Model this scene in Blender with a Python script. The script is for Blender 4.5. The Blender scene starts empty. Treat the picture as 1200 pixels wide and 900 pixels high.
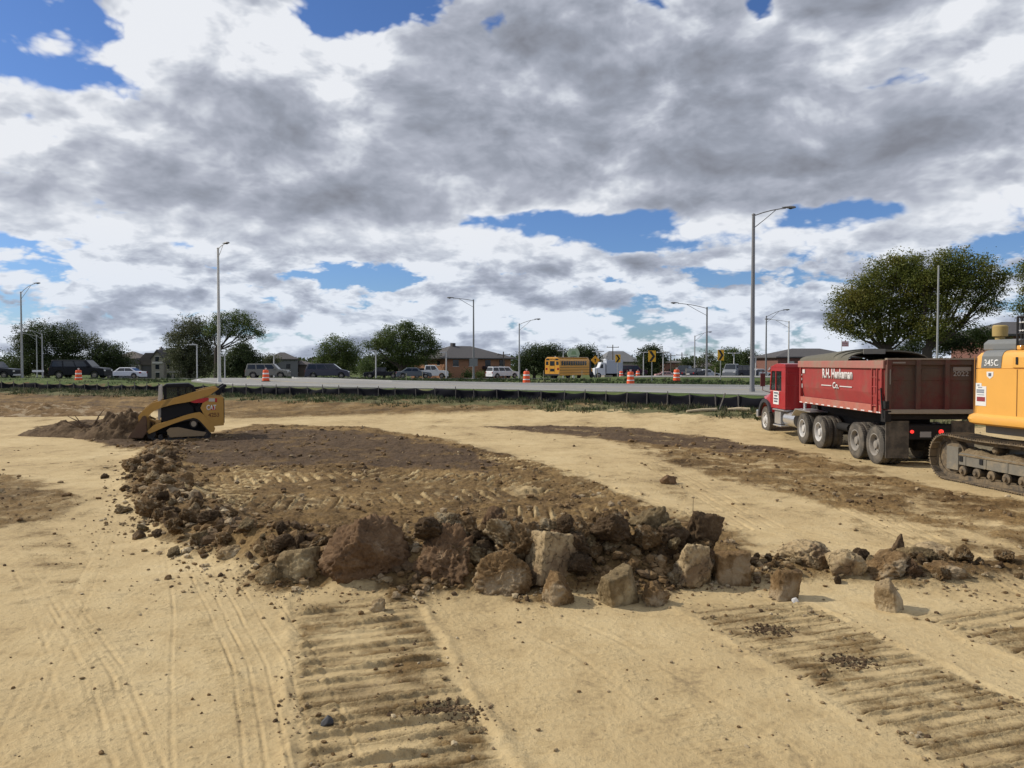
import bpy, bmesh, math, random
import numpy as np
from mathutils import Vector, Matrix, Euler

# ------------------------------------------------------------------ camera, sky, sun, exposure
scene = bpy.context.scene
COL = scene.collection
R = math.radians
EYE, FPX, HOR = 2.8, 906.0, 425.0        # eye height (m), focal length and horizon row in photograph pixels

cam_d = bpy.data.cameras.new('camera')
cam_d.sensor_fit = 'HORIZONTAL'; cam_d.sensor_width = 36.0
cam_d.lens = 36.0 * FPX / 1200.0
cam_d.clip_start = 0.1; cam_d.clip_end = 6000
cam = bpy.data.objects.new('camera', cam_d); COL.objects.link(cam)
cam.location = (0, 0, EYE)
cam.rotation_euler = (R(90) - math.atan((450 - HOR) / FPX), 0, 0)
scene.camera = cam

SUN_EL, SUN_AZ = R(38), R(-78)           # azimuth measured clockwise from +Y (the way the camera looks)
sv = Vector((math.sin(SUN_AZ) * math.cos(SUN_EL), math.cos(SUN_AZ) * math.cos(SUN_EL), math.sin(SUN_EL)))
sun_d = bpy.data.lights.new('sun', 'SUN'); sun_d.energy = 3.4; sun_d.angle = R(1.5); sun_d.color = (1.0, 0.93, 0.82)
sun = bpy.data.objects.new('sun', sun_d); COL.objects.link(sun)
sun.rotation_euler = sv.to_track_quat('Z', 'Y').to_euler(); sun.location = (-40, 0, 60)

vs = scene.view_settings
vs.view_transform = 'Standard'; vs.look = 'None'; vs.exposure = 0.16; vs.gamma = 1.0; vs.use_curve_mapping = False
scene.cycles.max_bounces = 5; scene.cycles.diffuse_bounces = 2; scene.cycles.glossy_bounces = 3
scene.cycles.transparent_max_bounces = 8; scene.cycles.transmission_bounces = 3

world = bpy.data.worlds.new('World'); scene.world = world; world.use_nodes = True
wt = world.node_tree; wt.nodes.clear()


class NT:
    """small helper to write node graphs as expressions"""
    def __init__(s, nt): s.nt = nt
    def n(s, t, **kw):
        nd = s.nt.nodes.new(t)
        for k, v in kw.items(): setattr(nd, k, v)
        return nd
    def put(s, sock, v):
        if isinstance(v, bpy.types.NodeSocket): s.nt.links.new(v, sock)
        elif v is not None: sock.default_value = v
    def m(s, op, a, b=None, c=None, clamp=False):
        nd = s.n('ShaderNodeMath', operation=op, use_clamp=clamp)
        s.put(nd.inputs[0], a)
        if b is not None: s.put(nd.inputs[1], b)
        if c is not None: s.put(nd.inputs[2], c)
        return nd.outputs[0]
    def add(s, a, b): return s.m('ADD', a, b)
    def sub(s, a, b): return s.m('SUBTRACT', a, b)
    def mul(s, a, b): return s.m('MULTIPLY', a, b)
    def div(s, a, b): return s.m('DIVIDE', a, b)
    def clamp(s, a): return s.m('ADD', a, 0.0, clamp=True)
    def smooth(s, x, a, b, lo=0.0, hi=1.0):
        nd = s.n('ShaderNodeMapRange', interpolation_type='SMOOTHSTEP')
        s.put(nd.inputs[0], x); nd.inputs[1].default_value = a; nd.inputs[2].default_value = b
        nd.inputs[3].default_value = lo; nd.inputs[4].default_value = hi
        return nd.outputs[0]
    def xyz(s, x, y, z):
        nd = s.n('ShaderNodeCombineXYZ'); s.put(nd.inputs[0], x); s.put(nd.inputs[1], y); s.put(nd.inputs[2], z)
        return nd.outputs[0]
    def sep(s, v):
        nd = s.n('ShaderNodeSeparateXYZ'); s.put(nd.inputs[0], v); return nd.outputs
    def noise(s, vec, scale, detail=4, rough=0.5, dist=0.0, out=0):
        nd = s.n('ShaderNodeTexNoise'); s.put(nd.inputs['Vector'], vec)
        nd.inputs['Scale'].default_value = scale; nd.inputs['Detail'].default_value = detail
        nd.inputs['Roughness'].default_value = rough; nd.inputs['Distortion'].default_value = dist
        return nd.outputs[out]
    def voro(s, vec, scale, feature='F1', out='Distance', rand=1.0):
        nd = s.n('ShaderNodeTexVoronoi', feature=feature); s.put(nd.inputs['Vector'], vec)
        nd.inputs['Scale'].default_value = scale; nd.inputs['Randomness'].default_value = rand
        return nd.outputs[out]
    def mix(s, f, a, b, blend='MIX'):
        nd = s.n('ShaderNodeMix', data_type='RGBA', blend_type=blend)
        s.put(nd.inputs[0], f)
        for sock, v in ((nd.inputs[6], a), (nd.inputs[7], b)):
            if isinstance(v, (tuple, list)): v = tuple(v)[:3] + (1.0,)
            s.put(sock, v)
        return nd.outputs[2]
    def ramp(s, f, stops):
        nd = s.n('ShaderNodeValToRGB'); s.put(nd.inputs[0], f)
        cr = nd.color_ramp
        while len(cr.elements) > len(stops): cr.elements.remove(cr.elements[-1])
        while len(cr.elements) < len(stops): cr.elements.new(1.0)
        for e, (p, c) in zip(cr.elements, stops): e.position = p; e.color = tuple(c)[:3] + (1.0,)
        return nd.outputs[0]


def build_sky():
    g = NT(wt)
    tc = g.n('ShaderNodeTexCoord').outputs['Generated']
    x, y, z = g.sep(tc)[0:3]
    zc = g.m('MAXIMUM', z, 0.0)
    az = g.m('ARCTAN2', x, y)
    el = g.m('ARCSINE', z)
    nis = g.n('ShaderNodeTexSky', sky_type='NISHITA')
    nis.sun_disc = False; nis.sun_elevation = SUN_EL; nis.sun_rotation = SUN_AZ
    nis.air_density = 1.0; nis.dust_density = 0.3; nis.ozone_density = 2.0
    sky = g.n('ShaderNodeBackground'); g.put(sky.inputs[0], g.mix(1.0, nis.outputs[0], (0.56, 0.74, 1.08), 'MULTIPLY')); sky.inputs[1].default_value = 0.088

    def blob(px, py, sx, sy, rot=0.0):
        """soft patch of sky centred on a direction, radii in hundredths of a radian (about 9 px)"""
        a0 = math.atan((px - 600) / FPX); e0 = math.atan((HOR - py) / FPX * math.cos(a0))
        u = g.sub(az, a0); v = g.sub(el, e0)
        if rot:
            c, s_ = math.cos(rot), math.sin(rot)
            u, v = g.add(g.mul(u, c), g.mul(v, s_)), g.sub(g.mul(v, c), g.mul(u, s_))
        u = g.div(u, sx / FPX); v = g.div(v, sy / FPX)
        return g.m('EXPONENT', g.mul(g.add(g.mul(u, u), g.mul(v, v)), -1.0))

    def total(items):
        t = None
        for amp, *b in items:
            q = g.mul(blob(*b), amp); t = q if t is None else g.add(t, q)
        return t

    # horizon-ward clouds get smaller and flatter, as a deck of cumulus does: two bands of scale, blended
    f1 = g.smooth(el, R(11.0), R(5.5))
    def lerp(f, a, b): return g.add(a, g.mul(f, g.sub(b, a)))
    def base(k, ky, off):
        P = g.xyz(g.mul(az, k), g.mul(el, ky), off)
        wv = g.noise(P, 1.1, 3, 0.5, 0, out=1)
        vm = g.n('ShaderNodeVectorMath', operation='MULTIPLY_ADD')
        g.put(vm.inputs[0], wv); vm.inputs[1].default_value = (0.34, 0.34, 0.34); g.put(vm.inputs[2], P)
        return vm.outputs[0], k, ky
    def layer(bs, du, dv, det):
        w, k, ky = bs
        va = g.n('ShaderNodeVectorMath', operation='ADD'); g.put(va.inputs[0], w); va.inputs[1].default_value = (du * k, dv * ky, 0)
        v = g.n('ShaderNodeTexVoronoi', feature='F1'); g.put(v.inputs['Vector'], va.outputs[0])
        v.inputs['Scale'].default_value = 1.9; v.inputs['Detail'].default_value = 3.0; v.inputs['Roughness'].default_value = 0.55; v.inputs['Lacunarity'].default_value = 2.3
        return g.add(g.mul(g.noise(va.outputs[0], 0.8, det, 0.52), 0.80), g.mul(g.sub(0.80, v.outputs['Distance']), 0.30))
    BA = base(4.6, 8.0, 0.35); BB = base(8.5, 20.0, 4.2)
    def dens(du, dv, det=6):
        return lerp(f1, layer(BA, du, dv, det), layer(BB, du, dv * 0.5, det))
    n0 = dens(0.0, 0.0)
    def soft(du, dv):
        r = []
        for w, k, ky in (BA, BB):
            va = g.n('ShaderNodeVectorMath', operation='ADD'); g.put(va.inputs[0], w); va.inputs[1].default_value = (du * k, dv * ky, 0)
            r.append(g.noise(va.outputs[0], 1.25, 5.0, 0.56))
        return lerp(f1, r[0], r[1])
    relief = g.sub(soft(0.0, 0.0), soft(-0.012, 0.026))

    # where the clouds part and where they pile up
    bias = total([
        (-0.30, 60, 22, 180, 38), (-0.34, 372, 24, 95, 42, 0.2), (0.12, 60, 55, 90, 14), (-0.18, 60, 88, 70, 18), (0.30, 255, 25, 75, 40), (0.16, 110, 60, 110, 28), (-0.10, 165, 82, 50, 22),
        (-0.44, 680, 264, 150, 20), (-0.22, 790, 288, 80, 9), (-0.25, 1030, 246, 90, 12), (-0.30, 885, 8, 22, 26),
        (-0.14, 25, 313, 50, 10), (-0.16, 205, 287, 26, 8), (-0.2, 430, 327, 80, 9), (-0.08, 860, 300, 70, 8),
        (-0.2, 1150, 300, 60, 18),
        (0.30, 800, 110, 420, 110), (0.22, 250, 200, 330, 90), (0.1, 980, 200, 300, 50), (0.10, 640, 345, 160, 25), (0.10, 500, 300, 200, 30)])
    lowband = g.smooth(el, R(0.0), R(5.0), 0.08, 0.0)
    cov = g.add(g.add(g.add(n0, bias), lowband), 0.255)
    alpha = g.smooth(cov, 0.485, 0.585)
    # thick parts are grey from below, thin edges glow white
    dark = total([
        (0.40, 640, 60, 240, 62), (0.34, 760, 160, 260, 70), (0.34, 930, 215, 200, 40), (0.20, 1100, 130, 140, 80), (0.30, 340, 165, 190, 55), (0.2, 260, 120, 120, 35),
        (0.32, 30, 205, 80, 26), (0.22, 440, 245, 160, 22), (0.16, 250, 300, 140, 14), (0.16, 600, 318, 150, 14), (0.20, 380, 350, 40, 12), (0.12, 900, 330, 120, 10), (0.14, 180, 345, 70, 8), (0.14, 740, 350, 90, 8),
        (-0.42, 255, 40, 100, 40), (-0.30, 110, 60, 120, 25), (-0.34, 440, 120, 50, 60, 0.6), (-0.26, 380, 90, 60, 30),
        (-0.34, 540, 196, 70, 24), (-0.32, 60, 180, 80, 18), (-0.34, 830, 220, 120, 15), (-0.32, 930, 50, 50, 40), (-0.2, 1160, 80, 40, 50),
        (-0.3, 400, 280, 110, 15), (-0.3, 130, 300, 150, 16), (-0.2, 1050, 262, 140, 10), (-0.16, 600, 380, 800, 40), (-0.2, 470, 330, 60, 8), (-0.2, 700, 372, 80, 10), (-0.12, 950, 385, 260, 16)])
    thick = g.add(g.add(g.mul(g.sub(cov, 0.66), 1.05), g.mul(dark, 0.72)), 0.11)
    fine = g.noise(BA[0], 1.6, 5, 0.6)
    tone = g.sub(g.sub(thick, g.mul(relief, 2.5)), g.mul(g.sub(fine, 0.5), 0.4))
    tone = g.add(tone, g.smooth(el, R(9.0), R(2.0), 0.0, 0.05))
    ccol = g.ramp(tone, [(0.0, (0.74, 0.76, 0.80)), (0.16, (0.55, 0.58, 0.64)), (0.36, (0.39, 0.415, 0.485)), (0.62, (0.285, 0.31, 0.37)), (1.0, (0.20, 0.212, 0.25))])
    ccol = g.mix(g.smooth(el, R(12.0), R(2.0)), ccol, g.mix(1.0, ccol, (0.92, 0.96, 1.01), 'MULTIPLY'))
    cb = g.n('ShaderNodeBackground'); g.put(cb.inputs[0], ccol); cb.inputs[1].default_value = 1.0
    ms = g.n('ShaderNodeMixShader'); g.put(ms.inputs[0], alpha)
    g.put(ms.inputs[1], sky.outputs[0]); g.put(ms.inputs[2], cb.outputs[0])
    out = g.n('ShaderNodeOutputWorld'); g.put(out.inputs[0], ms.outputs[0])
    world.cycles.sampling_method = 'NONE'

build_sky()

# ------------------------------------------------------------------ helpers
rng = np.random.default_rng(7)
random.seed(7)

def _hash2(ix, iy, seed):
    h = (ix.astype(np.int64) * 374761393 + iy.astype(np.int64) * 668265263 + seed * 974634777) & 0xFFFFFFFF
    h = ((h ^ (h >> 13)) * 1274126177) & 0xFFFFFFFF
    return (h ^ (h >> 16)) & 0xFFFFFFFF

def pnoise(x, y, seed=0):
    """2-D gradient noise, about -1..1"""
    x = np.asarray(x, float); y = np.asarray(y, float)
    ix = np.floor(x); iy = np.floor(y); fx = x - ix; fy = y - iy
    u = fx * fx * fx * (fx * (fx * 6 - 15) + 10); v = fy * fy * fy * (fy * (fy * 6 - 15) + 10)
    def gr(dx, dy):
        a = _hash2(ix + dx, iy + dy, seed) * (2 * math.pi / 4294967296.0)
        return np.cos(a) * (fx - dx) + np.sin(a) * (fy - dy)
    n00, n10, n01, n11 = gr(0, 0), gr(1, 0), gr(0, 1), gr(1, 1)
    return 1.5 * ((n00 * (1 - u) + n10 * u) * (1 - v) + (n01 * (1 - u) + n11 * u) * v)

def fbm(x, y, oct=4, seed=0, gain=0.5, lac=2.03):
    t = 0.0; a = 1.0; s = 0.0
    for i in range(oct):
        t = t + a * pnoise(x, y, seed + i * 17); s += a; a *= gain
        x = np.asarray(x) * lac + 3.7; y = np.asarray(y) * lac - 1.9
    return t / s

def pnoise3(p, seed=0):
    """3-D gradient noise"""
    p = np.asarray(p, float); i = np.floor(p).astype(np.int64); f = p - i
    w = f * f * f * (f * (f * 6 - 15) + 10); t = 0.0
    for dx in (0, 1):
        for dy in (0, 1):
            for dz in (0, 1):
                h = ((i[:, 0] + dx) * 374761393 + (i[:, 1] + dy) * 668265263 + (i[:, 2] + dz) * 2147483647 + int(seed) * 974634777) & 0xFFFFFFFF
                h = ((h ^ (h >> 13)) * 1274126177) & 0xFFFFFFFF; h = h ^ (h >> 16)
                th = (h & 0xFFFF) * (2 * math.pi / 65536); zz = ((h >> 16) & 0xFFFF) / 32768.0 - 1; r = np.sqrt(np.maximum(0, 1 - zz * zz))
                g_ = r * np.cos(th) * (f[:, 0] - dx) + r * np.sin(th) * (f[:, 1] - dy) + zz * (f[:, 2] - dz)
                t = t + g_ * (w[:, 0] if dx else 1 - w[:, 0]) * (w[:, 1] if dy else 1 - w[:, 1]) * (w[:, 2] if dz else 1 - w[:, 2])
    return t * 1.5

def sstep(x, a, b):
    t = np.clip((x - a) / (b - a), 0, 1); return t * t * (3 - 2 * t)

def G(px, py, z=0.0):
    """point of the level z that the photograph shows at this pixel"""
    d = (EYE - z) * FPX / (py - HOR)
    return np.array([(px - 600) / FPX * d, d])

def at(px, d):
    return (px - 600) / FPX * d

# -------- mesh builder
class MB:
    def __init__(s): s.v = []; s.f = []; s.mi = []; s.uv = None
    def add(s, vs, fs, mi=0):
        o = len(s.v); s.v += [tuple(v) for v in vs]
        s.f += [tuple(i + o for i in f) for f in fs]; s.mi += [mi] * len(fs); return s
    def box(s, x0, x1, y0, y1, z0, z1, mi=0):
        vs = [(x0, y0, z0), (x1, y0, z0), (x1, y1, z0), (x0, y1, z0), (x0, y0, z1), (x1, y0, z1), (x1, y1, z1), (x0, y1, z1)]
        return s.add(vs, [(0, 3, 2, 1), (4, 5, 6, 7), (0, 1, 5, 4), (1, 2, 6, 5), (2, 3, 7, 6), (3, 0, 4, 7)], mi)
    def hexa(s, b, t, mi=0):
        """b, t: four bottom and four top corners (counter-clockwise from above)"""
        return s.add(list(b) + list(t), [(0, 3, 2, 1), (4, 5, 6, 7), (0, 1, 5, 4), (1, 2, 6, 5), (2, 3, 7, 6), (3, 0, 4, 7)], mi)
    def prism(s, pts, axis, a, b, mi=0):
        """polygon pts in the plane across axis, extruded from a to b"""
        def P(p, w):
            return {'x': (w, p[0], p[1]), 'y': (p[0], w, p[1]), 'z': (p[0], p[1], w)}[axis]
        n = len(pts); vs = [P(p, a) for p in pts] + [P(p, b) for p in pts]
        fs = [tuple(range(n - 1, -1, -1)), tuple(range(n, 2 * n))] + [(i, (i + 1) % n, n + (i + 1) % n, n + i) for i in range(n)]
        ar = sum(pts[i][0] * pts[(i + 1) % n][1] - pts[(i + 1) % n][0] * pts[i][1] for i in range(n))
        flip = (ar < 0) ^ (b < a) ^ (axis == 'y')
        if flip: fs = [tuple(reversed(f)) for f in fs]
        return s.add(vs, fs, mi)
    def tube(s, pts, r, n=8, mi=0, cap=True):
        pts = [Vector(p) for p in pts]
        rr = r if isinstance(r, (list, tuple)) else [r] * len(pts)
        rings = []; prev = None
        for i, p in enumerate(pts):
            t = (pts[min(i + 1, len(pts) - 1)] - pts[max(i - 1, 0)]).normalized()
            if prev is None:
                u = t.orthogonal().normalized()
            else:
                u = (prev - t * prev.dot(t)); u = u.normalized() if u.length > 1e-6 else t.orthogonal().normalized()
            prev = u; w = t.cross(u)
            rings.append([p + (u * math.cos(2 * math.pi * k / n) + w * math.sin(2 * math.pi * k / n)) * rr[i] for k in range(n)])
        vs = [v for ring in rings for v in ring]; fs = []
        for i in range(len(pts) - 1):
            for k in range(n):
                fs.append((i * n + k, i * n + (k + 1) % n, (i + 1) * n + (k + 1) % n, (i + 1) * n + k))
        if cap:
            fs.append(tuple(range(n - 1, -1, -1))); fs.append(tuple(range((len(pts) - 1) * n, len(pts) * n)))
        return s.add(vs, fs, mi)
    def lathe(s, prof, c, axis='z', n=24, mi=0):
        """prof: (radius, height) pairs from bottom to top, round an axis through c"""
        vs = []; c = Vector(c)
        for r, h in prof:
            for k in range(n):
                a = 2 * math.pi * k / n; p, q = r * math.cos(a), r * math.sin(a)
                vs.append(c + Vector({'z': (p, q, h), 'x': (h, p, q), 'y': (q, h, p)}[axis]))
        fs = []
        for i in range(len(prof) - 1):
            for k in range(n):
                fs.append((i * n + k, i * n + (k + 1) % n, (i + 1) * n + (k + 1) % n, (i + 1) * n + k))
        fs.append(tuple(range(n - 1, -1, -1))); fs.append(tuple(range((len(prof) - 1) * n, len(prof) * n)))
        return s.add(vs, fs, mi)
    def build(s, name, mats, parent=None, smooth=False, bevel=0.0, angle=35):
        me = bpy.data.meshes.new(name); me.from_pydata(s.v, [], s.f)
        mats = mats if isinstance(mats, (list, tuple)) else [mats]
        for m in mats: me.materials.append(m)
        if len(mats) > 1: me.polygons.foreach_set('material_index', s.mi)
        if smooth:
            me.polygons.foreach_set('use_smooth', [True] * len(me.polygons))
            me.set_sharp_from_angle(angle=R(angle))
        o = bpy.data.objects.new(name, me); COL.objects.link(o)
        if parent is not None: o.parent = parent
        if bevel:
            b = o.modifiers.new('bevel', 'BEVEL'); b.width = bevel; b.segments = 2; b.limit_method = 'ANGLE'; b.angle_limit = R(40)
        return o

def np_mesh(name, V, F, mats, parent=None, smooth=True, mi=None, attrs=None):
    """V (n,3), F (m,3 or 4) arrays"""
    V = np.asarray(V, np.float32); F = np.asarray(F, np.int32); k = F.shape[1]
    me = bpy.data.meshes.new(name)
    me.vertices.add(len(V)); me.vertices.foreach_set('co', V.ravel())
    me.loops.add(F.size); me.loops.foreach_set('vertex_index', F.ravel())
    me.polygons.add(len(F)); me.polygons.foreach_set('loop_start', np.arange(0, F.size, k, dtype=np.int32))
    try: me.polygons.foreach_set('loop_total', np.full(len(F), k, np.int32))
    except Exception: pass
    mats = mats if isinstance(mats, (list, tuple)) else [mats]
    for m in mats: me.materials.append(m)
    if mi is not None: me.polygons.foreach_set('material_index', np.asarray(mi, np.int32))
    me.polygons.foreach_set('use_smooth', np.full(len(F), smooth, bool))
    for an, av in (attrs or {}).items():
        at_ = me.attributes.new(an, 'FLOAT', 'POINT'); at_.data.foreach_set('value', np.asarray(av, np.float32))
    me.update(calc_edges=True)
    o = bpy.data.objects.new(name, me); COL.objects.link(o)
    if parent is not None: o.parent = parent
    return o

def thing(name, label, cat, loc=(0, 0, 0), rz=0.0, group=None):
    o = bpy.data.objects.new(name, None); COL.objects.link(o); o.empty_display_size = 0.2
    o.location = loc; o.rotation_euler = (0, 0, rz)
    return tag(o, label, cat, group)

def tag(o, label, cat, group=None, kind=None):
    if label: o['label'] = label
    if cat: o['category'] = cat
    if group: o['group'] = group
    if kind: o['kind'] = kind
    return o

def struct(o): o['kind'] = 'structure'; return o

def dup(root, loc, rz, label=None, group=None, scale=None):
    def cp(o, parent):
        c = o.copy(); COL.objects.link(c)
        if parent is not None: c.parent = parent
        for ch in kids.get(o.name, []): cp(ch, c)
        return c
    kids = {}
    def walk(o):
        ks = [x for x in o.children]; kids[o.name] = ks
        for k in ks: walk(k)
    walk(root)
    r = cp(root, None); r.location = loc; r.rotation_euler = (0, 0, rz)
    if label: r['label'] = label
    if group: r['group'] = group
    if scale: r.scale = scale
    return r

# ------------------------------------------------------------------ materials
MATS = {}
def mat(name, col, rough=0.6, metal=0.0, var=0.12, scale=8.0, dirt=0.0, dirtcol=(0.30, 0.23, 0.14), bump=0.0, spec=0.5, coat=0.0, emit=None, estr=1.0, dirt_scale=1.4):
    """painted, metal or plastic surface with small colour and gloss variation and optional dried mud"""
    if name in MATS: return MATS[name]
    m = bpy.data.materials.new(name); m.use_nodes = True; g = NT(m.node_tree)
    b = m.node_tree.nodes['Principled BSDF']
    co = g.n('ShaderNodeTexCoord').outputs['Object']
    n = g.noise(co, scale, 5, 0.6)
    c = g.mix(n, tuple(x * (1 - var) for x in col), tuple(min(1, x * (1 + var)) for x in col))
    if dirt > 0:
        dn = g.noise(co, dirt_scale, 8, 0.68)
        f = g.mul(g.smooth(dn, 0.68 - 0.36 * dirt, 0.82 - 0.22 * dirt), min(1.0, 0.35 + 0.6 * dirt))
        c = g.mix(f, c, dirtcol)
        g.put(b.inputs['Roughness'], g.add(g.mul(f, 0.9 - rough), rough))
    else:
        g.put(b.inputs['Roughness'], g.add(rough - 0.06, g.mul(n, 0.12)))
    g.put(b.inputs['Base Color'], c)
    b.inputs['Metallic'].default_value = metal
    b.inputs['Specular IOR Level'].default_value = spec
    if coat: b.inputs['Coat Weight'].default_value = coat
    if bump:
        bn = g.n('ShaderNodeBump'); bn.inputs['Strength'].default_value = 0.6; bn.inputs['Distance'].default_value = bump
        g.put(bn.inputs['Height'], g.noise(co, scale * 2.5, 6, 0.65)); g.put(b.inputs['Normal'], bn.outputs[0])
    if emit:
        b.inputs['Emission Color'].default_value = tuple(emit) + (1,); b.inputs['Emission Strength'].default_value = estr
    MATS[name] = m; return m

def glass(name, tint=(0.02, 0.025, 0.03), clear=0.0):
    if name in MATS: return MATS[name]
    m = bpy.data.materials.new(name); m.use_nodes = True; g = NT(m.node_tree)
    b = m.node_tree.nodes['Principled BSDF']
    b.inputs['Base Color'].default_value = tuple(tint) + (1,); b.inputs['Roughness'].default_value = 0.06
    if clear:
        t = g.n('ShaderNodeBsdfTransparent'); t.inputs[0].default_value = (0.72, 0.78, 0.76, 1)
        mx = g.n('ShaderNodeMixShader'); mx.inputs[0].default_value = clear
        out = m.node_tree.nodes['Material Output']
        g.put(mx.inputs[1], b.outputs[0]); g.put(mx.inputs[2], t.outputs[0]); g.put(out.inputs[0], mx.outputs[0])
    MATS[name] = m; return m

# ------------------------------------------------------------------ terrain
FENCE = np.array([(-130, 101), (-41.7, 63), (-20, 53.8), (0, 45), (6, 41.2), (11, 37.2), (18, 32.5), (30, 27), (70, 12)], float)

def seg_sd(x, y, line):
    """signed distance to an open polyline (positive on its left-hand far side) and the arc length"""
    best = np.full(np.shape(x), 1e9); sgn = np.ones(np.shape(x)); arc = np.zeros(np.shape(x)); L = 0.0
    for (ax, ay), (bx, by) in zip(line[:-1], line[1:]):
        dx, dy = bx - ax, by - ay; ln = math.hypot(dx, dy)
        t = np.clip(((x - ax) * dx + (y - ay) * dy) / (ln * ln), 0, 1)
        ex = x - (ax + t * dx); ey = y - (ay + t * dy); d = np.hypot(ex, ey)
        m = d < best - 1e-9
        best = np.where(m, d, best); sgn = np.where(m, np.sign(dx * (y - ay) - dy * (x - ax)), sgn)
        arc = np.where(m, L + t * ln, arc); L += ln
    return best * sgn, best, arc

def poly_sd(x, y, P):
    """signed distance to a polygon, positive inside"""
    best = np.full(np.shape(x), 1e9); ins = np.zeros(np.shape(x), bool); n = len(P)
    for i in range(n):
        ax, ay = P[i]; bx, by = P[(i + 1) % n]; dx, dy = bx - ax, by - ay
        t = np.clip(((x - ax) * dx + (y - ay) * dy) / (dx * dx + dy * dy + 1e-9), 0, 1)
        best = np.minimum(best, np.hypot(x - (ax + t * dx), y - (ay + t * dy)))
        c = ((ay > y) != (by > y)) & (x < (bx - ax) * (y - ay) / (by - ay + 1e-12) + ax)
        ins ^= c
    return np.where(ins, best, -best)

def PX(pts): return np.array([G(*p) for p in pts])

ZONES = {   # ground outlines measured where they lie: brown stripped soil, wet dark soil, lighter sand
    'main': PX([(168, 540), (205, 517), (300, 497), (420, 500), (520, 515), (640, 545), (705, 572), (770, 592), (835, 610), (880, 640), (870, 690), (700, 706), (560, 706), (420, 700), (300, 692), (240, 655), (200, 625), (166, 585)]),
    'wet1': PX([(200, 522), (300, 503), (420, 505), (520, 520), (600, 545), (560, 556), (420, 545), (300, 548), (215, 545)]),
    'wet2': PX([(560, 500), (640, 499), (740, 503), (850, 514), (930, 530), (860, 533), (760, 520), (650, 510)]),
    'right': PX([(700, 512), (800, 512), (900, 522), (1000, 540), (1100, 572), (1230, 592), (1230, 648), (1120, 622), (1000, 602), (900, 575), (800, 548)]),
    'right2': PX([(950, 600), (1060, 612), (1230, 650), (1230, 668), (1080, 640), (960, 615)]),
    'left': PX([(-60, 548), (40, 562), (88, 580), (97, 602), (50, 612), (-60, 628)]),
    'farleft': PX([(-200, 459), (60, 459), (170, 464), (235, 470), (235, 484), (150, 483), (60, 481), (-200, 486)]),
    'farband': PX([(235, 476), (420, 474), (640, 476), (880, 476), (900, 489), (760, 487), (600, 489), (420, 488), (235, 492)]),
    'pile': PX([(40, 500), (100, 492), (170, 492), (190, 520), (150, 530), (90, 514)]),
    'sand1': PX([(222, 572), (330, 548), (470, 560), (640, 572), (640, 592), (520, 590), (400, 600), (240, 600)]),
    'sand2': PX([(620, 600), (760, 606), (820, 640), (700, 640), (560, 622)]),
}
WINDROW = PX([(196, 522), (182, 545), (186, 580), (192, 610), (215, 642), (290, 668), (400, 684), (500, 687), (600, 688), (720, 686), (850, 676)])
WTOT = float(np.hypot(*np.diff(WINDROW, axis=0).T).sum())
WINDROW2 = PX([(850, 676), (950, 672), (1050, 676), (1150, 674), (1230, 668)])

#            path in pixels on the ground,                         half width, pitch, height, brown soil
TRACKS = [
    ([(412, 702), (478, 930)], 0.70, 0.250, 0.064, 0.32),
    ([(865, 706), (1290, 930)], 0.74, 0.185, 0.036, 0.30),
    ([(1120, 712), (1600, 880)], 0.70, 0.235, 0.042, 0.35),
    ([(235, 566), (420, 556), (600, 566), (700, 578)], 0.85, 0.30, 0.055, -0.6),
    ([(240, 592), (400, 590), (600, 580)], 0.75, 0.30, 0.050, -0.5),
    ([(560, 604), (780, 606)], 0.70, 0.29, 0.055, -0.55),
    ([(420, 622), (640, 618)], 0.45, 0.29, 0.050, -0.6),
    ([(540, 530), (660, 556)], 0.62, 0.30, 0.05, -0.6),
    ([(228, 604), (300, 545)], 0.75, 0.28, 0.055, -0.65),
    ([(320, 638), (460, 632)], 0.4, 0.28, 0.04, -0.6),
    ([(600, 512), (800, 540), (1000, 590), (1230, 640)], 0.45, 0.26, 0.018, 0.12),
    ([(760, 610), (930, 580), (1050, 600)], 0.45, 0.25, 0.015, 0.1),
    ([(222, 722), (262, 790), (292, 850)], 0.12, 0.085, 0.020, 0.12),
    ([(520, 706), (600, 800), (640, 930)], 0.22, 0.075, 0.009, 0.0),
    ([(620, 706), (760, 800), (900, 930)], 0.22, 0.075, 0.009, 0.0),
    ([(30, 620), (70, 660), (40, 700)], 0.4, 0.2, 0.012, 0.2),
    ([(120, 640), (108, 690), (90, 760)], 0.13, 0.09, 0.010, 0.05),
]
RUTS = [   # tyre grooves: path, offsets across the path, groove width, depth
    ([(228, 650), (262, 700), (305, 780), (335, 930)], (-0.26, -0.12, 0.03, 0.22, 0.5), 0.015, 0.013),
    ([(190, 640), (200, 720), (196, 800), (196, 930)], (0.0,), 0.016, 0.009),
    ([(20, 660), (60, 740), (110, 930)], (-0.12, 0.1), 0.02, 0.007),
    ([(150, 560), (120, 640), (60, 760), (-10, 900)], (-0.1, 0.1), 0.022, 0.006),
    ([(60, 700), (120, 800), (160, 930)], (-0.12, 0.04, 0.16), 0.018, 0.010),
    ([(600, 497), (760, 540), (900, 620), (1100, 660)], (-0.3, -0.1, 0.12, 0.3), 0.03, 0.018),
    ([(400, 500), (600, 540), (760, 590), (860, 620)], (-0.3, -0.1, 0.12, 0.3), 0.03, 0.018),
    ([(920, 555), (1010, 600), (1230, 700)], (-0.3, -0.1, 0.12, 0.3), 0.03, 0.02),
    ([(0, 500), (200, 496), (500, 494), (900, 505)], (-0.9, -0.6, 0.6, 0.9), 0.06, 0.02),
    ([(560, 700), (700, 760), (900, 900)], (-0.3, 0.3), 0.03, 0.008),
]
for T in TRACKS: T[0][:] = [tuple(p) for p in PX(T[0])]
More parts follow.
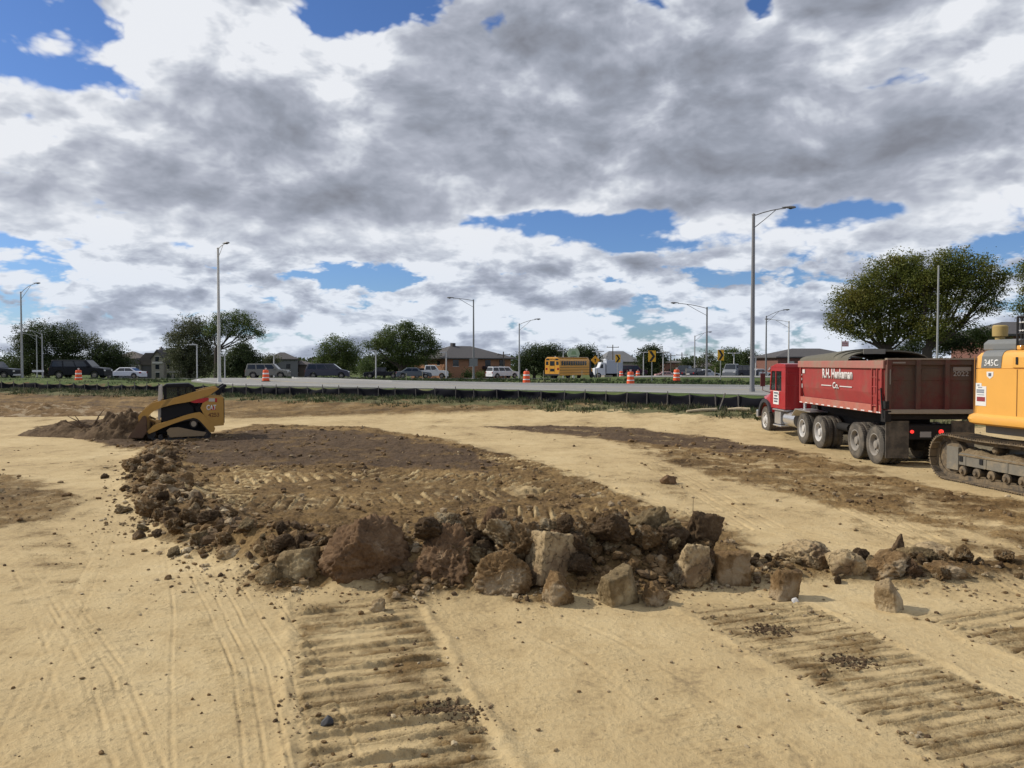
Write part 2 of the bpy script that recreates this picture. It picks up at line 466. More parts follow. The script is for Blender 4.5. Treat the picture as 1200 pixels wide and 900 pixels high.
for T in RUTS: T[0][:] = [tuple(p) for p in PX(T[0])]

def zfar(y):
    return np.interp(y, [0, 59, 70, 80, 122, 200, 400, 3000], [1.05, 1.05, 1.22, 1.12, 0.30, -1.2, -3.0, -8.0])

def base_height(x, y):
    x = np.asarray(x, float); y = np.asarray(y, float)
    s, _, _ = seg_sd(x, y, FENCE)
    z = 0.55 * sstep(s, -9, -0.5) + (zfar(y) + 0.34 * np.exp(-((y - 80) / 11) ** 2) * sstep(x, 4, 15) - 0.55) * sstep(s, -0.3, 2.2)
    return z, s

def ground(x, y, detail=True):
    """height and soil masks of the terrain"""
    x = np.asarray(x, float); y = np.asarray(y, float)
    z, s = base_height(x, y)
    site = 1 - sstep(s, -1.5, 0.5)
    near = site * sstep(60 - y, 0, 10)
    wx = x + 0.5 * fbm(x * 0.9, y * 0.9, 4, 11) + 0.14 * fbm(x * 4, y * 4, 3, 12)
    wy = y + 0.8 * fbm(x * 0.9 + 7, y * 0.7, 4, 13) + 0.2 * fbm(x * 4 + 3, y * 4, 3, 14)
    def zone(k, a=-0.25, b=0.35): return sstep(poly_sd(wx, wy, ZONES[k]), a, b)
    n1 = fbm(x * 0.8, y * 0.8, 5, 21); n2 = fbm(x * 2.7, y * 2.7, 4, 22)
    brown = zone('main') * np.clip(1.0 + 0.5 * n1 + 0.5 * n2, 0.35, 1.1)
    sand = np.maximum(zone('sand1') * (0.22 + 0.9 * n2 + 0.7 * n1), zone('sand2') * (0.15 + 1.0 * n2))
    brown = brown * (1 - np.clip(sand, 0, 1) * 0.9)
    brown = np.maximum(brown, zone('right') * np.clip(0.72 + 1.1 * n1 + 0.6 * n2, 0, 1) * 0.9)
    brown = np.maximum(brown, zone('right2') * np.clip(0.3 + 1.2 * n1 + .6 * n2, 0, 1) * 0.6)
    brown = np.maximum(brown, zone('left') * np.clip(0.75 + 0.5 * n2, 0, 1) * 0.8)
    brown = np.maximum(brown, zone('farleft', -0.8, 0.8) * 0.9)
    brown = np.maximum(brown, zone('farband', -0.8, 0.8) * np.clip(0.8 + 0.6 * n1, 0, 1) * 0.85)
    brown = np.maximum(brown, zone('pile') * 0.95)
    wet = np.maximum(zone('wet1') * np.clip(0.8 + 0.9 * n1, 0, 1), zone('wet2') * np.clip(0.75 + 0.7 * n1, 0, 1))
    wet = np.maximum(wet, np.maximum(zone('farleft', -0.8, 0.8) * np.clip(0.35 + n1, 0, 1), zone('pile') * 0.7))
    brown = np.maximum(brown, wet * 0.95)
    mott = np.clip(fbm(x * 0.42 + 3, y * 0.30, 5, 24, 0.6) * 1.5 + 0.5 * n2 - 0.12, 0, 1) * (0.25 + 0.35 * sstep(y, 9, 16)) * site
    brown = np.maximum(brown, mott)
    _, dw, aw = seg_sd(x, y, WINDROW)
    _, dw2, _ = seg_sd(x, y, WINDROW2)
    wj = 0.25 * fbm(x * 1.3, y * 1.3, 3, 31)
    hw = np.interp(aw, [0, 4, 12, 16, 18, 22], [0.16, 0.22, 0.24, 0.30, 0.50, 0.48])
    sgw = seg_sd(x, y, WINDROW)[0]
    shift = np.interp(aw, [0, 10, 14, 30], [0.0, 0.0, 0.5, 0.5])
    berm = np.exp(-((sgw - shift + wj) / 0.62) ** 2); berm2 = np.exp(-((dw2 + wj) / 0.45) ** 2)
    berm = berm * (1 - sstep(aw, WTOT - 0.9, WTOT)) * sstep(aw, 0, 0.8)
    brown = np.maximum(brown, np.clip(np.maximum(berm * 1.3, berm2 * 0.8) + 0.3 * n2, 0, 1) * np.maximum(berm > 0.25, berm2 > 0.25) * 0.95)
    # broad relief
    z = z + near * (0.05 * fbm(x * 0.16, y * 0.16, 3, 41) + 0.018 * fbm(x * 0.7, y * 0.7, 3, 42))
    z = z + near * (berm * hw + berm2 * 0.10)
    z = z + near * np.exp(-(((x - at(110, 31)) / 2.6) ** 2 + ((y - 31.5) / 1.5) ** 2)) * 0.15
    z = z + zone('farleft', -1.2, 1.2) * (0.12 + 0.14 * fbm(x * 0.5, y * 0.35, 4, 47)) + zone('farband', -1.2, 1.2) * 0.10 * (0.6 + fbm(x * 0.4, y * 0.4, 4, 48))
    if detail:
        rb = np.clip(brown, 0, 1) * near
        lump = fbm(x * 1.9, y * 1.9, 5, 51, 0.6); clod = 1 - np.abs(fbm(x * 4.2, y * 4.2, 4, 52, 0.62)) * 2.2
        z = z + rb * (0.10 * lump + 0.065 * np.clip(clod, 0, 1) * (0.5 + 0.5 * n2))
        z = z + near * (0.0075 * fbm(x * 2.4, y * 2.4, 5, 53, 0.6) + 0.0045 * fbm(x * 18, y * 18, 3, 54)) * (1 + rb)
        # old lanes worn lengthwise
        z = z + near * (1 - rb) * 0.006 * fbm(x * 3.2 + 0.35 * y, y * 0.25, 4, 55)
        rock = near * (1 - rb) * np.clip(fbm(x * 7, y * 7, 3, 56) - 0.42, 0, 1)
        z = z + rock * 0.05
        for path, hwid, pitch, amp, soil in TRACKS:
            P = np.array(path); x0, y0 = P.min(0) - hwid - 0.4; x1, y1 = P.max(0) + hwid + 0.4
            idx = (x > x0) & (x < x1) & (y > y0) & (y < y1)
            if not idx.any(): continue
            xs, ys = x[idx], y[idx]
            sd, d, arc = seg_sd(xs, ys, P)
            fade = sstep(arc, -0.01, 0.35)
            ew = hwid * (1 + 0.10 * fbm(xs * 2.0, ys * 2.0, 3, 61))
            win = (sstep(ew - d, -0.02, 0.10) if hwid > 0.3 else sstep(ew - d, -0.01, 0.03)) * fade
            j = 0.10 * fbm(xs * 0.6, ys * 0.9, 2, 62)
            ph = (arc / pitch + j + 0.12 * sd + 0.06 * fbm(xs * 5, ys * 5, 3, 67)); kk = np.floor(ph); ph = ph - kk - 0.5
            groove = -1.0 * np.exp(-(ph / 0.075) ** 2) + 0.8 * np.exp(-((ph - 0.17) / 0.07) ** 2) + 0.18 * np.exp(-((ph + 0.3) / 0.12) ** 2)
            gate = np.clip(0.70 + 1.5 * fbm(xs * 1.1 + kk * 1.7, ys * 1.1, 4, 63), 0.0, 1.35)
            z[idx] += win * groove * amp * gate * (1 + 0.5 * fbm(xs * 9, ys * 9, 2, 64))
            if hwid > 0.3: z[idx] += 0.6 * amp * np.exp(-((d - ew - 0.07) / 0.06) ** 2) * np.clip(0.5 + fbm(xs * 3, ys * 3, 3, 65), 0, 1)
            if soil < 0:
                st = sstep(np.abs(ph - 0.18), 0.30, 0.12) * gate
                brown[idx] *= 1 - np.clip(win * st * -soil * 1.1, 0, 0.95)
            elif soil:
                bb = win * np.clip(soil + 0.9 * fbm(xs * 1.6, ys * 2.6, 4, 66) + 0.3 * np.exp(-((ph + 0.1) / 0.2) ** 2) * (soil > .2), 0, 1) * min(1, 0.4 + soil)
                brown[idx] = np.maximum(brown[idx], bb)
        for path, offs, gw, dep in RUTS:
            P = np.array(path); x0, y0 = P.min(0) - 1.2; x1, y1 = P.max(0) + 1.2
            idx = (x > x0) & (x < x1) & (y > y0) & (y < y1)
            if not idx.any(): continue
            xs, ys = x[idx], y[idx]
            sd, d, arc = seg_sd(xs, ys, P)
            sd = sd + 0.022 * fbm(arc * 0.8, arc * 0 + 3, 2, 71); inr = sstep(arc, 0.05, 0.8)
            for o_ in offs:
                q = (sd - o_) / gw
                z[idx] += dep * inr * (-np.exp(-q * q) + 0.5 * np.exp(-(np.abs(q) - 1.9) ** 2 * 2)) * np.clip(0.55 + 1.3 * fbm(arc * 1.1 + o_ * 5, xs * 0, 3, 72), 0.0, 1.3)
    weed = sstep(s, -4.6, -2.6) * (1 - sstep(s, 1.0, 2.0)) * np.clip(0.75 + 0.9 * fbm(x * 0.5, y * 0.5, 4, 81), 0, 1)
    return z, s, np.clip(brown, 0, 1), np.clip(wet, 0, 1), np.clip(weed, 0, 1)

def H(x, y):
    return float(ground(np.array([x], float), np.array([y], float), True)[0][0])

def soil_mat():
    m = bpy.data.materials.new('site_soil'); m.use_nodes = True; g = NT(m.node_tree)
    b = m.node_tree.nodes['Principled BSDF']
    A = lambda k: g.n('ShaderNodeAttribute', attribute_name=k).outputs['Fac']
    co = g.n('ShaderNodeTexCoord').outputs['Object']
    n0 = g.noise(co, 0.35, 6, 0.6); n1 = g.noise(co, 2.2, 8, 0.65); n2 = g.noise(co, 14.0, 6, 0.7); n3 = g.noise(co, 70.0, 3, 0.6)
    sand = g.ramp(g.add(g.mul(n0, 0.38), g.add(g.mul(n1, 0.37), g.mul(n2, 0.25))), [(0.38, (0.27, 0.198, 0.105)), (0.46, (0.44, 0.325, 0.164)), (0.56, (0.54, 0.415, 0.222)), (0.66, (0.61, 0.49, 0.285))])
    brown = g.ramp(g.add(g.mul(n0, 0.35), g.add(g.mul(n1, 0.35), g.mul(n2, 0.30))), [(0.38, (0.048, 0.028, 0.011)), (0.45, (0.112, 0.068, 0.027)), (0.53, (0.205, 0.130, 0.052)), (0.65, (0.36, 0.245, 0.108))])
    wet = g.mix(n1, (0.045, 0.030, 0.020), (0.120, 0.078, 0.046))
    weed = g.mix(n1, (0.045, 0.060, 0.018), (0.19, 0.16, 0.075))
    fb = g.smooth(g.add(A('brown'), g.mul(g.add(g.sub(n2, 0.5), g.sub(n1, 0.5)), 1.1)), 0.05, 0.72)
    fw = g.mul(g.smooth(g.add(A('wet'), g.mul(g.sub(n1, 0.5), 1.2)), 0.35, 0.75), 0.85)
    fv = g.smooth(g.add(A('weed'), g.mul(g.sub(n1, 0.5), 1.6)), 0.35, 0.6)
    c = g.mix(fb, sand, brown); c = g.mix(fw, c, wet); c = g.mix(fv, c, weed)
    spk = g.mul(g.smooth(g.noise(co, 38.0, 2, 0.5), 0.70, 0.76), 0.6)
    c = g.mix(spk, c, (0.20, 0.14, 0.08))
    g.put(b.inputs['Base Color'], c)
    b.inputs['Roughness'].default_value = 0.95; b.inputs['Specular IOR Level'].default_value = 0.2
    bp = g.n('ShaderNodeBump'); bp.inputs['Strength'].default_value = 1.0; bp.inputs['Distance'].default_value = 0.032
    g.put(bp.inputs['Height'], g.add(g.add(g.mul(n1, 0.8), g.mul(n2, 0.5)), g.add(g.mul(n3, 0.16), g.mul(g.mul(fb, n2), 0.7))))
    g.put(b.inputs['Normal'], bp.outputs[0])
    return m

def lawn_mat():
    m = bpy.data.materials.new('mown_grass'); m.use_nodes = True; g = NT(m.node_tree)
    b = m.node_tree.nodes['Principled BSDF']; co = g.n('ShaderNodeTexCoord').outputs['Object']
    n0 = g.noise(co, 0.12, 5, 0.6); n1 = g.noise(co, 1.6, 8, 0.7)
    c = g.ramp(g.add(g.mul(n0, 0.5), g.mul(n1, 0.5)), [(0.36, (0.040, 0.060, 0.016)), (0.5, (0.075, 0.105, 0.028)), (0.62, (0.15, 0.15, 0.06))])
    bare = g.smooth(g.noise(co, 0.25, 4, 0.7), 0.60, 0.68)
    c = g.mix(g.mul(bare, 0.6), c, (0.20, 0.15, 0.09))
    g.put(b.inputs['Base Color'], c); b.inputs['Roughness'].default_value = 0.95; b.inputs['Specular IOR Level'].default_value = 0.15
    bp = g.n('ShaderNodeBump'); bp.inputs['Distance'].default_value = 0.12; g.put(bp.inputs['Height'], n1); g.put(b.inputs['Normal'], bp.outputs[0])
    return m

def build_terrain():
    NIN, NOUT = 1000, 26
    u = np.linspace(-1, 1, NIN)
    o = np.linspace(0, 1, NOUT + 1)[1:] ** 1.6
    rows = list(np.linspace(-60, 3.9, 26)[:-1])
    y = 3.9
    while y < 10.5: rows.append(y); y *= 1.0021
    while y < 46: rows.append(y); y *= 1.0032
    while y < 140: rows.append(y); y *= 1.011
    while y < 3000: rows.append(y); y *= 1.06
    rows = np.array(rows)
    win = 0.72 * np.maximum(rows, 3.9) + 1.2; wout = 120 + 1.6 * np.abs(rows)
    X = np.concatenate([-(win[:, None] + o[::-1][None] * wout[:, None]), win[:, None] * u[None], win[:, None] + o[None] * wout[:, None]], 1)
    Y = np.repeat(rows[:, None], X.shape[1], 1)
    z, s, br, we, wd = ground(X.ravel(), Y.ravel())
    V = np.stack([X.ravel(), Y.ravel(), z], 1)
    nr, nc = X.shape
    i = np.arange(nr * nc).reshape(nr, nc)
    F = np.stack([i[:-1, :-1], i[:-1, 1:], i[1:, 1:], i[1:, :-1]], -1).reshape(-1, 4)
    fs = s[F].mean(1); isl = fs > 1.3
    def sub(F_, name, m, attrs):
        used = np.unique(F_); mp = np.full(nr * nc, -1, np.int64); mp[used] = np.arange(len(used))
        return struct(np_mesh(name, V[used], mp[F_], m, attrs={k: v[used] for k, v in attrs.items()}))
    sub(F[~isl], 'ground', soil_mat(), {'brown': br, 'wet': we, 'weed': wd})
    sub(F[isl], 'grass_field', lawn_mat(), {})

build_terrain()

# ------------------------------------------------------------------ roads
NEAR = np.array([(-40, 150), (-36, 110), (-32.5, 84), (-27.5, 66), (-20, 57.2), (-8, 51.2), (0, 47.8), (7, 43.8), (13, 39.8), (22, 34.6), (34, 30), (80, 14)], float)
FARE = np.array([(-30, 150), (-27, 110), (-24.5, 86), (-20.5, 72), (-10, 63.5), (0, 59.0), (8, 56.0), (17, 52.6), (30, 47.5), (45, 41.5), (95, 25)], float)

def resample(P, n):
    d = np.concatenate([[0], np.cumsum(np.hypot(*np.diff(P, axis=0).T))]); t = np.linspace(0, d[-1], n)
    return np.stack([np.interp(t, d, P[:, 0]), np.interp(t, d, P[:, 1])], 1)

def ribbon(name, A, B, lift, m, n=160, k=8, edge=0.12, layer=None):
    A = resample(A, n); B = resample(B, n)
    t = np.linspace(0, 1, k + 1)
    P = A[:, None] * (1 - t)[None, :, None] + B[:, None] * t[None, :, None]
    z = base_height(P[..., 0].ravel(), P[..., 1].ravel())[0].reshape(n, k + 1) + lift
    # side walls so that the slab has real thickness
    P = np.concatenate([P[:, :1], P, P[:, -1:]], 1); z = np.concatenate([z[:, :1] - edge, z, z[:, -1:] - edge], 1)
    V = np.stack([P[..., 0].ravel(), P[..., 1].ravel(), z.ravel()], 1)
    i = np.arange(n * (k + 3)).reshape(n, k + 3)
    F = np.stack([i[:-1, :-1], i[1:, :-1], i[1:, 1:], i[:-1, 1:]], -1).reshape(-1, 4)
    return struct(np_mesh(name, V, F, m, smooth=False))

def road_mat(name, c0, c1, rough=0.9):
    m = bpy.data.materials.new(name); m.use_nodes = True; g = NT(m.node_tree)
    b = m.node_tree.nodes['Principled BSDF']; co = g.n('ShaderNodeTexCoord').outputs['Object']
    n = g.add(g.mul(g.noise(co, 0.2, 5, 0.6), 0.5), g.mul(g.noise(co, 3, 8, 0.7), 0.5))
    g.put(b.inputs['Base Color'], g.ramp(n, [(0.35, c0), (0.65, c1)])); b.inputs['Roughness'].default_value = rough
    return m
M_CONC = road_mat('concrete_road', (0.20, 0.192, 0.176), (0.28, 0.27, 0.245))
M_ASPH = road_mat('asphalt', (0.06, 0.06, 0.06), (0.11, 0.11, 0.105))
ribbon('road', NEAR, FARE, 0.10, M_CONC)
# kerb along the far edge of the road, and painted edge lines
ribbon('kerb', FARE, FARE + np.array([0.09, 0.27]), 0.22, road_mat('kerb_concrete', (0.40, 0.39, 0.36), (0.5, 0.49, 0.46)), k=1, edge=0.22)
M_WHITE = mat('road_paint', (0.72, 0.72, 0.70), 0.8)
N2, F2 = resample(NEAR, 60), resample(FARE, 60)
ribbon('edge_line', N2 * 0.97 + F2 * 0.03, N2 * 0.96 + F2 * 0.04, 0.104, M_WHITE, k=1, edge=0.0)
ribbon('lane_line', N2 * 0.5 + F2 * 0.5, N2 * 0.49 + F2 * 0.51, 0.104, mat('yellow_paint', (0.6, 0.42, 0.05), 0.8), k=1, edge=0.0)
ribbon('side_street', np.array([(11, 73.5), (30, 71)], float), np.array([(13, 77.5), (33, 75)], float), 0.05, M_CONC, n=20, k=3)
ribbon('car_park', np.array([(-130, 84), (-20, 84), (5, 92), (80, 92)], float), np.array([(-130, 100), (-20, 135), (5, 138), (80, 138)], float), 0.04, M_ASPH, n=60, k=24)

# ------------------------------------------------------------------ clods and broken slabs of the windrow
def earth_mat(name, dark, mid, light, pale=None, pale_amt=0.0, bump=0.035, crack=False):
    m = bpy.data.materials.new(name); m.use_nodes = True; g = NT(m.node_tree)
    b = m.node_tree.nodes['Principled BSDF']; co = g.n('ShaderNodeTexCoord').outputs['Object']
    n1 = g.noise(co, 3.0, 8, 0.65); n2 = g.noise(co, 22.0, 6, 0.7)
    f = g.add(g.mul(n1, 0.6), g.mul(n2, 0.4))
    c = g.ramp(f, [(0.34, dark), (0.49, mid), (0.64, light)])
    if pale:
        pf = g.smooth(g.noise(co, 1.7, 6, 0.6), 0.62 - 0.3 * pale_amt, 0.70 - 0.2 * pale_amt)
        c = g.mix(pf, c, pale)
    h = g.add(n1, g.mul(n2, 0.45))
    if crack:
        wv = g.n('ShaderNodeVectorMath', operation='MULTIPLY_ADD'); g.put(wv.inputs[0], g.noise(co, 5.0, 5, 0.6, out=1)); wv.inputs[1].default_value = (0.5, 0.5, 0.5); g.put(wv.inputs[2], co)
        v = g.voro(wv.outputs[0], 3.4, 'DISTANCE_TO_EDGE'); cr = g.smooth(v, 0.0, 0.03)
        h = g.add(h, g.mul(cr, 0.5)); c = g.mix(g.mul(g.sub(1.0, cr), 0.28), c, dark)
    g.put(b.inputs['Base Color'], c); b.inputs['Roughness'].default_value = 0.95; b.inputs['Specular IOR Level'].default_value = 0.2
    bp = g.n('ShaderNodeBump'); bp.inputs['Strength'].default_value = 1.0; bp.inputs['Distance'].default_value = bump * 1.6
    g.put(bp.inputs['Height'], h); g.put(b.inputs['Normal'], bp.outputs[0])
    return m

E_RED = earth_mat('red_brown_clay', (0.075, 0.044, 0.024), (0.150, 0.090, 0.047), (0.235, 0.150, 0.082), (0.28, 0.20, 0.12), 0.1)
E_BRN = earth_mat('brown_clay', (0.080, 0.047, 0.020), (0.175, 0.108, 0.048), (0.29, 0.195, 0.098), (0.34, 0.26, 0.16), 0.35)
E_DRK = earth_mat('dark_clay', (0.050, 0.032, 0.018), (0.108, 0.070, 0.038), (0.185, 0.128, 0.072))
E_TAN = earth_mat('tan_clay', (0.17, 0.118, 0.060), (0.30, 0.215, 0.115), (0.42, 0.315, 0.18), (0.50, 0.40, 0.25), 0.4)
E_GRY = earth_mat('grey_green_marl', (0.105, 0.072, 0.035), (0.20, 0.145, 0.074), (0.31, 0.232, 0.125), (0.40, 0.315, 0.18), 0.25)
E_PAL = earth_mat('pale_broken_slab', (0.22, 0.152, 0.080), (0.37, 0.275, 0.152), (0.49, 0.385, 0.232), (0.20, 0.135, 0.075), 0.4, 0.02, crack=True)

_ICO = {}
def ico(sub):
    if sub not in _ICO:
        bm = bmesh.new(); bmesh.ops.create_icosphere(bm, subdivisions=sub, radius=1.0)
        _ICO[sub] = (np.array([v.co[:] for v in bm.verts]), np.array([[v.index for v in f.verts] for f in bm.faces])); bm.free()
    return _ICO[sub]

def rock_shape(seed, sub=4, planes=14, sharp=45.0, rough=0.10, box=0.0, peak=0.0, flat=0.0):
    r_ = np.random.default_rng(seed); n, F = ico(sub)
    P = r_.normal(size=(planes, 3)); P /= np.linalg.norm(P, axis=1)[:, None]; D = r_.uniform(0.62, 1.0, planes)
    if box:
        P = np.concatenate([P, np.eye(3), -np.eye(3)]); D = np.concatenate([D, np.full(6, 1 - box * 0.5)])
    dots = np.clip(n @ P.T, 1e-3, None); rr = D[None] / dots
    k = sharp; rad = -np.log(np.exp(-k * np.minimum(rr, 4)).sum(1) + np.exp(-k * 1.25)) / k
    rad = np.clip(rad, 0.35, 1.3)
    V = n * rad[:, None]
    q = r_.uniform(-50, 50, 3)
    d1 = pnoise3(V * 1.5 + q, seed); d2 = pnoise3(V * 3.4 + q, seed + 3); d3 = pnoise3(V * 7.5 + q, seed + 9); d4 = pnoise3(V * 16 + q, seed + 19)
    disp = 1.3 * d1 + 1.3 * (0.35 - np.abs(d2) * 1.8) + 0.75 * (0.3 - np.abs(d3) * 1.6) + 0.45 * d4
    if sub > 4: disp = disp + 0.35 * pnoise3(V * 34 + q, seed + 29)
    V = V * (1 + rough * disp)[:, None]
    if peak: V[:, 2] *= 1 + peak * np.clip(1 - np.hypot(V[:, 0], V[:, 1]), 0, 1)
    if flat: V[:, 2] = np.maximum(V[:, 2], -flat + 0.05 * d1)
    V -= (V.max(0) + V.min(0)) / 2; V /= np.abs(V).max(0)
    return V, F

def hero(name, label, px, yb, wpx, hpx, m, seed, d=None, deep=0.75, cat='clod', rz=None, tilt=None, **kw):
    """a clod whose foot the photograph shows at (px, yb); size in its pixels at that distance"""
    if d is None: d = G(px, yb)[1]
    sc = d / FPX; w = wpx * sc; h = hpx * sc
    zt = EYE - (yb - hpx - HOR) * sc; x = at(px, d)
    dy = w * deep; y = d + dy * 0.42
    gz = H(x, y) - 0.17 * w; kw.setdefault('flat', 0.6)
    if tilt is None and wpx > 26: q_ = random.Random(seed); tilt = (q_.uniform(-0.16, 0.16), q_.uniform(-0.22, 0.22)); rz = rz or q_.uniform(-0.5, 0.5)
    zb = min(gz, zt - h) if zt - gz < 1.3 * h else zt - 1.2 * h
    sub = 6 if wpx > 60 else (5 if wpx > 24 else 4)
    V, F = rock_shape(seed, sub, **kw)
    o = np_mesh(name, V * np.array([w / 2, dy / 2, (zt - zb) / 2]), F, m, smooth=True)
    o.location = (x, y, (zt + zb) / 2)
    if rz: o.rotation_euler[2] = rz
    if tilt: o.rotation_euler[0], o.rotation_euler[1] = tilt
    return tag(o, label, cat)

hero('dirt_clod', 'largest smooth reddish brown clod with a long sloping top in the row', 418, 694, 112, 82, E_RED, 101, rough=0.085, planes=8, sharp=40)
hero('dirt_clod', 'second largest reddish brown clod with a crumbly round top, just right of the largest one', 517, 694, 86, 76, E_RED, 102, rough=0.13, planes=9, sharp=40)
hero('dirt_clod', 'dark peaked clod standing highest in the row, behind the two big reddish ones', 571, 668, 52, 66, E_BRN, 103, d=10.2, planes=12, peak=0.25)
hero('dirt_clod', 'rounded brown clod low in the row, left of the leaning pale block', 590, 704, 74, 52, E_BRN, 104, rough=0.1)
hero('broken_slab', 'big pale tan block leaning upright with a flat sunlit face in the row', 648, 694, 56, 66, E_PAL, 105, cat='slab', planes=5, rough=0.05, deep=0.7, box=0.75, rz=0.55, tilt=(-0.12, 0.22))
hero('dirt_clod', 'brown knob with a dark round broken end at the foot of the leaning pale block', 655, 713, 42, 36, E_BRN, 106, rough=0.08, deep=1.0)
hero('dirt_clod', 'pale grey angular clod in front of the row with a flat sunlit left face', 727, 712, 46, 40, E_GRY, 107, planes=5, rough=0.05, box=0.6, rz=0.5, tilt=(0.1, -0.2))
hero('broken_slab', 'cracked pale block stacked upright below the dark overhanging clod', 818, 692, 46, 50, E_PAL, 108, cat='slab', planes=6, rough=0.10, deep=0.7, box=0.6, rz=0.35)
hero('dirt_clod', 'square brown clod at the right end of the high row, beside the cracked pale block', 862, 690, 44, 40, E_BRN, 109, planes=6, box=0.5, rough=0.068)
hero('dirt_clod', 'dark overhanging clod with a dry stem, top right of the high row', 827, 641, 54, 44, E_DRK, 110, d=10.3, planes=10)
hero('dirt_clod', 'dark brown rounded clod left of the cracked pale block', 784, 682, 46, 44, E_DRK, 111)
hero('dirt_clod', 'lumpy brown clod between the pale grey angular and the cracked block', 773, 713, 36, 26, E_BRN, 112, rough=0.12)
hero('dirt_clod', 'upright square brown clod standing alone between the high row and the pale slabs', 927, 705, 32, 33, E_BRN, 113, planes=6, box=0.5, rough=0.068)
hero('broken_slab', 'wide pale slab with a shadowed broken front edge, first right of the high row', 956, 676, 68, 36, E_PAL, 114, cat='slab', planes=6, rough=0.068, deep=1.0)
hero('broken_slab', 'pale tilted slab leaning down to the left beside the wide pale slab', 1000, 684, 46, 36, E_PAL, 115, cat='slab', planes=7, rough=0.068, deep=0.7)
hero('dirt_clod', 'long wedge shaped brown clod tapering to the right among the pale slabs', 1052, 686, 76, 34, E_BRN, 116, planes=8, rough=0.085)
hero('dirt_clod', 'pale pyramid shaped clod lying alone in front of the right end of the row', 1051, 719, 34, 34, E_TAN, 117, planes=6, rough=0.04, peak=0.15, box=0.3, rz=0.8)
hero('dirt_clod', 'small dark clod standing upright behind the long wedge shaped clod', 1058, 657, 18, 30, E_DRK, 118, peak=0.1, rough=0.14)
hero('broken_slab', 'flat pale slab on top of the last slabs at the right end of the row', 1112, 658, 56, 13, E_PAL, 119, d=10.9, cat='slab', planes=6, rough=0.051, deep=0.9)
hero('broken_slab', 'thick pale slab with a dark right end, at the right end of the row', 1130, 669, 40, 24, E_PAL, 120, cat='slab', planes=7)
hero('dirt_clod', 'low brown clod under the slabs at the right end of the row', 1118, 685, 50, 22, E_BRN, 121)
hero('dirt_clod', 'grey brown clod behind the long wedge shaped clod', 1083, 666, 44, 22, E_GRY, 122)
hero('dirt_clod', 'grey green block with vertical breaks, left neighbour of the largest clod', 345, 688, 50, 40, E_GRY, 123, planes=6, box=0.6, rough=0.085)
hero('dirt_clod', 'small grey green block leaning against the left side of the grey green block', 311, 691, 30, 26, E_GRY, 124, planes=7, box=0.4)
hero('dirt_clod', 'layered tan brown clod at the left bend of the row', 266, 666, 38, 24, E_TAN, 125, planes=8)
hero('broken_slab', 'flat pale grey slab lying on top of the left bend of the row', 276, 645, 48, 17, E_PAL, 126, d=11.6, cat='slab', planes=7, rough=0.051, deep=0.9)
hero('dirt_clod', 'tan clod just below the flat pale slab on the left bend', 233, 655, 34, 24, E_TAN, 127)
hero('dirt_clod', 'dark brown upright clod on the left arm of the row', 198, 627, 22, 26, E_DRK, 128)
hero('dirt_clod', 'round striped clod lying alone at the head of the wide track marks', 440, 719, 19, 14, E_TAN, 129)
hero('dirt_clod', 'reddish brown clod lying alone on the bare sand beyond the row', 785, 569, 20, 11, E_RED, 130)
hero('dirt_clod', 'dark clod lying alone on the sand left of the bend of the row', 157, 635, 16, 12, E_DRK, 131)
hero('dark_stone', 'small smooth black stone in the wide track marks', 380, 856, 16, 10, mat('black_stone', (0.03, 0.03, 0.032), 0.6), 132, cat='stone', rough=0.02)
hero('dark_stone', 'white pebble lying right in front of the upright square clod', 936, 709, 9, 6, mat('white_stone', (0.6, 0.58, 0.54), 0.7), 133, cat='stone', rough=0.051)
hero('dirt_clod', 'small brown clod below the striped clod on the sand beside the tyre marks', 193, 683, 10, 7, E_BRN, 134)
hero('dirt_clod', 'brown clod in the middle of the left windrow arm, topmost of its heap', 205, 578, 34, 24, E_BRN, 135, d=16.2)
hero('dirt_clod', 'wide dark clod at the upper end of the left windrow arm', 178, 548, 34, 16, E_DRK, 136)

# the smaller clods piled along the windrow
VAR = []
for i in range(14):
    V, F = rock_shape(300 + i, 5, planes=7 + i % 4, rough=0.14, sharp=45, box=0.3 if i % 3 == 0 else 0)
    me_o = np_mesh('dirt_clod', V, F, [E_BRN, E_DRK, E_RED, E_BRN, E_TAN, E_BRN, E_GRY][i % 7], smooth=True)
    VAR.append(me_o)
def scatter(path, n, smin, smax, spread, label, group, front=0.0, power=2.0, bias=None, pile=0.0, seed=3):
    r_ = np.random.default_rng(seed); P = np.array(path); seg = np.hypot(*np.diff(P, axis=0).T); cum = np.concatenate([[0], np.cumsum(seg)])
    out = []
    for i in range(n):
        t = r_.uniform(0, 1) if bias is None else bias(r_)
        a = t * cum[-1]; k = min(np.searchsorted(cum, a, 'right') - 1, len(seg) - 1)
        p = P[k] + (P[k + 1] - P[k]) * ((a - cum[k]) / seg[k]); dr = (P[k + 1] - P[k]) / seg[k]; nn = np.array([-dr[1], dr[0]])
        off = r_.normal(0, spread) + front
        s = smin + (smax - smin) * r_.uniform() ** power
        q = p + nn * off
        src = VAR[r_.integers(len(VAR))]
        o = src.copy(); COL.objects.link(o)
        sc = s * r_.uniform(0.75, 1.2, 3) * 0.5; sc[2] *= 0.85
        zz = H(q[0], q[1]) + sc[2] * 0.45 + pile * r_.uniform() * max(0, 1 - abs(off - 0.1) / 0.45)
        o.location = (q[0], q[1], zz); o.scale = tuple(sc); o.rotation_euler = tuple(r_.uniform(-0.5, 0.5, 2)) + (r_.uniform(0, 6.28),)
        tag(o, label, 'clod', group); out.append(o)
    return out
W = [tuple(p) for p in WINDROW]
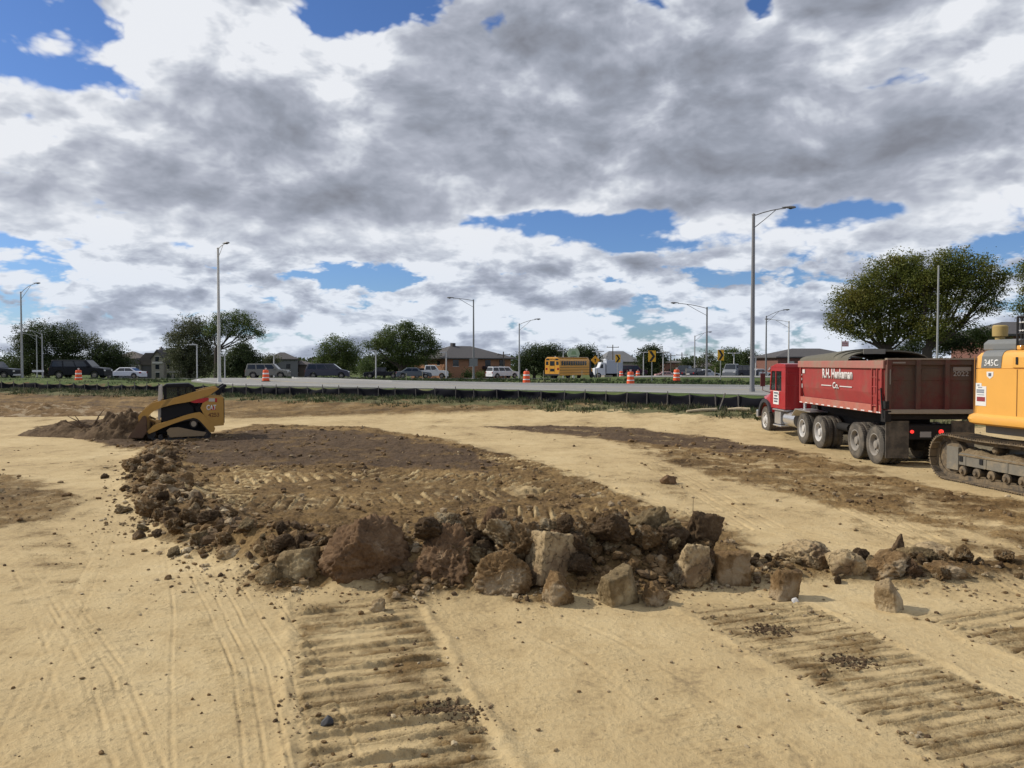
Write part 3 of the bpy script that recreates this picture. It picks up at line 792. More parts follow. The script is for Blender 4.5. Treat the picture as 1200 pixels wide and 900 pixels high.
scatter(W[7:], 104, 0.18, 0.50, 0.24, 'brown clod heaped in the high row right of the two biggest clods', 'clods of the high row', front=0.42, power=1.3, pile=0.36, seed=5)
scatter(W[7:], 48, 0.10, 0.34, 0.17, 'small clod at the foot of the high row of clods', 'clods at the foot of the high row', front=0.05, power=1.8, pile=0.0, seed=15)
scatter(W[4:7], 26, 0.10, 0.30, 0.24, 'brown clod in the low stretch left of the largest clod', 'clods of the low stretch', power=1.8, pile=0.1, seed=6, front=0.15)
scatter(W[1:5], 62, 0.10, 0.42, 0.36, 'brown clod in the left arm of the row', 'clods of the left arm', power=1.6, pile=0.22, seed=7)
scatter([tuple(p) for p in WINDROW2], 46, 0.09, 0.34, 0.22, 'small clod among the pale slabs at the right', 'clods among the pale slabs', power=2.2, pile=0.06, seed=8)
for o in VAR:
    bpy.data.objects.remove(o)

# dry stem in the dark overhanging clod
st = MB(); st.tube([(at(815, 10.3), 10.35, 0.55), (at(814, 10.3), 10.35, 0.75), (at(814, 10.3), 10.33, 0.99)], [0.006, 0.005, 0.003], 5)
tag(st.build('dry_stem', mat('dry_stem', (0.12, 0.09, 0.05), 0.9)), 'thin dry stem sticking up from the dark clod at the right of the high row', 'stem')

# crumbs: uncountable small crumbs of soil over the whole site
def crumbs():
    r_ = np.random.default_rng(21)
    N = 120000
    d = 5.0 * (34 / 5.0) ** r_.uniform(0, 1, N) ; x = r_.uniform(-0.74, 0.74, N) * d
    z, s, br, we, wd = ground(x, d)
    _, dw, _ = seg_sd(x, d, WINDROW); _, dw2, _ = seg_sd(x, d, WINDROW2)
    dens = 0.035 + 0.17 * br + 1.3 * np.exp(-(dw / 0.75) ** 2) + 0.8 * np.exp(-(dw2 / 0.55) ** 2)
    for path, hwid, pitch, amp, soil in TRACKS[:3]:
        _, dt, _ = seg_sd(x, d, np.array(path)); dens = dens + 0.35 * np.exp(-((dt - hwid) / 0.14) ** 2) + 0.06 * (dt < hwid)
    dens = dens * np.clip(0.5 + 1.3 * fbm(x * 0.8, d * 0.8, 3, 91), 0.04, 1.5)
    keep = r_.uniform(0, 1, N) < dens * 0.62
    x, d, z, br, dw = x[keep], d[keep], z[keep], br[keep], dw[keep]; n = len(x)
    base, F = ico(1)
    size = (0.007 + 0.034 * r_.uniform(0, 1, n) ** 3.0) * (0.75 + 0.75 * br) * np.clip(d / 9, 0.8, 1.8) * (1 + 0.9 * np.exp(-(dw / 0.55) ** 2))
    out = []; k = len(base)
    J = r_.uniform(0.55, 1.15, (n, k, 1))
    ang = r_.uniform(0, 6.28, n); c, s_ = np.cos(ang), np.sin(ang)
    B = base[None] * J * np.stack([r_.uniform(.7, 1.4, n), r_.uniform(.7, 1.2, n), r_.uniform(.5, .9, n)], 1)[:, None]
    Bx = B[..., 0] * c[:, None] - B[..., 1] * s_[:, None]; By = B[..., 0] * s_[:, None] + B[..., 1] * c[:, None]
    V = np.stack([Bx * size[:, None] + x[:, None], By * size[:, None] + d[:, None], B[..., 2] * size[:, None] + (z + size * 0.3)[:, None]], -1).reshape(-1, 3)
    FF = (F[None] + (np.arange(n) * k)[:, None, None]).reshape(-1, 3)
    pick = np.where(r_.uniform(0, 1, n) < 0.30 + 0.66 * br, 1, 0); pick = np.where(r_.uniform(0, 1, n) < 0.12, 2, pick)
    o = np_mesh('soil_crumbs', V, FF, [E_TAN, E_BRN, E_DRK], smooth=False, mi=np.repeat(pick, len(F)))
    tag(o, 'loose crumbs and pebbles of soil strewn over the sand and the stripped ground', 'gravel', kind='stuff')
    # dark crumbly patches
    for lab, px, py, w in (('black crumbly patch of soil across the right edge of the wide track marks', 522, 838, 0.40), ('dark crumbly patch in the right hand track marks', 1000, 780, 0.34), ('small dark crumbly patch nearer the row in the right hand track marks', 905, 741, 0.3)):
        p = G(px, py); m_ = 520
        a = r_.normal(0, w * 0.36, m_); b = r_.normal(0, w * 0.22, m_)
        sz = 0.005 + 0.016 * r_.uniform(0, 1, m_) ** 2.5
        gx, gy = p[0] + a, p[1] + b; gz = ground(gx, gy)[0]
        J = r_.uniform(0.6, 1.2, (m_, k, 1))
        V = base[None] * J * sz[:, None, None] + np.stack([gx, gy, gz + sz * 0.15], 1)[:, None]
        FF = (F[None] + (np.arange(m_) * k)[:, None, None]).reshape(-1, 3)
        tag(np_mesh('crumbly_soil', V.reshape(-1, 3), FF, E_DRK, smooth=False), lab, 'soil', kind='stuff')
crumbs()

# ------------------------------------------------------------------ lettering
def lettering(name, s, m, parent, origin, right, up, height, width=None, bold=0.0, space=1.0, depth=0.004):
    """raised letters; origin = lower left corner, right / up = directions on the surface"""
    cu = bpy.data.curves.new(name, 'FONT'); cu.body = s; cu.size = 1.0; cu.extrude = 0.0; cu.offset = bold; cu.space_character = space; cu.resolution_u = 3
    t = bpy.data.objects.new(name, cu); COL.objects.link(t)
    bpy.context.view_layer.update()
    me = bpy.data.meshes.new_from_object(t); COL.objects.unlink(t); bpy.data.objects.remove(t)
    co = np.array([v.co[:] for v in me.vertices]); mn = co.min(0); mx = co.max(0)
    sy = height / (mx[1] - mn[1]); sx = sy if width is None else width / (mx[0] - mn[0])
    r_ = Vector(right).normalized(); u_ = Vector(up).normalized(); n_ = r_.cross(u_)
    bm = bmesh.new(); bm.from_mesh(me)
    ext = bmesh.ops.extrude_face_region(bm, geom=bm.faces[:]); 
    for v in [g_ for g_ in ext['geom'] if isinstance(g_, bmesh.types.BMVert)]: v.co.z += 1.0
    for v in bm.verts:
        p = Vector(origin) + r_ * ((v.co.x - mn[0]) * sx) + u_ * ((v.co.y - mn[1]) * sy) + n_ * (depth * v.co.z)
        v.co = p
    bm.to_mesh(me); bm.free(); me.materials.clear(); me.materials.append(m); me.name = name
    o = bpy.data.objects.new(name, me); COL.objects.link(o); o.parent = parent
    return o

E_DRK2 = earth_mat('load_soil', (0.06, 0.042, 0.022), (0.12, 0.085, 0.045), (0.19, 0.14, 0.08))
DUST = (0.33, 0.26, 0.17)
M_RED = mat('red_paint', (0.38, 0.020, 0.022), 0.42, var=0.12, dirt=0.2, dirtcol=(0.30, 0.12, 0.09), coat=0.3)
M_BOXRED = mat('dusty_red_paint', (0.31, 0.036, 0.030), 0.7, var=0.22, scale=3, dirt=0.55, dirtcol=(0.21, 0.090, 0.060), bump=0.006)
M_RAIL = mat('dusty_rail', (0.42, 0.13, 0.09), 0.85, var=0.2, dirt=0.6, dirtcol=(0.35, 0.22, 0.16), bump=0.004)
M_TAILGATE = mat('mud_caked_red_paint', (0.13, 0.030, 0.024), 0.85, var=0.25, scale=4, dirt=0.92, dirtcol=(0.088, 0.066, 0.046), bump=0.008, dirt_scale=1.0)
M_TYRE = mat('dusty_tyre', (0.065, 0.058, 0.048), 0.95, var=0.3, dirt=0.80, dirtcol=(0.155, 0.130, 0.098), bump=0.01, dirt_scale=3)
M_TYRE2 = mat('black_tyre', (0.020, 0.020, 0.020), 0.9, var=0.2, dirt=0.35, dirtcol=(0.15, 0.13, 0.11), dirt_scale=5)
M_RIM = mat('steel_rim', (0.26, 0.235, 0.20), 0.7, metal=0.0, dirt=0.7, dirtcol=(0.20, 0.17, 0.135), dirt_scale=4)
M_RIMW = mat('white_rim', (0.50, 0.48, 0.45), 0.6, dirt=0.6, dirtcol=(0.33, 0.29, 0.23), dirt_scale=4)
M_CHROME = mat('worn_aluminium', (0.62, 0.62, 0.62), 0.35, metal=0.8, dirt=0.3, dirtcol=(0.3, 0.27, 0.23))
M_FRAME = mat('chassis_black', (0.018, 0.017, 0.016), 0.8, var=0.3, dirt=0.35, dirtcol=(0.07, 0.058, 0.045), spec=0.25)
M_BLACK = mat('black_plastic', (0.016, 0.016, 0.017), 0.6, spec=0.25)
M_WHITE_P = mat('white_paint', (0.70, 0.69, 0.66), 0.6, var=0.06)
M_LETTER = mat('worn_white_letters', (0.62, 0.58, 0.55), 0.7, var=0.1)
M_GLASS = glass('vehicle_glass')
M_GLASSC = glass('clear_glass', (0.05, 0.06, 0.06), clear=0.72)
M_LAMPR = mat('red_lens', (0.5, 0.01, 0.01), 0.2, emit=(1.0, 0.04, 0.03), estr=1.3)
M_AMBER = mat('amber_lens', (0.8, 0.22, 0.02), 0.3)
M_REFL = mat('white_reflector', (0.75, 0.72, 0.68), 0.5)

def wheel(parent, cx, cy, cz, r, w, side, tyre_m=M_TYRE, rim_m=M_RIM, deep=True, lugs=44, name='wheel', axis='x'):
    """tyre with tread blocks, dished rim with hand holes; side = -1 when the outer face looks to -axis"""
    n = 40
    prof = [(r * 0.56, -w * 0.46), (r * 0.80, -w * 0.50), (r * 0.93, -w * 0.46), (r, -w * 0.36), (r, -w * 0.10), (r * 0.975, -w * 0.08), (r * 0.975, w * 0.08), (r, w * 0.10), (r, w * 0.36), (r * 0.93, w * 0.46), (r * 0.80, w * 0.5), (r * 0.56, w * 0.46)]
    t = MB(); vs = []
    base = MB()
    def P(rad, h, a):
        p, q = rad * math.cos(a), rad * math.sin(a)
        return (cx + h, cy + p, cz + q) if axis == 'x' else (cx + p, cy + h, cz + q)
    for rad, h in prof:
        for k in range(n): vs.append(P(rad, h, 2 * math.pi * k / n))
    fs = []; m_ = len(prof)
    for i in range(m_ - 1):
        for k in range(n): fs.append((i * n + k, (i + 1) * n + k, (i + 1) * n + (k + 1) % n, i * n + (k + 1) % n))
    t.add(vs, fs)
    if lugs:
        for k in range(lugs):
            a0 = 2 * math.pi * (k + 0.12) / lugs; a1 = 2 * math.pi * (k + 0.72) / lugs
            for h0, h1 in ((-w * 0.46, -w * 0.14), (w * 0.14, w * 0.46)):
                b = [P(r * 0.95, h0, a0), P(r * 0.95, h1, a0), P(r * 0.95, h1, a1), P(r * 0.95, h0, a1)]
                tt = [P(r * 1.018, h0 * 0.9, a0), P(r * 1.025, h1, a0), P(r * 1.025, h1, a1), P(r * 1.018, h0 * 0.9, a1)]
                t.hexa(b, tt)
    w_o = MB()
    f = side
    rp = [(r * 0.58, f * w * 0.46), (r * 0.60, f * w * 0.49), (r * 0.56, f * w * 0.50), (r * 0.52, f * w * 0.44), (r * 0.48, f * w * (0.10 if deep else 0.34)), (r * 0.30, f * w * (0.02 if deep else 0.40)), (r * 0.24, f * w * (0.16 if deep else 0.46)), (r * 0.20, f * w * (0.40 if deep else 0.60)), (r * 0.06, f * w * (0.42 if deep else 0.64))]
    vs = []
    for rad, h in rp:
        for k in range(n): vs.append(P(rad, h, 2 * math.pi * k / n))
    fs = []
    for i in range(len(rp) - 1):
        for k in range(n): fs.append((i * n + k, (i + 1) * n + k, (i + 1) * n + (k + 1) % n, i * n + (k + 1) % n))
    fs.append(tuple((len(rp) - 1) * n + k for k in range(n)))
    w_o.add(vs, fs)
    # dark hand holes
    hh = MB()
    for k in range(8 if r > 0.4 else 5):
        a = 2 * math.pi * k / (8 if r > 0.4 else 5)
        hc = f * w * (0.075 if deep else 0.37) + f * 0.012
        rr_ = r * 0.40; q = r * 0.055
        pts = [P(rr_ + q * math.cos(b), hc, a + (q * math.sin(b)) / rr_) for b in [i * math.pi / 3 for i in range(6)]]
        pts2 = [P(rr_ + q * math.cos(b), hc - f * 0.02, a + (q * math.sin(b)) / rr_) for b in [i * math.pi / 3 for i in range(6)]]
        hh.add(pts + pts2, [tuple(range(6)), tuple(range(11, 5, -1))] + [(i, (i + 1) % 6, 6 + (i + 1) % 6, 6 + i) for i in range(6)])
    wo = t.build(name, tyre_m, parent, smooth=True, angle=50)
    ro = w_o.build('rim', rim_m, wo, smooth=True, angle=40)
    hh.v and w_o
    hh.build('hand_hole', M_BLACK, wo)
    return wo

# ------------------------------------------------------------------ red dump truck
def dump_truck():
    gz = 0.02
    T = thing('dump_truck', 'red dump truck with a dusty loaded box and mud caked tailgate, standing beside the excavator', 'truck', (10.0, 20.7, gz))
    # --- chassis
    b = MB(); b.box(0.72, 0.86, 0.25, 10.8, 0.78, 1.06); b.box(1.56, 1.70, 0.25, 10.8, 0.78, 1.06)
    for y in (0.6, 1.8, 3.4, 4.5, 5.9, 7.4, 9.85): b.box(0.86, 1.56, y - 0.08, y + 0.08, 0.55, 0.95)
    b.box(0.3, 2.12, 0.12, 0.25, 0.80, 1.12); b.box(0.66, 1.76, 1.0, 5.9, 1.06, 1.30)
    b.build('chassis', M_FRAME, T, bevel=0.01)
    for y in (0.6, 1.8, 4.5, 5.9):
        ax = MB(); ax.tube([(0.3, y, 0.52), (2.12, y, 0.52)], 0.09, 12); ax.lathe([(0.05, -0.2), (0.2, -0.1), (0.2, 0.1), (0.05, 0.2)], (1.2, y, 0.55), 'x', 16)
        ax.build('axle', M_FRAME, T, smooth=True)
    for y in (0.6, 1.8, 4.5, 5.9):
        for x, s in ((0.14, -1), (0.47, 1), (1.95, -1), (2.28, 1)):
            wheel(T, x, y, 0.52, 0.52, 0.28, -1 if x < 1 else 1, deep=(x in (0.14, 2.28)), rim_m=M_RIM if y < 4 else M_RIMW)
    for x, s in ((0.16, -1), (2.26, 1)): wheel(T, x, 9.85, 0.52, 0.52, 0.30, s, deep=False, rim_m=M_RIMW, tyre_m=M_TYRE)
    fl = MB(); fl.box(0.02, 0.64, -0.02, 0.01, 0.22, 1.22); fl.build('mud_flap', M_TYRE, T)
    fl = MB(); fl.box(1.78, 2.40, -0.02, 0.01, 0.22, 1.22); fl.build('mud_flap', M_TYRE, T)
    # --- box: one shell with a curved belly
    bx = MB(); L0, L1 = 0.10, 6.2
    sec = [(0.30, 1.42), (0.10, 1.62), (0.03, 1.95), (0.02, 2.62), (2.40, 2.62), (2.39, 1.95), (2.32, 1.62), (2.12, 1.42)]
    inn = [(0.34, 1.50), (0.16, 1.68), (0.09, 1.98), (0.09, 2.62), (2.33, 2.62), (2.33, 1.98), (2.26, 1.68), (2.08, 1.50)]
    vs = [(x, L0, z) for x, z in sec] + [(x, L1 - (2.62 - z) * 0.16, z) for x, z in sec] + [(x, L0, z) for x, z in inn] + [(x, L1 - 0.08 - (2.62 - z) * 0.16, z) for x, z in inn]
    fs = []
    for i in range(8):
        j = (i + 1) % 8
        if i != 3:
            fs.append((i, 8 + i, 8 + j, j)); fs.append((16 + i, 16 + j, 24 + j, 24 + i))
    fs.append(tuple(range(8, 16))); fs.append(tuple(range(31, 23, -1))); fs.append((3, 19, 27, 11)); fs.append((4, 12, 28, 20)); fs.append((11, 27, 28, 12))
    fs += [(i, i + 1, 17 + i, 16 + i) for i in range(3)] + [(i, i + 1, 17 + i, 16 + i) for i in range(4, 7)] + [(7, 0, 16, 23)]
    bx.add(vs, fs); bx.build('dump_box', M_BOXRED, T)
    # rails
    r_ = MB()
    for x0, x1 in ((-0.045, 0.10), (2.32, 2.465)): r_.box(x0, x1, 0.05, 6.24, 2.62, 2.84)
    r_.box(0.10, 2.32, 6.14, 6.24, 2.62, 2.92); r_.build('top_rail', mat('dusty_top_rail', (0.36, 0.14, 0.11), 0.85, dirt=0.72, dirtcol=(0.26, 0.21, 0.15), bump=0.004), T, bevel=0.015)
    r_ = MB()
    for x0, x1 in ((-0.03, 0.06), (2.36, 2.45)):
        r_.box(x0, x1, 0.12, 6.05, 1.40, 1.62)
    r_.build('side_rail', M_RAIL, T, bevel=0.008)
    rf = MB()
    for k in range(13): rf.box(-0.036, -0.0305, 0.2 + k * 0.47, 0.42 + k * 0.47, 1.415, 1.445)
    rf.build('reflector_strip', M_REFL, T)
    sp = MB()
    for y in (0.14, 6.0): sp.prism([(-0.04, 1.45), (0.03, 1.40), (0.03, 2.62), (-0.04, 2.62)], 'y', y, y + 0.09); sp.prism([(2.39, 1.40), (2.46, 1.45), (2.46, 2.62), (2.39, 2.62)], 'y', y, y + 0.09)
    sp.build('side_post', M_BOXRED, T, bevel=0.008)
    # ladder at the rear end of the left side
    ld = MB()
    for y in (0.30, 0.60): ld.box(-0.085, -0.045, y, y + 0.04, 1.45, 2.62)
    for z in (1.60, 1.86, 2.12, 2.38): ld.tube([(-0.066, 0.31, z), (-0.066, 0.63, z)], 0.014, 8)
    ld.build('ladder', M_BOXRED, T)
    # tailgate
    tg = MB(); tg.box(0.02, 2.40, 0.0, 0.07, 1.52, 2.86)
    for x in (0.0, 0.78, 1.55, 2.30): tg.box(x, x + 0.12, -0.10, 0.0, 1.50, 2.86)
    tg.box(0.0, 2.42, -0.06, 0.0, 2.72, 2.86)
    for x in (0.13, 0.91, 1.68): tg.prism([(x, 2.30), (x + 0.06, 2.62), (x + 0.58, 2.62), (x + 0.62, 2.30)], 'y', -0.012, 0.0)
    tg.build('tailgate', M_TAILGATE, T, bevel=0.012)
    lg = MB(); lg.prism([(-0.16, 1.42), (0.02, 1.40), (0.02, 1.53), (-0.10, 1.53)], 'x', 0.02, 2.40); lg.build('spill_ledge', mat('dusty_ledge', (0.30, 0.24, 0.16), 0.9, dirt=0.5), T, bevel=0.01)
    lat = MB(); lat.box(-0.05, 0.05, -0.12, 0.12, 1.55, 1.75); lat.tube([(-0.07, -0.05, 1.3), (-0.07, 0.05, 1.7), (-0.07, 0.1, 2.1)], 0.02, 6); lat.box(-0.06, 0.10, -0.14, 0.10, 1.2, 1.5); lat.build('tailgate_latch', M_FRAME, T); lat = MB(); lat.box(2.42, 2.50, -0.14, 0.10, 1.2, 1.7); lat.build('tailgate_latch', M_FRAME, T)
    tr = MB(); tr.box(0.05, 2.37, -0.03, 0.14, 1.26, 1.39); tr.build('rear_sill', M_FRAME, T, bevel=0.01)
    cap = MB(); cap.box(0.0, 2.42, -0.09, 0.04, 2.86, 2.90); cap.build('tailgate_cap', mat('pale_dust', (0.30, 0.25, 0.19), 0.95, dirt=0.4), T)
    st = MB(); st.box(1.80, 2.28, -0.022, -0.013, 2.56, 2.66, 0); st.box(0.06, 0.09, -0.11, -0.104, 2.2, 2.6); st.box(0.16, 0.5, -0.07, -0.064, 2.76, 2.80)
    st.build('reflector_strip', mat('dull_sticker', (0.24, 0.21, 0.18), 0.8, dirt=0.3), T)
    lettering('unit_number', '2022', mat('faded_letters', (0.33, 0.30, 0.27), 0.9), T, (1.80, -0.017, 2.42), (1, 0, 0), (0, 0, 1), 0.13, 0.42, bold=0.01)
    # rear lamps and plate
    bl = MB(); bl.box(0.55, 1.90, -0.01, 0.10, 0.72, 1.10); bl.build('lamp_panel', M_FRAME, T, bevel=0.01)
    for x, rr in ((0.72, 0.045), (1.50, 0.06)):
        lm = MB(); lm.lathe([(rr, 0), (rr, -0.03), (rr * 0.6, -0.045)], (x, -0.012, 0.93), 'y', 18); lm.build('tail_light', M_LAMPR, T, smooth=True)
    pl = MB(); pl.box(0.94, 1.24, -0.018, -0.011, 0.78, 0.93); pl.build('licence_plate', mat('dirty_plate', (0.32, 0.31, 0.30), 0.7, dirt=0.5), T)
    # heaped soil and rolled tarp
    n = 34; xs = np.linspace(0.1, 2.32, n); ys = np.linspace(0.10, 6.0, 70); XX, YY = np.meshgrid(xs, ys)
    hz = 2.55 + 0.34 * np.sin(np.pi * (XX - 0.1) / 2.22) ** 0.7 * (0.62 + 0.38 * np.exp(-((YY - 2.0) / 1.7) ** 2)) + 0.09 * fbm(XX * 1.6, YY * 1.6, 5, 5) - 0.16 * sstep(YY, 3.2, 5.8) - 0.10 * sstep(1.0 - YY, 0, 1)
    V = np.stack([XX.ravel(), YY.ravel(), hz.ravel()], 1); V = np.concatenate([V, V * [1, 1, 0] + [0, 0, 1.9]])
    i = np.arange(n * 70).reshape(70, n); F = np.stack([i[:-1, :-1], i[:-1, 1:], i[1:, 1:], i[1:, :-1]], -1).reshape(-1, 4)
    np_mesh('soil_load', V, F, E_DRK2, T)
    tp = MB(); N = 14
    for k in range(7):
        y0 = 2.35 + k * 0.55; y1 = y0 + 0.53
        def arc(y, amp, drop=0): return [(1.21 - 1.2 * math.cos(math.pi * q / N), y, 2.84 - drop + amp * math.sin(math.pi * q / N) ** 0.8) for q in range(N + 1)]
        a = arc(y0, 0.38 - 0.03 * abs(k - 2)); c = arc(y1 + 0.05, 0.36 - 0.03 * abs(k - 2)); d_ = arc(y0, 0.355 - 0.03 * abs(k - 2), 0.02); e = arc(y1 + 0.05, 0.335 - 0.03 * abs(k - 2), 0.02)
        vs = a + c + d_ + e; M_ = N + 1; fs = []
        for q in range(N): fs += [(q, q + 1, M_ + q + 1, M_ + q), (3 * M_ + q, 3 * M_ + q + 1, 2 * M_ + q + 1, 2 * M_ + q), (2 * M_ + q, 2 * M_ + q + 1, q + 1, q), (M_ + q, M_ + q + 1, 3 * M_ + q + 1, 3 * M_ + q)]
        tp.add(vs, fs)
    tp.build('tarp', mat('olive_tarp', (0.115, 0.105, 0.075), 0.85, var=0.2, dirt=0.35, dirtcol=(0.24, 0.20, 0.14)), T, smooth=True)
    pt = MB(); pt.box(0.45, 1.1, 2.30, 2.33, 3.04, 3.19); pt.build('tarp_plate', mat('grey_plate', (0.20, 0.19, 0.16), 0.8), T)
    # lettering on the left side, read from front to back
    lx = 0.006
    lettering('lettering', 'R.H. Henkeman', M_LETTER, T, (lx, 4.22, 2.28), (0, -1, 0), (0, 0, 1), 0.31, 2.2, bold=0.045)
    lettering('lettering', 'Co.', M_LETTER, T, (lx, 3.42, 1.97), (0, -1, 0), (0, 0, 1), 0.21, 0.45, bold=0.035)
    ln = MB(); ln.box(0.004, 0.012, 3.52, 4.30, 2.045, 2.075); ln.box(0.004, 0.012, 2.05, 2.90, 2.045, 2.075)
    for y, z, w, h in ((5.72, 2.42, 0.20, 0.13), (5.96, 2.18, 0.10, 0.08), (5.96, 2.34, 0.08, 0.05), (5.92, 1.92, 0.05, 0.14)): ln.box(0.0, 0.012, y, y + w, z, z + h)
    ln.build('sign_strip', M_LETTER, T)
    # --- cab: panels with real openings
    R_ = MB(); cx0, cx1, cy0, cy1 = 0.06, 2.30, 7.75, 9.30
    z0, zb, zw, zr = 1.05, 1.72, 2.46, 2.60        # floor, belt, window top, roof
    def side(xa, xb):
        # lower door, pillars and header of one side
        R_.box(xa, xb, cy0, cy1 + 0.1, z0, zb)
        R_.box(xa, xb, cy0, cy0 + 0.42, zb, zw)            # rear quarter
        R_.box(xa, xb, cy0 + 1.02, cy0 + 1.08, zb, zw)     # vent window post
        R_.prism([(cy1 - 0.02, zw), (cy1 + 0.05, zw), (cy1 + 0.19, zb), (cy1 + 0.10, zb)], 'x', xa, xb)
        R_.box(xa, xb, cy0, cy1 + 0.05, zw, zr)
    side(cx0, cx0 + 0.06); side(cx1 - 0.06, cx1)
    R_.box(cx0 + 0.06, cx1 - 0.06, cy0, cy0 + 0.05, z0, 1.95)    # back wall with a window
    R_.box(cx0 + 0.06, 0.62, cy0, cy0 + 0.05, 1.95, 2.40); R_.box(1.74, cx1 - 0.06, cy0, cy0 + 0.05, 1.95, 2.40); R_.box(cx0 + 0.06, cx1 - 0.06, cy0, cy0 + 0.05, 2.40, zr)
    R_.box(cx0 + 0.06, cx1 - 0.06, cy1 + 0.05, cy1 + 0.15, z0, zb + 0.05)
    R_.prism([(cy0 - 0.02, zr), (cy0 + 0.0, zr + 0.13), (cy0 + 0.9, zr + 0.15), (cy1 + 0.10, zr + 0.02), (cy1 + 0.10, zr)], 'x', cx0 - 0.01, cx1 + 0.01)
    R_.build('cab', M_RED, T, bevel=0.02)
    w = MB(); w.box(cx0 + 0.025, cx0 + 0.035, cy0 + 0.42, cy0 + 1.02, zb, zw); w.box(cx1 - 0.035, cx1 - 0.025, cy0 + 0.42, cy0 + 1.02, zb, zw)
    for xa in (cx0 + 0.025, cx1 - 0.035): w.prism([(cy0 + 1.08, zb), (cy1 + 0.10, zb), (cy1 - 0.02, zw), (cy0 + 1.08, zw)], 'x', xa, xa + 0.01)
    w.hexa([(0.13, cy1 + 0.12, zb + 0.05), (2.23, cy1 + 0.12, zb + 0.05), (2.23, cy1 + 0.13, zb + 0.05), (0.13, cy1 + 0.13, zb + 0.05)], [(0.13, cy1 - 0.0, zw), (2.23, cy1 - 0.0, zw), (2.23, cy1 + 0.01, zw), (0.13, cy1 + 0.01, zw)])
    w.box(0.62, 1.74, cy0 + 0.02, cy0 + 0.03, 1.95, 2.40)
    w.build('window', M_GLASSC, T)
    tr = MB()
    tr.box(cx0 - 0.008, cx0, cy0 + 0.5, cy1 + 0.08, zb - 0.04, zb - 0.01); tr.box(cx0 - 0.012, cx0, cy0 + 0.54, cy0 + 0.545, z0 + 0.03, zb - 0.05)
    tr.build('trim_strip', mat('light_red_trim', (0.6, 0.18, 0.16), 0.5), T)
    hd = MB(); hd.box(cx0 - 0.03, cx0 - 0.01, cy0 + 0.62, cy0 + 0.76, zb - 0.14, zb - 0.11); hd.build('door_handle', M_CHROME, T)
    se = MB(); se.box(0.5, 1.0, 7.9, 8.02, 1.2, 2.05); se.box(0.5, 1.0, 8.02, 8.5, 1.2, 1.42); se.box(1.4, 1.9, 7.9, 8.02, 1.2, 2.05); se.build('seat', M_BLACK, T, bevel=0.03)
    stw = MB(); stw.lathe([(0.22, 0), (0.24, 0.015), (0.22, 0.03)], (0.75, 8.95, 1.75), 'y', 20); stw.build('steering_wheel', M_BLACK, T)
    vz = MB(); vz.prism([(cy1 + 0.02, zw + 0.08), (cy1 + 0.34, zw - 0.04), (cy1 + 0.34, zw + 0.02), (cy1 + 0.02, zw + 0.16)], 'x', cx0 - 0.04, cx1 + 0.04); vz.build('sun_visor', M_CHROME, T)
    for sx, x0 in ((-1, cx0), (1, cx1)):
        mr = MB(); xm = x0 + sx * 0.26
        mr.box(xm - 0.09, xm + 0.09, cy1 + 0.18, cy1 + 0.23, 1.86, 2.36)
        mr.tube([(x0, cy1 + 0.1, 2.48), (xm, cy1 + 0.2, 2.44), (xm, cy1 + 0.2, 1.70), (x0, cy1 + 0.08, 1.62)], 0.016, 8)
        mr.build('mirror', mat('dark_mirror_housing', (0.12, 0.03, 0.03), 0.5), T, bevel=0.008)
    # door placard
    pc = MB(); pc.box(cx0 - 0.012, cx0 - 0.002, cy0 + 0.66, cy0 + 1.26, 1.20, 1.70); pcb = pc.build('door_placard', M_WHITE_P, T)
    q = MB()
    for k, (a, b_, z) in enumerate(((0.74, 1.18, 1.60), (0.80, 1.14, 1.49), (0.74, 1.20, 1.38), (0.78, 1.16, 1.28))): q.box(cx0 - 0.018, cx0 - 0.0125, cy0 + a, cy0 + b_, z, z + 0.06)
    q.build('placard_print', mat('dark_print', (0.10, 0.11, 0.14), 0.7), pcb)
    # hood, fenders, bumper
    h = MB(); h.hexa([(0.45, 9.44, 1.05), (1.91, 9.44, 1.05), (1.75, 10.9, 0.95), (0.61, 10.9, 0.95)], [(0.44, 9.44, 1.98), (1.92, 9.44, 1.98), (1.76, 10.9, 1.70), (0.60, 10.9, 1.70)]); h.build('hood', M_RED, T, bevel=0.07)
    gr = MB(); gr.box(0.68, 1.68, 10.901, 10.95, 1.0, 1.56); gr.build('grille', M_CHROME, T, bevel=0.01)
    for sx in (0, 1):
        f = MB(); N = 12; ro, ri = 0.76, 0.70; xa, xb = (0.0, 0.60) if sx == 0 else (1.76, 2.36)
        pts = [(9.85 + ro * math.cos(a), 0.60 + ro * math.sin(a)) for a in [math.pi * (0.02 + 0.86 * k / N) for k in range(N + 1)]]
        pin = [(9.85 + ri * math.cos(a), 0.60 + ri * math.sin(a)) for a in [math.pi * (0.02 + 0.86 * k / N) for k in range(N, -1, -1)]]
        for k in range(N):
            f.prism([pts[k], pts[k + 1], pin[N - k - 1], pin[N - k]], 'x', xa + 0.06, xb)
        fo = f.build('fender', M_RED, T)
        f2 = MB()
        for k in range(N):
            f2.prism([(p[0], p[1]) for p in (pts[k], pts[k + 1])] + [((p[0] - 9.85) * 0.82 + 9.85, (p[1] - 0.6) * 0.82 + 0.6) for p in (pts[k + 1], pts[k])], 'x', (xa - 0.03) if sx == 0 else xb, (xa + 0.06) if sx == 0 else xb + 0.06)
        f2.build('fender_flare', mat('black_rubber', (0.03, 0.03, 0.035), 0.6), T)
        f3 = MB(); f3.hexa([(xa + 0.02, 9.40, 1.0), (xb, 9.40, 1.0), (xb, 9.8, 1.28), (xa + 0.02, 9.8, 1.28)], [(xa + 0.10, 9.40, 1.62), (xb, 9.40, 1.74), (xb, 10.6, 1.50), (xa + 0.14, 10.5, 1.40)]); f3.build('fender', M_RED, T, bevel=0.05)
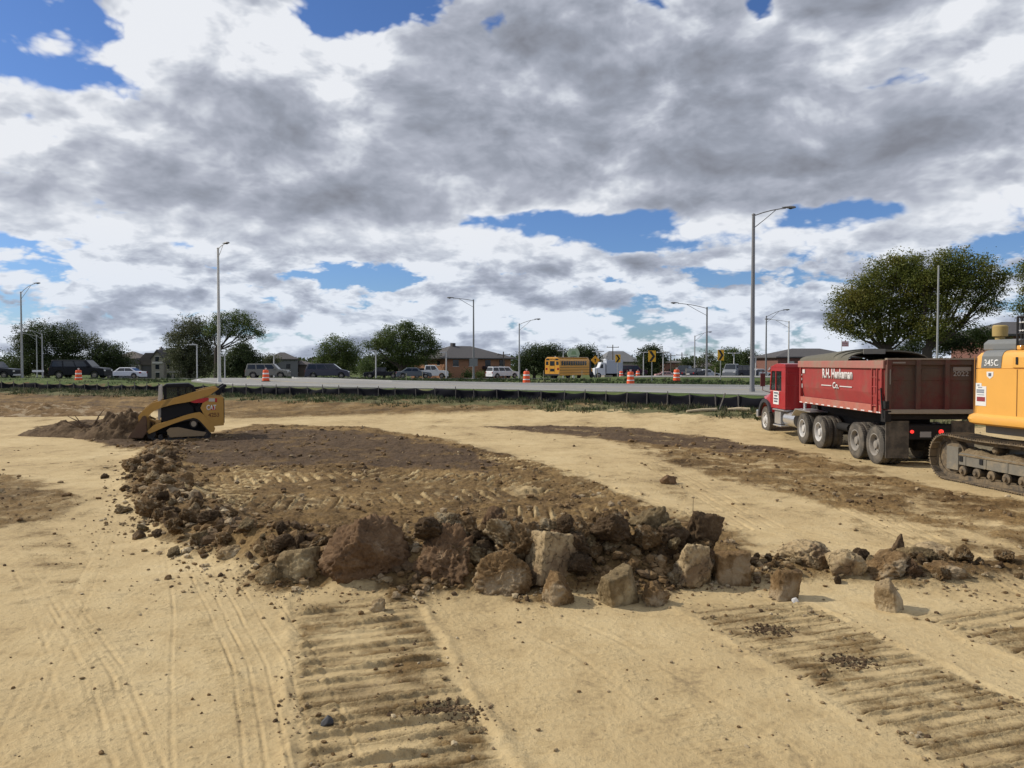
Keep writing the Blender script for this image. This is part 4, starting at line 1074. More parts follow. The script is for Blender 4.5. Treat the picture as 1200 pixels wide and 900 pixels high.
    bp = MB(); bp.box(0.05, 2.31, 10.9, 11.1, 0.55, 0.85); bp.build('bumper', M_CHROME, T, bevel=0.03)
    # steps, tank, battery box, quarter fender, stacks, hoses
    s_ = MB(); s_.box(0.02, 0.36, 7.8, 9.0, 0.98, 1.03); s_.box(0.04, 0.36, 8.1, 9.0, 0.38, 0.43); s_.build('step', M_CHROME, T, bevel=0.008)
    s_ = MB(); s_.tube([(0.38, 7.0, 0.70), (0.38, 8.1, 0.70)], 0.28, 20); s_.build('fuel_tank', M_CHROME, T, smooth=True)
    s_ = MB(); s_.box(0.10, 0.60, 8.35, 9.0, 0.46, 0.95); s_.build('battery_box', M_CHROME, T, bevel=0.02)
    s_ = MB(); s_.prism([(5.2, 1.14), (6.6, 1.16), (6.95, 0.9), (6.92, 0.88), (6.58, 1.13), (5.2, 1.11)], 'x', 0.0, 0.6); s_.build('quarter_fender', M_CHROME, T)
    s_ = MB(); s_.tube([(0.62, 7.3, 1.1), (0.62, 7.3, 2.35)], 0.055, 10); s_.tube([(2.1, 7.15, 1.1), (2.1, 7.15, 3.0)], 0.075, 12); s_.build('exhaust_stack', M_CHROME, T, smooth=True)
    s_ = MB(); s_.tube([(0.5, 7.25, 2.2), (0.45, 6.9, 1.8), (0.5, 6.4, 1.4)], 0.03, 6); s_.tube([(0.7, 7.25, 2.1), (0.62, 6.85, 1.6), (0.7, 6.5, 1.2)], 0.03, 6); s_.box(0.7, 1.7, 6.35, 6.9, 1.1, 2.4); s_.build('air_hose', M_FRAME, T)
    s_ = MB(); s_.tube([(0.5, 3.2, 0.75), (0.5, 4.0, 0.75)], 0.13, 12); s_.tube([(0.5, 2.5, 0.85), (0.5, 2.9, 0.85)], 0.1, 12); s_.build('air_tank', M_FRAME, T, smooth=True)
    return T
dump_truck()

# ------------------------------------------------------------------ excavator
def excavator():
    A9 = math.atan2(0.16, 0.987)
    T = thing('excavator', 'yellow crawler excavator with mud packed tracks, cut off by the right edge', 'excavator', (10.5, 17.8, 0.0), A9)
    Y_ = mat('excavator_yellow', (0.74, 0.375, 0.07), 0.5, var=0.08, scale=2.0, dirt=0.32, dirtcol=(0.62, 0.37, 0.13), coat=0.25)
    G_ = mat('excavator_grey', (0.16, 0.165, 0.16), 0.5, var=0.1, dirt=0.2)
    D_ = mat('track_steel', (0.055, 0.046, 0.036), 0.8, var=0.3, dirt=0.95, dirtcol=(0.20, 0.145, 0.082), bump=0.006, dirt_scale=4)
    DF = mat('dusty_frame', (0.16, 0.145, 0.115), 0.85, var=0.25, dirt=0.55, dirtcol=(0.30, 0.235, 0.145), dirt_scale=2.5, bump=0.006)
    W, L = 3.2, 3.7
    # house: the counterweight end is rounded in plan, the lower lip stands proud
    def plan(o, back=0.0, r=0.42, n=6):
        pts = [(-o, -L)]
        for k in range(n + 1):
            a = math.pi - (math.pi / 2) * k / n; pts.append((-o + r + r * math.cos(a), back + o - r + r * math.sin(a)))
        for k in range(n + 1):
            a = math.pi / 2 - (math.pi / 2) * k / n; pts.append((W + o - r + r * math.cos(a), back + o - r + r * math.sin(a)))
        pts.append((W + o, -L)); return pts
    def loft(levels, name, m, bevel=0.0):
        b = MB(); n = None; vs = []
        for z, o, bk in levels:
            p = plan(o, bk); n = len(p); vs += [(x, y, z) for x, y in p]
        fs = [tuple(range(n - 1, -1, -1))][0:0]
        for i in range(len(levels) - 1):
            for k in range(n):
                fs.append((i * n + (k + 1) % n, i * n + k, (i + 1) * n + k, (i + 1) * n + (k + 1) % n))
        fs.append(tuple(range(n))); fs.append(tuple(range(len(levels) * n - 1, (len(levels) - 1) * n - 1, -1)))
        b.add(vs, fs)
        o = b.build(name, m, T, smooth=True, angle=30); return o
    loft([(1.40, -0.10, 0), (1.40, 0.0, 0.06), (1.44, 0.055, 0.09), (1.52, 0.075, 0.10), (1.60, 0.055, 0.09), (1.65, 0.0, 0.06)], 'lower_lip', Y_)
    loft([(1.63, 0.0, 0.05), (2.655, 0.0, 0.02), (2.66, -0.012, 0.01), (2.672, -0.012, 0.01), (2.677, 0.0, 0.02), (2.94, -0.004, 0.0), (3.02, -0.04, -0.04), (3.06, -0.10, -0.10), (3.075, -0.2, -0.2)], 'counterweight', Y_)
    sm = MB(); sm.box(-0.006, -0.001, -0.215, -0.19, 1.66, 2.95); sm.box(-0.006, 0.0, -1.42, -1.40, 1.66, 2.655); sm.box(-0.006, 0.0, -2.6, -2.58, 1.66, 2.93)
    sm.build('panel_seam', mat('seam_shadow_gap', (0.25, 0.11, 0.02), 0.9), T)
    dp = MB(); dp.box(-0.028, -0.001, -2.56, -1.30, 2.69, 2.93); dp.build('access_door', Y_, T, bevel=0.02)
    dh = MB(); dh.box(-0.045, -0.028, -1.46, -1.40, 2.76, 2.92); dh.build('door_handle', M_BLACK, T, bevel=0.01)
    # grey stripe, going over the shoulder
    gs = MB(); prof = [(-0.0085, 2.685), (-0.0085, 2.94), (0.030, 3.028), (0.092, 3.068), (0.20, 3.083), (1.2, 3.084)]
    prin = [(0.02, 2.685), (0.02, 2.93), (0.05, 3.0), (0.1, 3.04), (0.2, 3.06), (1.2, 3.06)]
    for k in range(5):
        sk = lambda z: 0.10 * (z - 2.685)
        a, b_ = prof[k], prof[k + 1]; c, d_ = prin[k], prin[k + 1]
        gs.hexa([(a[0], -0.97 - sk(a[1]), a[1]), (a[0], -0.40 - sk(a[1]), a[1]), (c[0], -0.40 - sk(a[1]), c[1]), (c[0], -0.97 - sk(a[1]), c[1])][::1],
                [(b_[0], -0.97 - sk(b_[1]), b_[1]), (b_[0], -0.40 - sk(b_[1]), b_[1]), (d_[0], -0.40 - sk(b_[1]), d_[1]), (d_[0], -0.97 - sk(b_[1]), d_[1])])
    gs.build('stripe', G_, T)
    lettering('model_number', '345C', M_WHITE_P, T, (-0.010, -0.50, 2.72), (0, -1, 0), (0, 0, 1), 0.15, 0.40, bold=0.02)
    em = MB(); em.prism([(-0.56, 2.60), (-0.57, 2.50), (-0.66, 2.44), (-0.75, 2.50), (-0.76, 2.60)], 'x', -0.006, -0.001); e = em.build('emblem', M_WHITE_P, T)
    q = MB(); q.box(-0.010, -0.0065, -0.70, -0.62, 2.50, 2.57); q.build('emblem_mark', mat('dark_print', (0.10, 0.11, 0.14), 0.7), e)
    dc = MB(); dc.box(-0.006, -0.001, -0.56, -0.25, 1.83, 2.27); dc.box(-0.006, -0.001, -0.42, -0.25, 2.27, 2.34); dco = dc.build('decal', M_WHITE_P, T)
    q = MB(); q.box(-0.010, -0.0065, -0.53, -0.29, 1.93, 2.03); q.build('decal_bar', mat('maroon_print', (0.25, 0.03, 0.04), 0.6), dco)
    q = MB()
    for a, b_, z, h in ((-0.50, -0.28, 2.12, 0.035), (-0.50, -0.28, 2.165, 0.035), (-0.44, -0.32, 2.235, 0.02), (-0.36, -0.30, 2.275, 0.035), (-0.50, -0.30, 2.07, 0.015)): q.box(-0.010, -0.0065, a, b_, z, z + h)
    q.build('decal_print', mat('grey_print', (0.22, 0.24, 0.28), 0.7), dco)
    # deck things
    d_ = MB(); d_.prism([(0.25, 3.076), (0.25, 3.24), (0.36, 3.32), (1.6, 3.32), (1.6, 3.076)], 'y', -1.1, -0.15); d_.build('engine_cover', G_, T, bevel=0.03)
    c_ = MB(); c_.lathe([(0.10, 0), (0.10, 0.06), (0.155, 0.08), (0.16, 0.30), (0.13, 0.33)], (0.55, -0.30, 3.321), 'z', 20); c_.build('air_cleaner', mat('ochre_cap', (0.36, 0.26, 0.09), 0.7), T, smooth=True)
    c_ = MB(); c_.tube([(0.6, -0.95, 3.321), (0.6, -0.95, 3.62), (0.66, -0.98, 3.76)], 0.06, 10); c_.build('exhaust_pipe', M_BLACK, T, smooth=True)
    rl = MB()
    for x, y, z in ((0.16, -1.22, 3.78), (0.16, -1.75, 3.78), (0.16, -2.6, 3.78)): rl.tube([(x, y, 3.06), (x, y, z)], 0.024, 8)
    rl.tube([(0.16, -1.22, 3.78), (0.16, -2.6, 3.78)], 0.024, 8); rl.tube([(0.16, -1.22, 3.42), (0.16, -2.6, 3.42)], 0.018, 8)
    rl.tube([(0.7, -1.45, 3.06), (0.7, -1.45, 3.88), (0.7, -2.3, 3.88), (0.7, -2.3, 3.06)], 0.024, 8)
    rl.tube([(0.42, -1.05, 3.06), (0.42, -1.05, 3.80)], 0.03, 8)
    rl.build('handrail', M_BLACK, T, smooth=True)
    br = MB()
    for z in (3.50, 3.68):
        for y in (-0.98, -1.04, -1.10, -1.16): br.tube([(0.40, y, z - 0.02), (0.40, y, z + 0.02)], 0.011, 6)
        br.box(0.39, 0.41, -1.18, -0.96, z - 0.006, z + 0.006)
    br.build('bracket', M_WHITE_P, T)
    hd = MB(); hd.prism([(-1.2, 3.42), (-1.5, 3.56), (-1.8, 3.56), (-1.8, 3.50), (-1.5, 3.48)], 'x', 0.3, 1.0); hd.box(0.3, 1.2, -1.9, -1.25, 3.076, 3.20); hd.build('deck_hood', G_, T)
    bl = MB(); bl.box(0.12, 0.34, -1.36, -1.24, 3.076, 3.17); bl.build('deck_block', Y_, T, bevel=0.02)
    # cab and boom beyond the frame
    cb = MB(); cb.prism([(-2.0, 1.66), (-3.9, 1.66), (-3.95, 2.4), (-3.6, 3.3), (-2.1, 3.3), (-2.0, 3.1)], 'x', 2.15, 3.15); cb.build('operator_cab', Y_, T, bevel=0.05)
    cw = MB(); cw.prism([(-2.2, 2.35), (-3.75, 2.35), (-3.5, 3.1), (-2.2, 3.1)], 'x', 2.13, 3.17); cw.build('cab_window', M_GLASS, T)
    bm_ = MB(); bm_.prism([(-3.0, 1.9), (-3.3, 2.8), (-6.2, 5.4), (-9.2, 5.0), (-9.3, 4.6), (-6.3, 4.6), (-3.9, 1.9)], 'x', 1.25, 1.85); bm_.build('boom', Y_, T, bevel=0.03)
    # slew ring and car body
    u = MB(); u.box(0.3, W - 0.3, -3.5, -0.2, 1.20, 1.41); u.lathe([(1.0, 0.95), (1.0, 1.2)], (1.6, -1.5, 0), 'z', 32); u.box(0.5, 2.7, -2.4, -0.6, 0.45, 0.98); u.build('slew_frame', mat('grey_dust_frame', (0.24, 0.225, 0.19), 0.85, dirt=0.5), T, bevel=0.02)
    # tracks: a chain of shoes round the idler and the sprocket
    def track(x0, x1, side):
        yA, yB, r, zc = 0.66, -3.45, 0.50, 0.56
        pts = []; n = 400
        straight = yA - yB; Lt = 2 * straight + 2 * math.pi * r
        def pos(s):
            s %= Lt
            if s < straight: return (yB + s, zc - r, 0.0)
            s -= straight
            if s < math.pi * r:
                a = s / r; return (yA + r * math.sin(a), zc - r * math.cos(a), a)
            s -= math.pi * r
            if s < straight:
                t = s / straight; return (yA - s, zc + r - 0.05 * math.sin(math.pi * t) * (1 + 0.35 * math.sin(3 * math.pi * t)), math.pi)
            s -= straight
            a = s / r; return (yB - r * math.sin(a), zc + r * math.cos(a), math.pi + a)
        N = 60; m_ = MB(); lks = [MB(), MB()]
        for k in range(N):
            y, z, a = pos(k * Lt / N); y2, z2, _ = pos((k + 0.5) * Lt / N); y1, z1, _ = pos((k - 0.5) * Lt / N)
            ty, tz = y2 - y1, z2 - z1; ln = math.hypot(ty, tz); ty /= ln; tz /= ln; ny, nz = tz, -ty     # outward
            def q(u_, v_, x): return (x, y + ty * u_ + ny * v_, z + tz * u_ + nz * v_)
            h = 0.5 * Lt / N * 0.93
            m_.hexa([q(-h, 0, x0), q(-h, 0, x1), q(h, 0, x1), q(h, 0, x0)], [q(-h, 0.028, x0), q(-h, 0.028, x1), q(h, 0.028, x1), q(h, 0.028, x0)])
            for uu in (-h * 0.8, 0, h * 0.8): m_.hexa([q(uu - 0.012, 0.027, x0), q(uu - 0.012, 0.027, x1), q(uu + 0.012, 0.027, x1), q(uu + 0.012, 0.027, x0)], [q(uu - 0.008, 0.06, x0), q(uu - 0.008, 0.06, x1), q(uu + 0.008, 0.06, x1), q(uu + 0.008, 0.06, x0)])
            xm = (x0 + x1) / 2
            for lk, xx in ((lks[0], xm - 0.16), (lks[1], xm + 0.09)): lk.hexa([q(-h * 1.05, -0.10, xx), q(-h * 1.05, -0.10, xx + 0.07), q(h * 1.05, -0.10, xx + 0.07), q(h * 1.05, -0.10, xx)], [q(-h * 1.05, 0, xx), q(-h * 1.05, 0, xx + 0.07), q(h * 1.05, 0, xx + 0.07), q(h * 1.05, 0, xx)])
        to = m_.build('track', D_, T)
        for lk in lks: lk.build('chain_link', D_, to)
        xo = x0 + 0.16 if side < 0 else x0 + 0.1; xi = x1 - 0.1 if side < 0 else x1 - 0.16
        f = MB(); f.prism([(yA - 0.25, 0.40), (yB + 0.2, 0.36), (yB + 0.2, 0.66), (yA - 0.25, 0.68)], 'x', xo, xi)
        f.box(xo - 0.02, xi + 0.02, yA - 0.28, yA + 0.10, 0.26, 0.80)
        for yy in np.arange(yB + 0.5, yA - 0.4, 0.62): f.box(xo - 0.012, xo, yy, yy + 0.05, 0.40, 0.63)
        f.build('track_frame', DF, T, bevel=0.012)
        hol = MB()
        for yy in (yA - 0.36, yA - 0.98): hol.box(xo - 0.016, xo - 0.001, yy - 0.05, yy + 0.05, 0.48, 0.60)
        hol.build('frame_opening', M_BLACK, T)
        ro = MB()
        for yy in np.linspace(yB + 0.25, yA - 0.40, 9):
            ro.lathe([(0.045, -0.04), (0.055, 0.0), (0.11, 0.02), (0.11, 0.07), (0.085, 0.09), (0.085, xi - xo - 0.02), (0.11, xi - xo), (0.11, xi - xo + 0.04)], (xo - 0.02, yy, 0.265), 'x', 16)
        ro.build('track_roller', D_, T, smooth=True)
        cr = MB()
        for yy in (yA - 1.3, yB + 1.2): cr = MB(); cr.lathe([(0.05, 0), (0.08, 0.03), (0.08, 0.3)], (xo + 0.03, yy, 0.84), 'x', 14); cr.box(xo + 0.12, xo + 0.2, yy - 0.05, yy + 0.05, 0.62, 0.84); cr.build('carrier_roller', D_, T, smooth=True)
        for yy in (yA, yB):
            w = MB(); w.lathe([(0.12, -0.02), (0.14, 0.0), (0.36, 0.04), (0.40, 0.04), (0.40, 0.22), (0.14, 0.26)], (xo + 0.02, yy, zc), 'x', 28); w.build('idler' if yy == yA else 'sprocket', D_, T, smooth=True)
        # packed mud lying on the frame
        nx, ny_ = 14, 130; xs = np.linspace(xo - 0.02, xi + 0.12, nx); ys = np.linspace(yB + 0.3, yA - 0.2, ny_); XX, YY = np.meshgrid(xs, ys)
        e = np.sin(np.pi * (XX - xs[0]) / (xs[-1] - xs[0])) ** 0.5
        ZZ = 0.62 + e * (0.21 + 0.16 * fbm(XX * 4 + 3, YY * 3.5, 5, 33, 0.62)) * (0.75 + 0.4 * fbm(YY * 0.9, YY * 0, 2, 5))
        i = np.arange(nx * ny_).reshape(ny_, nx); F = np.stack([i[:-1, :-1], i[:-1, 1:], i[1:, 1:], i[1:, :-1]], -1).reshape(-1, 4)
        np_mesh('packed_mud', np.stack([XX.ravel(), YY.ravel(), ZZ.ravel()], 1), F, earth_mat('packed_track_mud', (0.10, 0.068, 0.036), (0.185, 0.135, 0.078), (0.29, 0.225, 0.14)), T)
    track(-0.05, 0.66, -1); track(2.6, 3.31, 1)
    return T
excavator()

# ------------------------------------------------------------------ compact track loader
def loader():
    T = thing('track_loader', 'small yellow and black track loader pushing the soil pile at the left', 'loader', (at(215, 28.0), 28.0, 0.02), R(23))
    T.scale = (0.90, 0.95, 1.0)
    S = 906 / 28.0
    def P(cx, cy):   # measured outline of its near side -> metres
        return ((150 + cx / 9.0 - 215) / S, (514.0 - (430 + cy / 9.0)) / S)
    PP = lambda *a: [P(*p) for p in a]
    Y_ = mat('loader_yellow', (0.42, 0.23, 0.045), 0.55, var=0.12, dirt=0.42, dirtcol=(0.34, 0.21, 0.07))
    K_ = mat('loader_black', (0.010, 0.010, 0.012), 0.6, spec=0.2)
    RB = mat('track_rubber', (0.028, 0.025, 0.023), 0.9, dirt=0.45, dirtcol=(0.12, 0.09, 0.06), dirt_scale=4)
    def pr(name, pts, y0, y1, m, bevel=0.012, parent=None):
        b = MB(); b.prism(pts, 'y', y0, y1); return b.build(name, m, parent or T, bevel=bevel)
    # rear body
    eng = PP((765, 430), (810, 335), (860, 312), (1022, 312), (1024, 620), (905, 628), (800, 500))
    pr('engine_housing', eng, -0.02, 0.16, Y_); pr('engine_housing', eng, 1.64, 1.82, Y_); pr('engine_core', PP((700, 430), (820, 340), (1015, 330), (1010, 610), (910, 620), (760, 520)), 0.16, 1.64, K_)
    rd = MB(); rd.prism(PP((1016, 330), (1036, 335), (1036, 600), (1016, 600)), 'y', 0.3, 1.5); rd.build('rear_door', K_, T, bevel=0.01)
    # lift arms: two, joined at the rear
    arm = PP((100, 500), (150, 440), (215, 390), (262, 358), (330, 347), (460, 322), (640, 270), (800, 232), (950, 205), (972, 225), (965, 268), (870, 292), (760, 325), (640, 362), (560, 372), (470, 385), (360, 412), (270, 445), (215, 490), (175, 560), (158, 640), (112, 650), (105, 560))
    def arm_strip(y0, y1):
        top = arm[:9]; bot = arm[:11:-1]
        b = MB(); n = 9
        tt = resample(np.array(arm[:10]), 24); bb = resample(np.array(list(arm[10:])[::-1] + [arm[0]][0:0]), 24)
        bb = resample(np.array(list(reversed(arm[11:22]))), 24)
        for k in range(23):
            b.prism([tuple(tt[k]), tuple(tt[k + 1]), tuple(bb[k + 1]), tuple(bb[k])], 'y', y0, y1)
        bm = b.build('lift_arm', Y_, T)
        bb_ = bmesh.new(); bb_.from_mesh(bm.data); bmesh.ops.remove_doubles(bb_, verts=bb_.verts, dist=0.0005); bb_.to_mesh(bm.data); bb_.free()
        bm.data.polygons.foreach_set('use_smooth', [True] * len(bm.data.polygons)); bm.data.set_sharp_from_angle(angle=R(35))
    arm_strip(-0.04, 0.16); arm_strip(1.64, 1.84)
    pr('rear_link', PP((940, 292), (935, 262), (975, 215), (1030, 178), (1055, 182), (1060, 205), (1010, 235), (985, 295)), 0.0, 0.2, K_); pr('rear_link', PP((940, 292), (975, 215), (1040, 178), (1060, 205), (985, 295)), 1.6, 1.8, K_)
    # red tilt strut and side decals
    pr('red_strut', PP((655, 362), (690, 335), (850, 318), (862, 338), (800, 372), (700, 374)), -0.03, 0.05, mat('loader_red', (0.42, 0.012, 0.014), 0.4), 0.004)
    # cab
    pr('cab_frame', PP((370, 190), (400, 176), (640, 170), (690, 200), (722, 250), (722, 340), (690, 345), (690, 262), (650, 196), (400, 196), (395, 345), (365, 345)), 0.30, 0.36, K_, 0.004)
    pr('cab_frame', PP((370, 190), (400, 176), (640, 170), (690, 200), (722, 250), (722, 340), (690, 345), (690, 262), (650, 196), (400, 196), (395, 345), (365, 345)), 1.44, 1.50, K_, 0.004)
    pr('cab_window', PP((395, 196), (650, 196), (690, 262), (690, 420), (395, 420)), 0.32, 0.335, M_GLASSC, 0); pr('cab_window', PP((395, 196), (650, 196), (690, 262), (690, 420), (395, 420)), 1.46, 1.475, M_GLASSC, 0)
    pr('cab_roof', PP((362, 192), (395, 172), (640, 166), (700, 196), (700, 206), (362, 206)), 0.24, 1.56, K_, 0.02)
    pr('cab_body', PP((340, 400), (470, 372), (620, 360), (690, 430), (690, 500), (520, 520), (375, 568), (340, 560)), 0.10, 1.70, K_)
    pr('cab_back', PP((600, 340), (740, 340), (740, 480), (600, 500)), 0.3, 1.5, K_)
    pr('front_post', PP((318, 190), (348, 186), (352, 330), (330, 345), (330, 560), (306, 560), (306, 345)), 0.18, 0.28, mat('pale_post', (0.42, 0.40, 0.36), 0.5), 0.006)
    pr('front_post', PP((318, 190), (348, 186), (352, 330), (330, 345), (330, 560), (306, 560), (306, 345)), 1.52, 1.62, mat('pale_post', (0.42, 0.40, 0.36), 0.5), 0.006)
    pr('seat', PP((520, 250), (560, 240), (580, 420), (440, 420), (440, 380), (520, 370)), 0.6, 1.2, M_BLACK)
    pr('window_bar', PP((515, 196), (530, 196), (530, 360), (515, 360)), 0.28, 0.32, K_, 0); pr('window_bar', PP((600, 196), (610, 196), (610, 360), (600, 360)), 0.28, 0.32, K_, 0)
    # undercarriage
    low = PP((262, 596), (360, 572), (480, 538), (600, 500), (700, 478), (765, 470), (800, 500), (880, 590), (930, 640), (912, 690), (870, 690), (800, 610), (740, 545), (690, 530), (600, 548), (480, 584), (360, 626), (290, 655), (200, 690), (190, 660))
    for y0, y1 in ((-0.05, 0.08), (1.72, 1.85)):
        b = MB(); ct = resample(np.array(low[:10]), 20); cb = resample(np.array(list(reversed(low[10:]))), 20)
        for k in range(19): b.prism([tuple(ct[k]), tuple(ct[k + 1]), tuple(cb[k + 1]), tuple(cb[k])], 'y', y0, y1)
        b.build('side_frame', Y_, T)
    pr('belly', PP((290, 600), (480, 540), (760, 500), (900, 620), (850, 700), (300, 700)), 0.45, 1.35, K_)
    # track loops
    loop = PP((185, 690), (205, 655), (260, 628), (480, 575), (620, 545), (700, 540), (760, 568), (860, 680), (882, 720), (868, 748), (820, 757), (300, 757), (215, 735))
    lp = resample(np.array(loop + [loop[0]]), 61)[:-1]; c0 = lp.mean(0)
    for y0, y1 in ((-0.02, 0.42), (1.40, 1.84)):
        b = MB(); n = len(lp); sc_ = 0.045
        inn = []
        for k in range(n):
            t = lp[(k + 1) % n] - lp[k - 1]; t /= np.hypot(*t); nn = np.array([-t[1], t[0]])
            if np.dot(nn, c0 - lp[k]) < 0: nn = -nn
            inn.append(lp[k] + nn * sc_)
        for k in range(n):
            j = (k + 1) % n
            b.prism([tuple(lp[k]), tuple(lp[j]), tuple(inn[j]), tuple(inn[k])], 'y', y0, y1)
            if k % 2 == 0:
                out = [lp[k] - (inn[k] - lp[k]) * 0.55, lp[j] - (inn[j] - lp[j]) * 0.55]
                b.prism([tuple(out[0]), tuple(out[1]), tuple(lp[j]), tuple(lp[k])], 'y', y0 + 0.01, y1 - 0.01)
        b.build('rubber_track', RB, T)
        yo = y0 + 0.06 if y0 < 1 else y1 - 0.06; y2 = y0 + 0.30 if y0 < 1 else y1 - 0.3
        w = MB()
        for cx, cy, r_ in ((235, 690, 0.16), (835, 712, 0.14), (690, 595, 0.155)):
            x, z = P(cx, cy); w.lathe([(0.03, -0.02), (r_, 0.0), (r_, 0.18), (0.03, 0.2)], (x, min(yo, y2), z), 'y', 22)
        for cx in (330, 430, 530, 630, 730):
            x, z = P(cx, 722); w.lathe([(0.02, -0.01), (0.085, 0.0), (0.085, 0.18), (0.02, 0.19)], (x, min(yo, y2), z), 'y', 14)
        w.build('track_wheel', RB, T, smooth=True)
        hb = MB(); x, z = P(690, 595); hb.lathe([(0.10, -0.03), (0.10, 0.02)], (x, (y0 - 0.0) if y0 < 1 else y1, z), 'y', 18); hb.build('drive_hub', mat('pale_hub', (0.30, 0.25, 0.18), 0.8, dirt=0.4), T, smooth=True)
        pn = MB(); pn.prism(PP((395, 660), (430, 632), (520, 626), (700, 668), (830, 690), (800, 728), (430, 732)), 'y', y0 + 0.03 if y0 < 1 else y1 - 0.1, y0 + 0.10 if y0 < 1 else y1 - 0.03)
        pn.build('track_guard', mat('muddy_guard', (0.26, 0.19, 0.11), 0.9, dirt=0.5), T, bevel=0.01)
    # bucket with its load of soil
    bk = [(-2.02, 0.16), (-1.96, 0.12), (-1.52, 0.10), (-1.36, 0.30), (-1.36, 0.86), (-1.46, 0.90), (-1.43, 0.34), (-1.56, 0.17)]
    b = MB()
    for q in ([0, 1, 2, 7], [2, 3, 6, 7], [3, 4, 5, 6]): b.prism([bk[i_] for i_ in q], 'y', -0.12, 1.92)
    b.prism([(-2.02, 0.14), (-1.50, 0.12), (-1.38, 0.32), (-1.38, 0.88), (-1.50, 0.88)], 'y', -0.14, -0.11); b.prism([(-2.02, 0.14), (-1.50, 0.12), (-1.38, 0.32), (-1.38, 0.88), (-1.50, 0.88)], 'y', 1.91, 1.94)
    b.build('bucket', mat('rusty_bucket', (0.10, 0.055, 0.03), 0.8, dirt=0.5, dirtcol=(0.13, 0.085, 0.05)), T)
    cp = MB(); cp.box(-1.36, -1.28, 0.25, 1.55, 0.3, 0.85); cp.tube([P(250, 470) + (0,), P(200, 620) + (0,)][0:0] or [(-1.30, 0.3, 0.75), (-1.0, 0.3, 0.62)], 0.04, 8); cp.tube([(-1.3, 1.5, 0.75), (-1.0, 1.5, 0.62)], 0.04, 8); cp.box(-1.05, -0.85, 0.1, 1.7, 0.4, 0.72); cp.build('coupler', mat('muddy_yellow', (0.32, 0.20, 0.07), 0.8, dirt=0.5), T)
    # lettering
    lettering('lettering', 'CAT', M_WHITE_P, T, (P(832, 452)[0], -0.024, P(832, 452)[1]), (1, 0, 0), (0, 0, 1), 0.19, 0.37, bold=0.02)
    tri = MB(); tri.prism(PP((880, 452), (910, 410), (940, 452)), 'y', -0.021, -0.0205 + 0.0004 - 0.002); tri.build('lettering', mat('loader_red', (0.42, 0.012, 0.014), 0.4), T)
    lettering('unit_number', '4253', mat('brown_number', (0.16, 0.06, 0.015), 0.7), T, (P(850, 525)[0], -0.024, P(850, 525)[1]), (1, 0, 0), (0, 0, 1), 0.15, 0.42, bold=0.015)
    b = MB(); b.box(P(858, 0)[0], P(925, 0)[0], -0.027, -0.021, P(0, 362)[1], P(0, 328)[1]); b.build('warning_sticker', mat('grey_sticker', (0.5, 0.46, 0.4), 0.6), T)
    b = MB(); b.box(P(927, 0)[0], P(950, 0)[0], -0.027, -0.021, P(0, 370)[1], P(0, 328)[1]); b.build('warning_sticker', mat('loader_red', (0.42, 0.012, 0.014), 0.4), T)
    return T
loader()

# the heap the loader is pushing, with roots and splintered wood in it
def heap(name, label, cx, cy, rx, ry, h, seed, m, n=90, lumps=0.35):
    u = np.linspace(-1.25, 1.25, n); XX, YY = np.meshgrid(u, u); r = np.hypot(XX, YY)
    env = np.clip(1 - r ** 1.5, 0, 1) ** 0.8
    x = cx + XX * rx; y = cy + YY * ry
    Z = ground(x.ravel(), y.ravel(), True)[0].reshape(n, n)
    bump = fbm(x * 0.9 + seed, y * 0.9, 5, seed, 0.66) + 0.25 * (1 - 2 * np.abs(fbm(x * 3.0, y * 3.0 + seed, 4, seed + 4, 0.6)))
    hh = env * h * (0.75 + lumps * bump) - 0.06 * (r > 1.0)
    i = np.arange(n * n).reshape(n, n); F = np.stack([i[:-1, :-1], i[:-1, 1:], i[1:, 1:], i[1:, :-1]], -1).reshape(-1, 4)
    o = np_mesh(name, np.stack([x.ravel(), y.ravel(), (Z + hh).ravel()], 1), F, m)
    return tag(o, label, 'soil heap')
heap('soil_heap', 'heap of dark torn soil and roots pushed up in front of the loader bucket', at(142, 28.9), 28.9, 1.7, 1.2, 0.95, 3, E_DRK, lumps=0.9)
heap('soil_heap', 'low dark trail of dug soil running left from the loader heap', at(98, 29.6), 29.6, 2.5, 1.0, 0.50, 8, E_DRK, lumps=1.0)
heap('soil_heap', 'long low bank of dark stripped soil near the fence at the far left', at(40, 42), 42, 6.0, 2.4, 0.55, 9, E_BRN, lumps=0.8)
r9 = random.Random(4)
for k in range(9):
    px = r9.uniform(95, 150); d = 28.6; x0 = at(px, d); z0 = 0.35 + 0.5 * r9.random() * (px - 85) / 70
    L = r9.uniform(0.4, 0.95); a = r9.uniform(0.1, 1.2); s = r9.choice((-1, 1))
    b = MB(); b.tube([(x0, d, z0), (x0 + s * L * 0.5 * math.cos(a), d - 0.1, z0 + L * 0.55 * math.sin(a)), (x0 + s * L * math.cos(a), d - 0.15, z0 + L * math.sin(a) * 0.9)], [0.035, 0.022, 0.008], 6)
    tag(b.build('root', mat('root_bark', (0.10, 0.065, 0.04), 0.9), smooth=True), 'torn root sticking out of the dark heap in front of the loader', 'root', 'roots in the loader heap')

# ------------------------------------------------------------------ street and background
def gz(x, y): return float(base_height(np.array([x], float), np.array([y], float))[0][0])
def ray(px, py, lo=8.0, hi=90.0):
    """where the line of sight through a pixel meets the ground"""
    d = np.linspace(lo, hi, 1600); x = at(px, d); z = base_height(x, d)[0]
    y = HOR + (EYE - z) * FPX / d; k = int(np.argmin(np.abs(y - py))); return x[k], d[k]

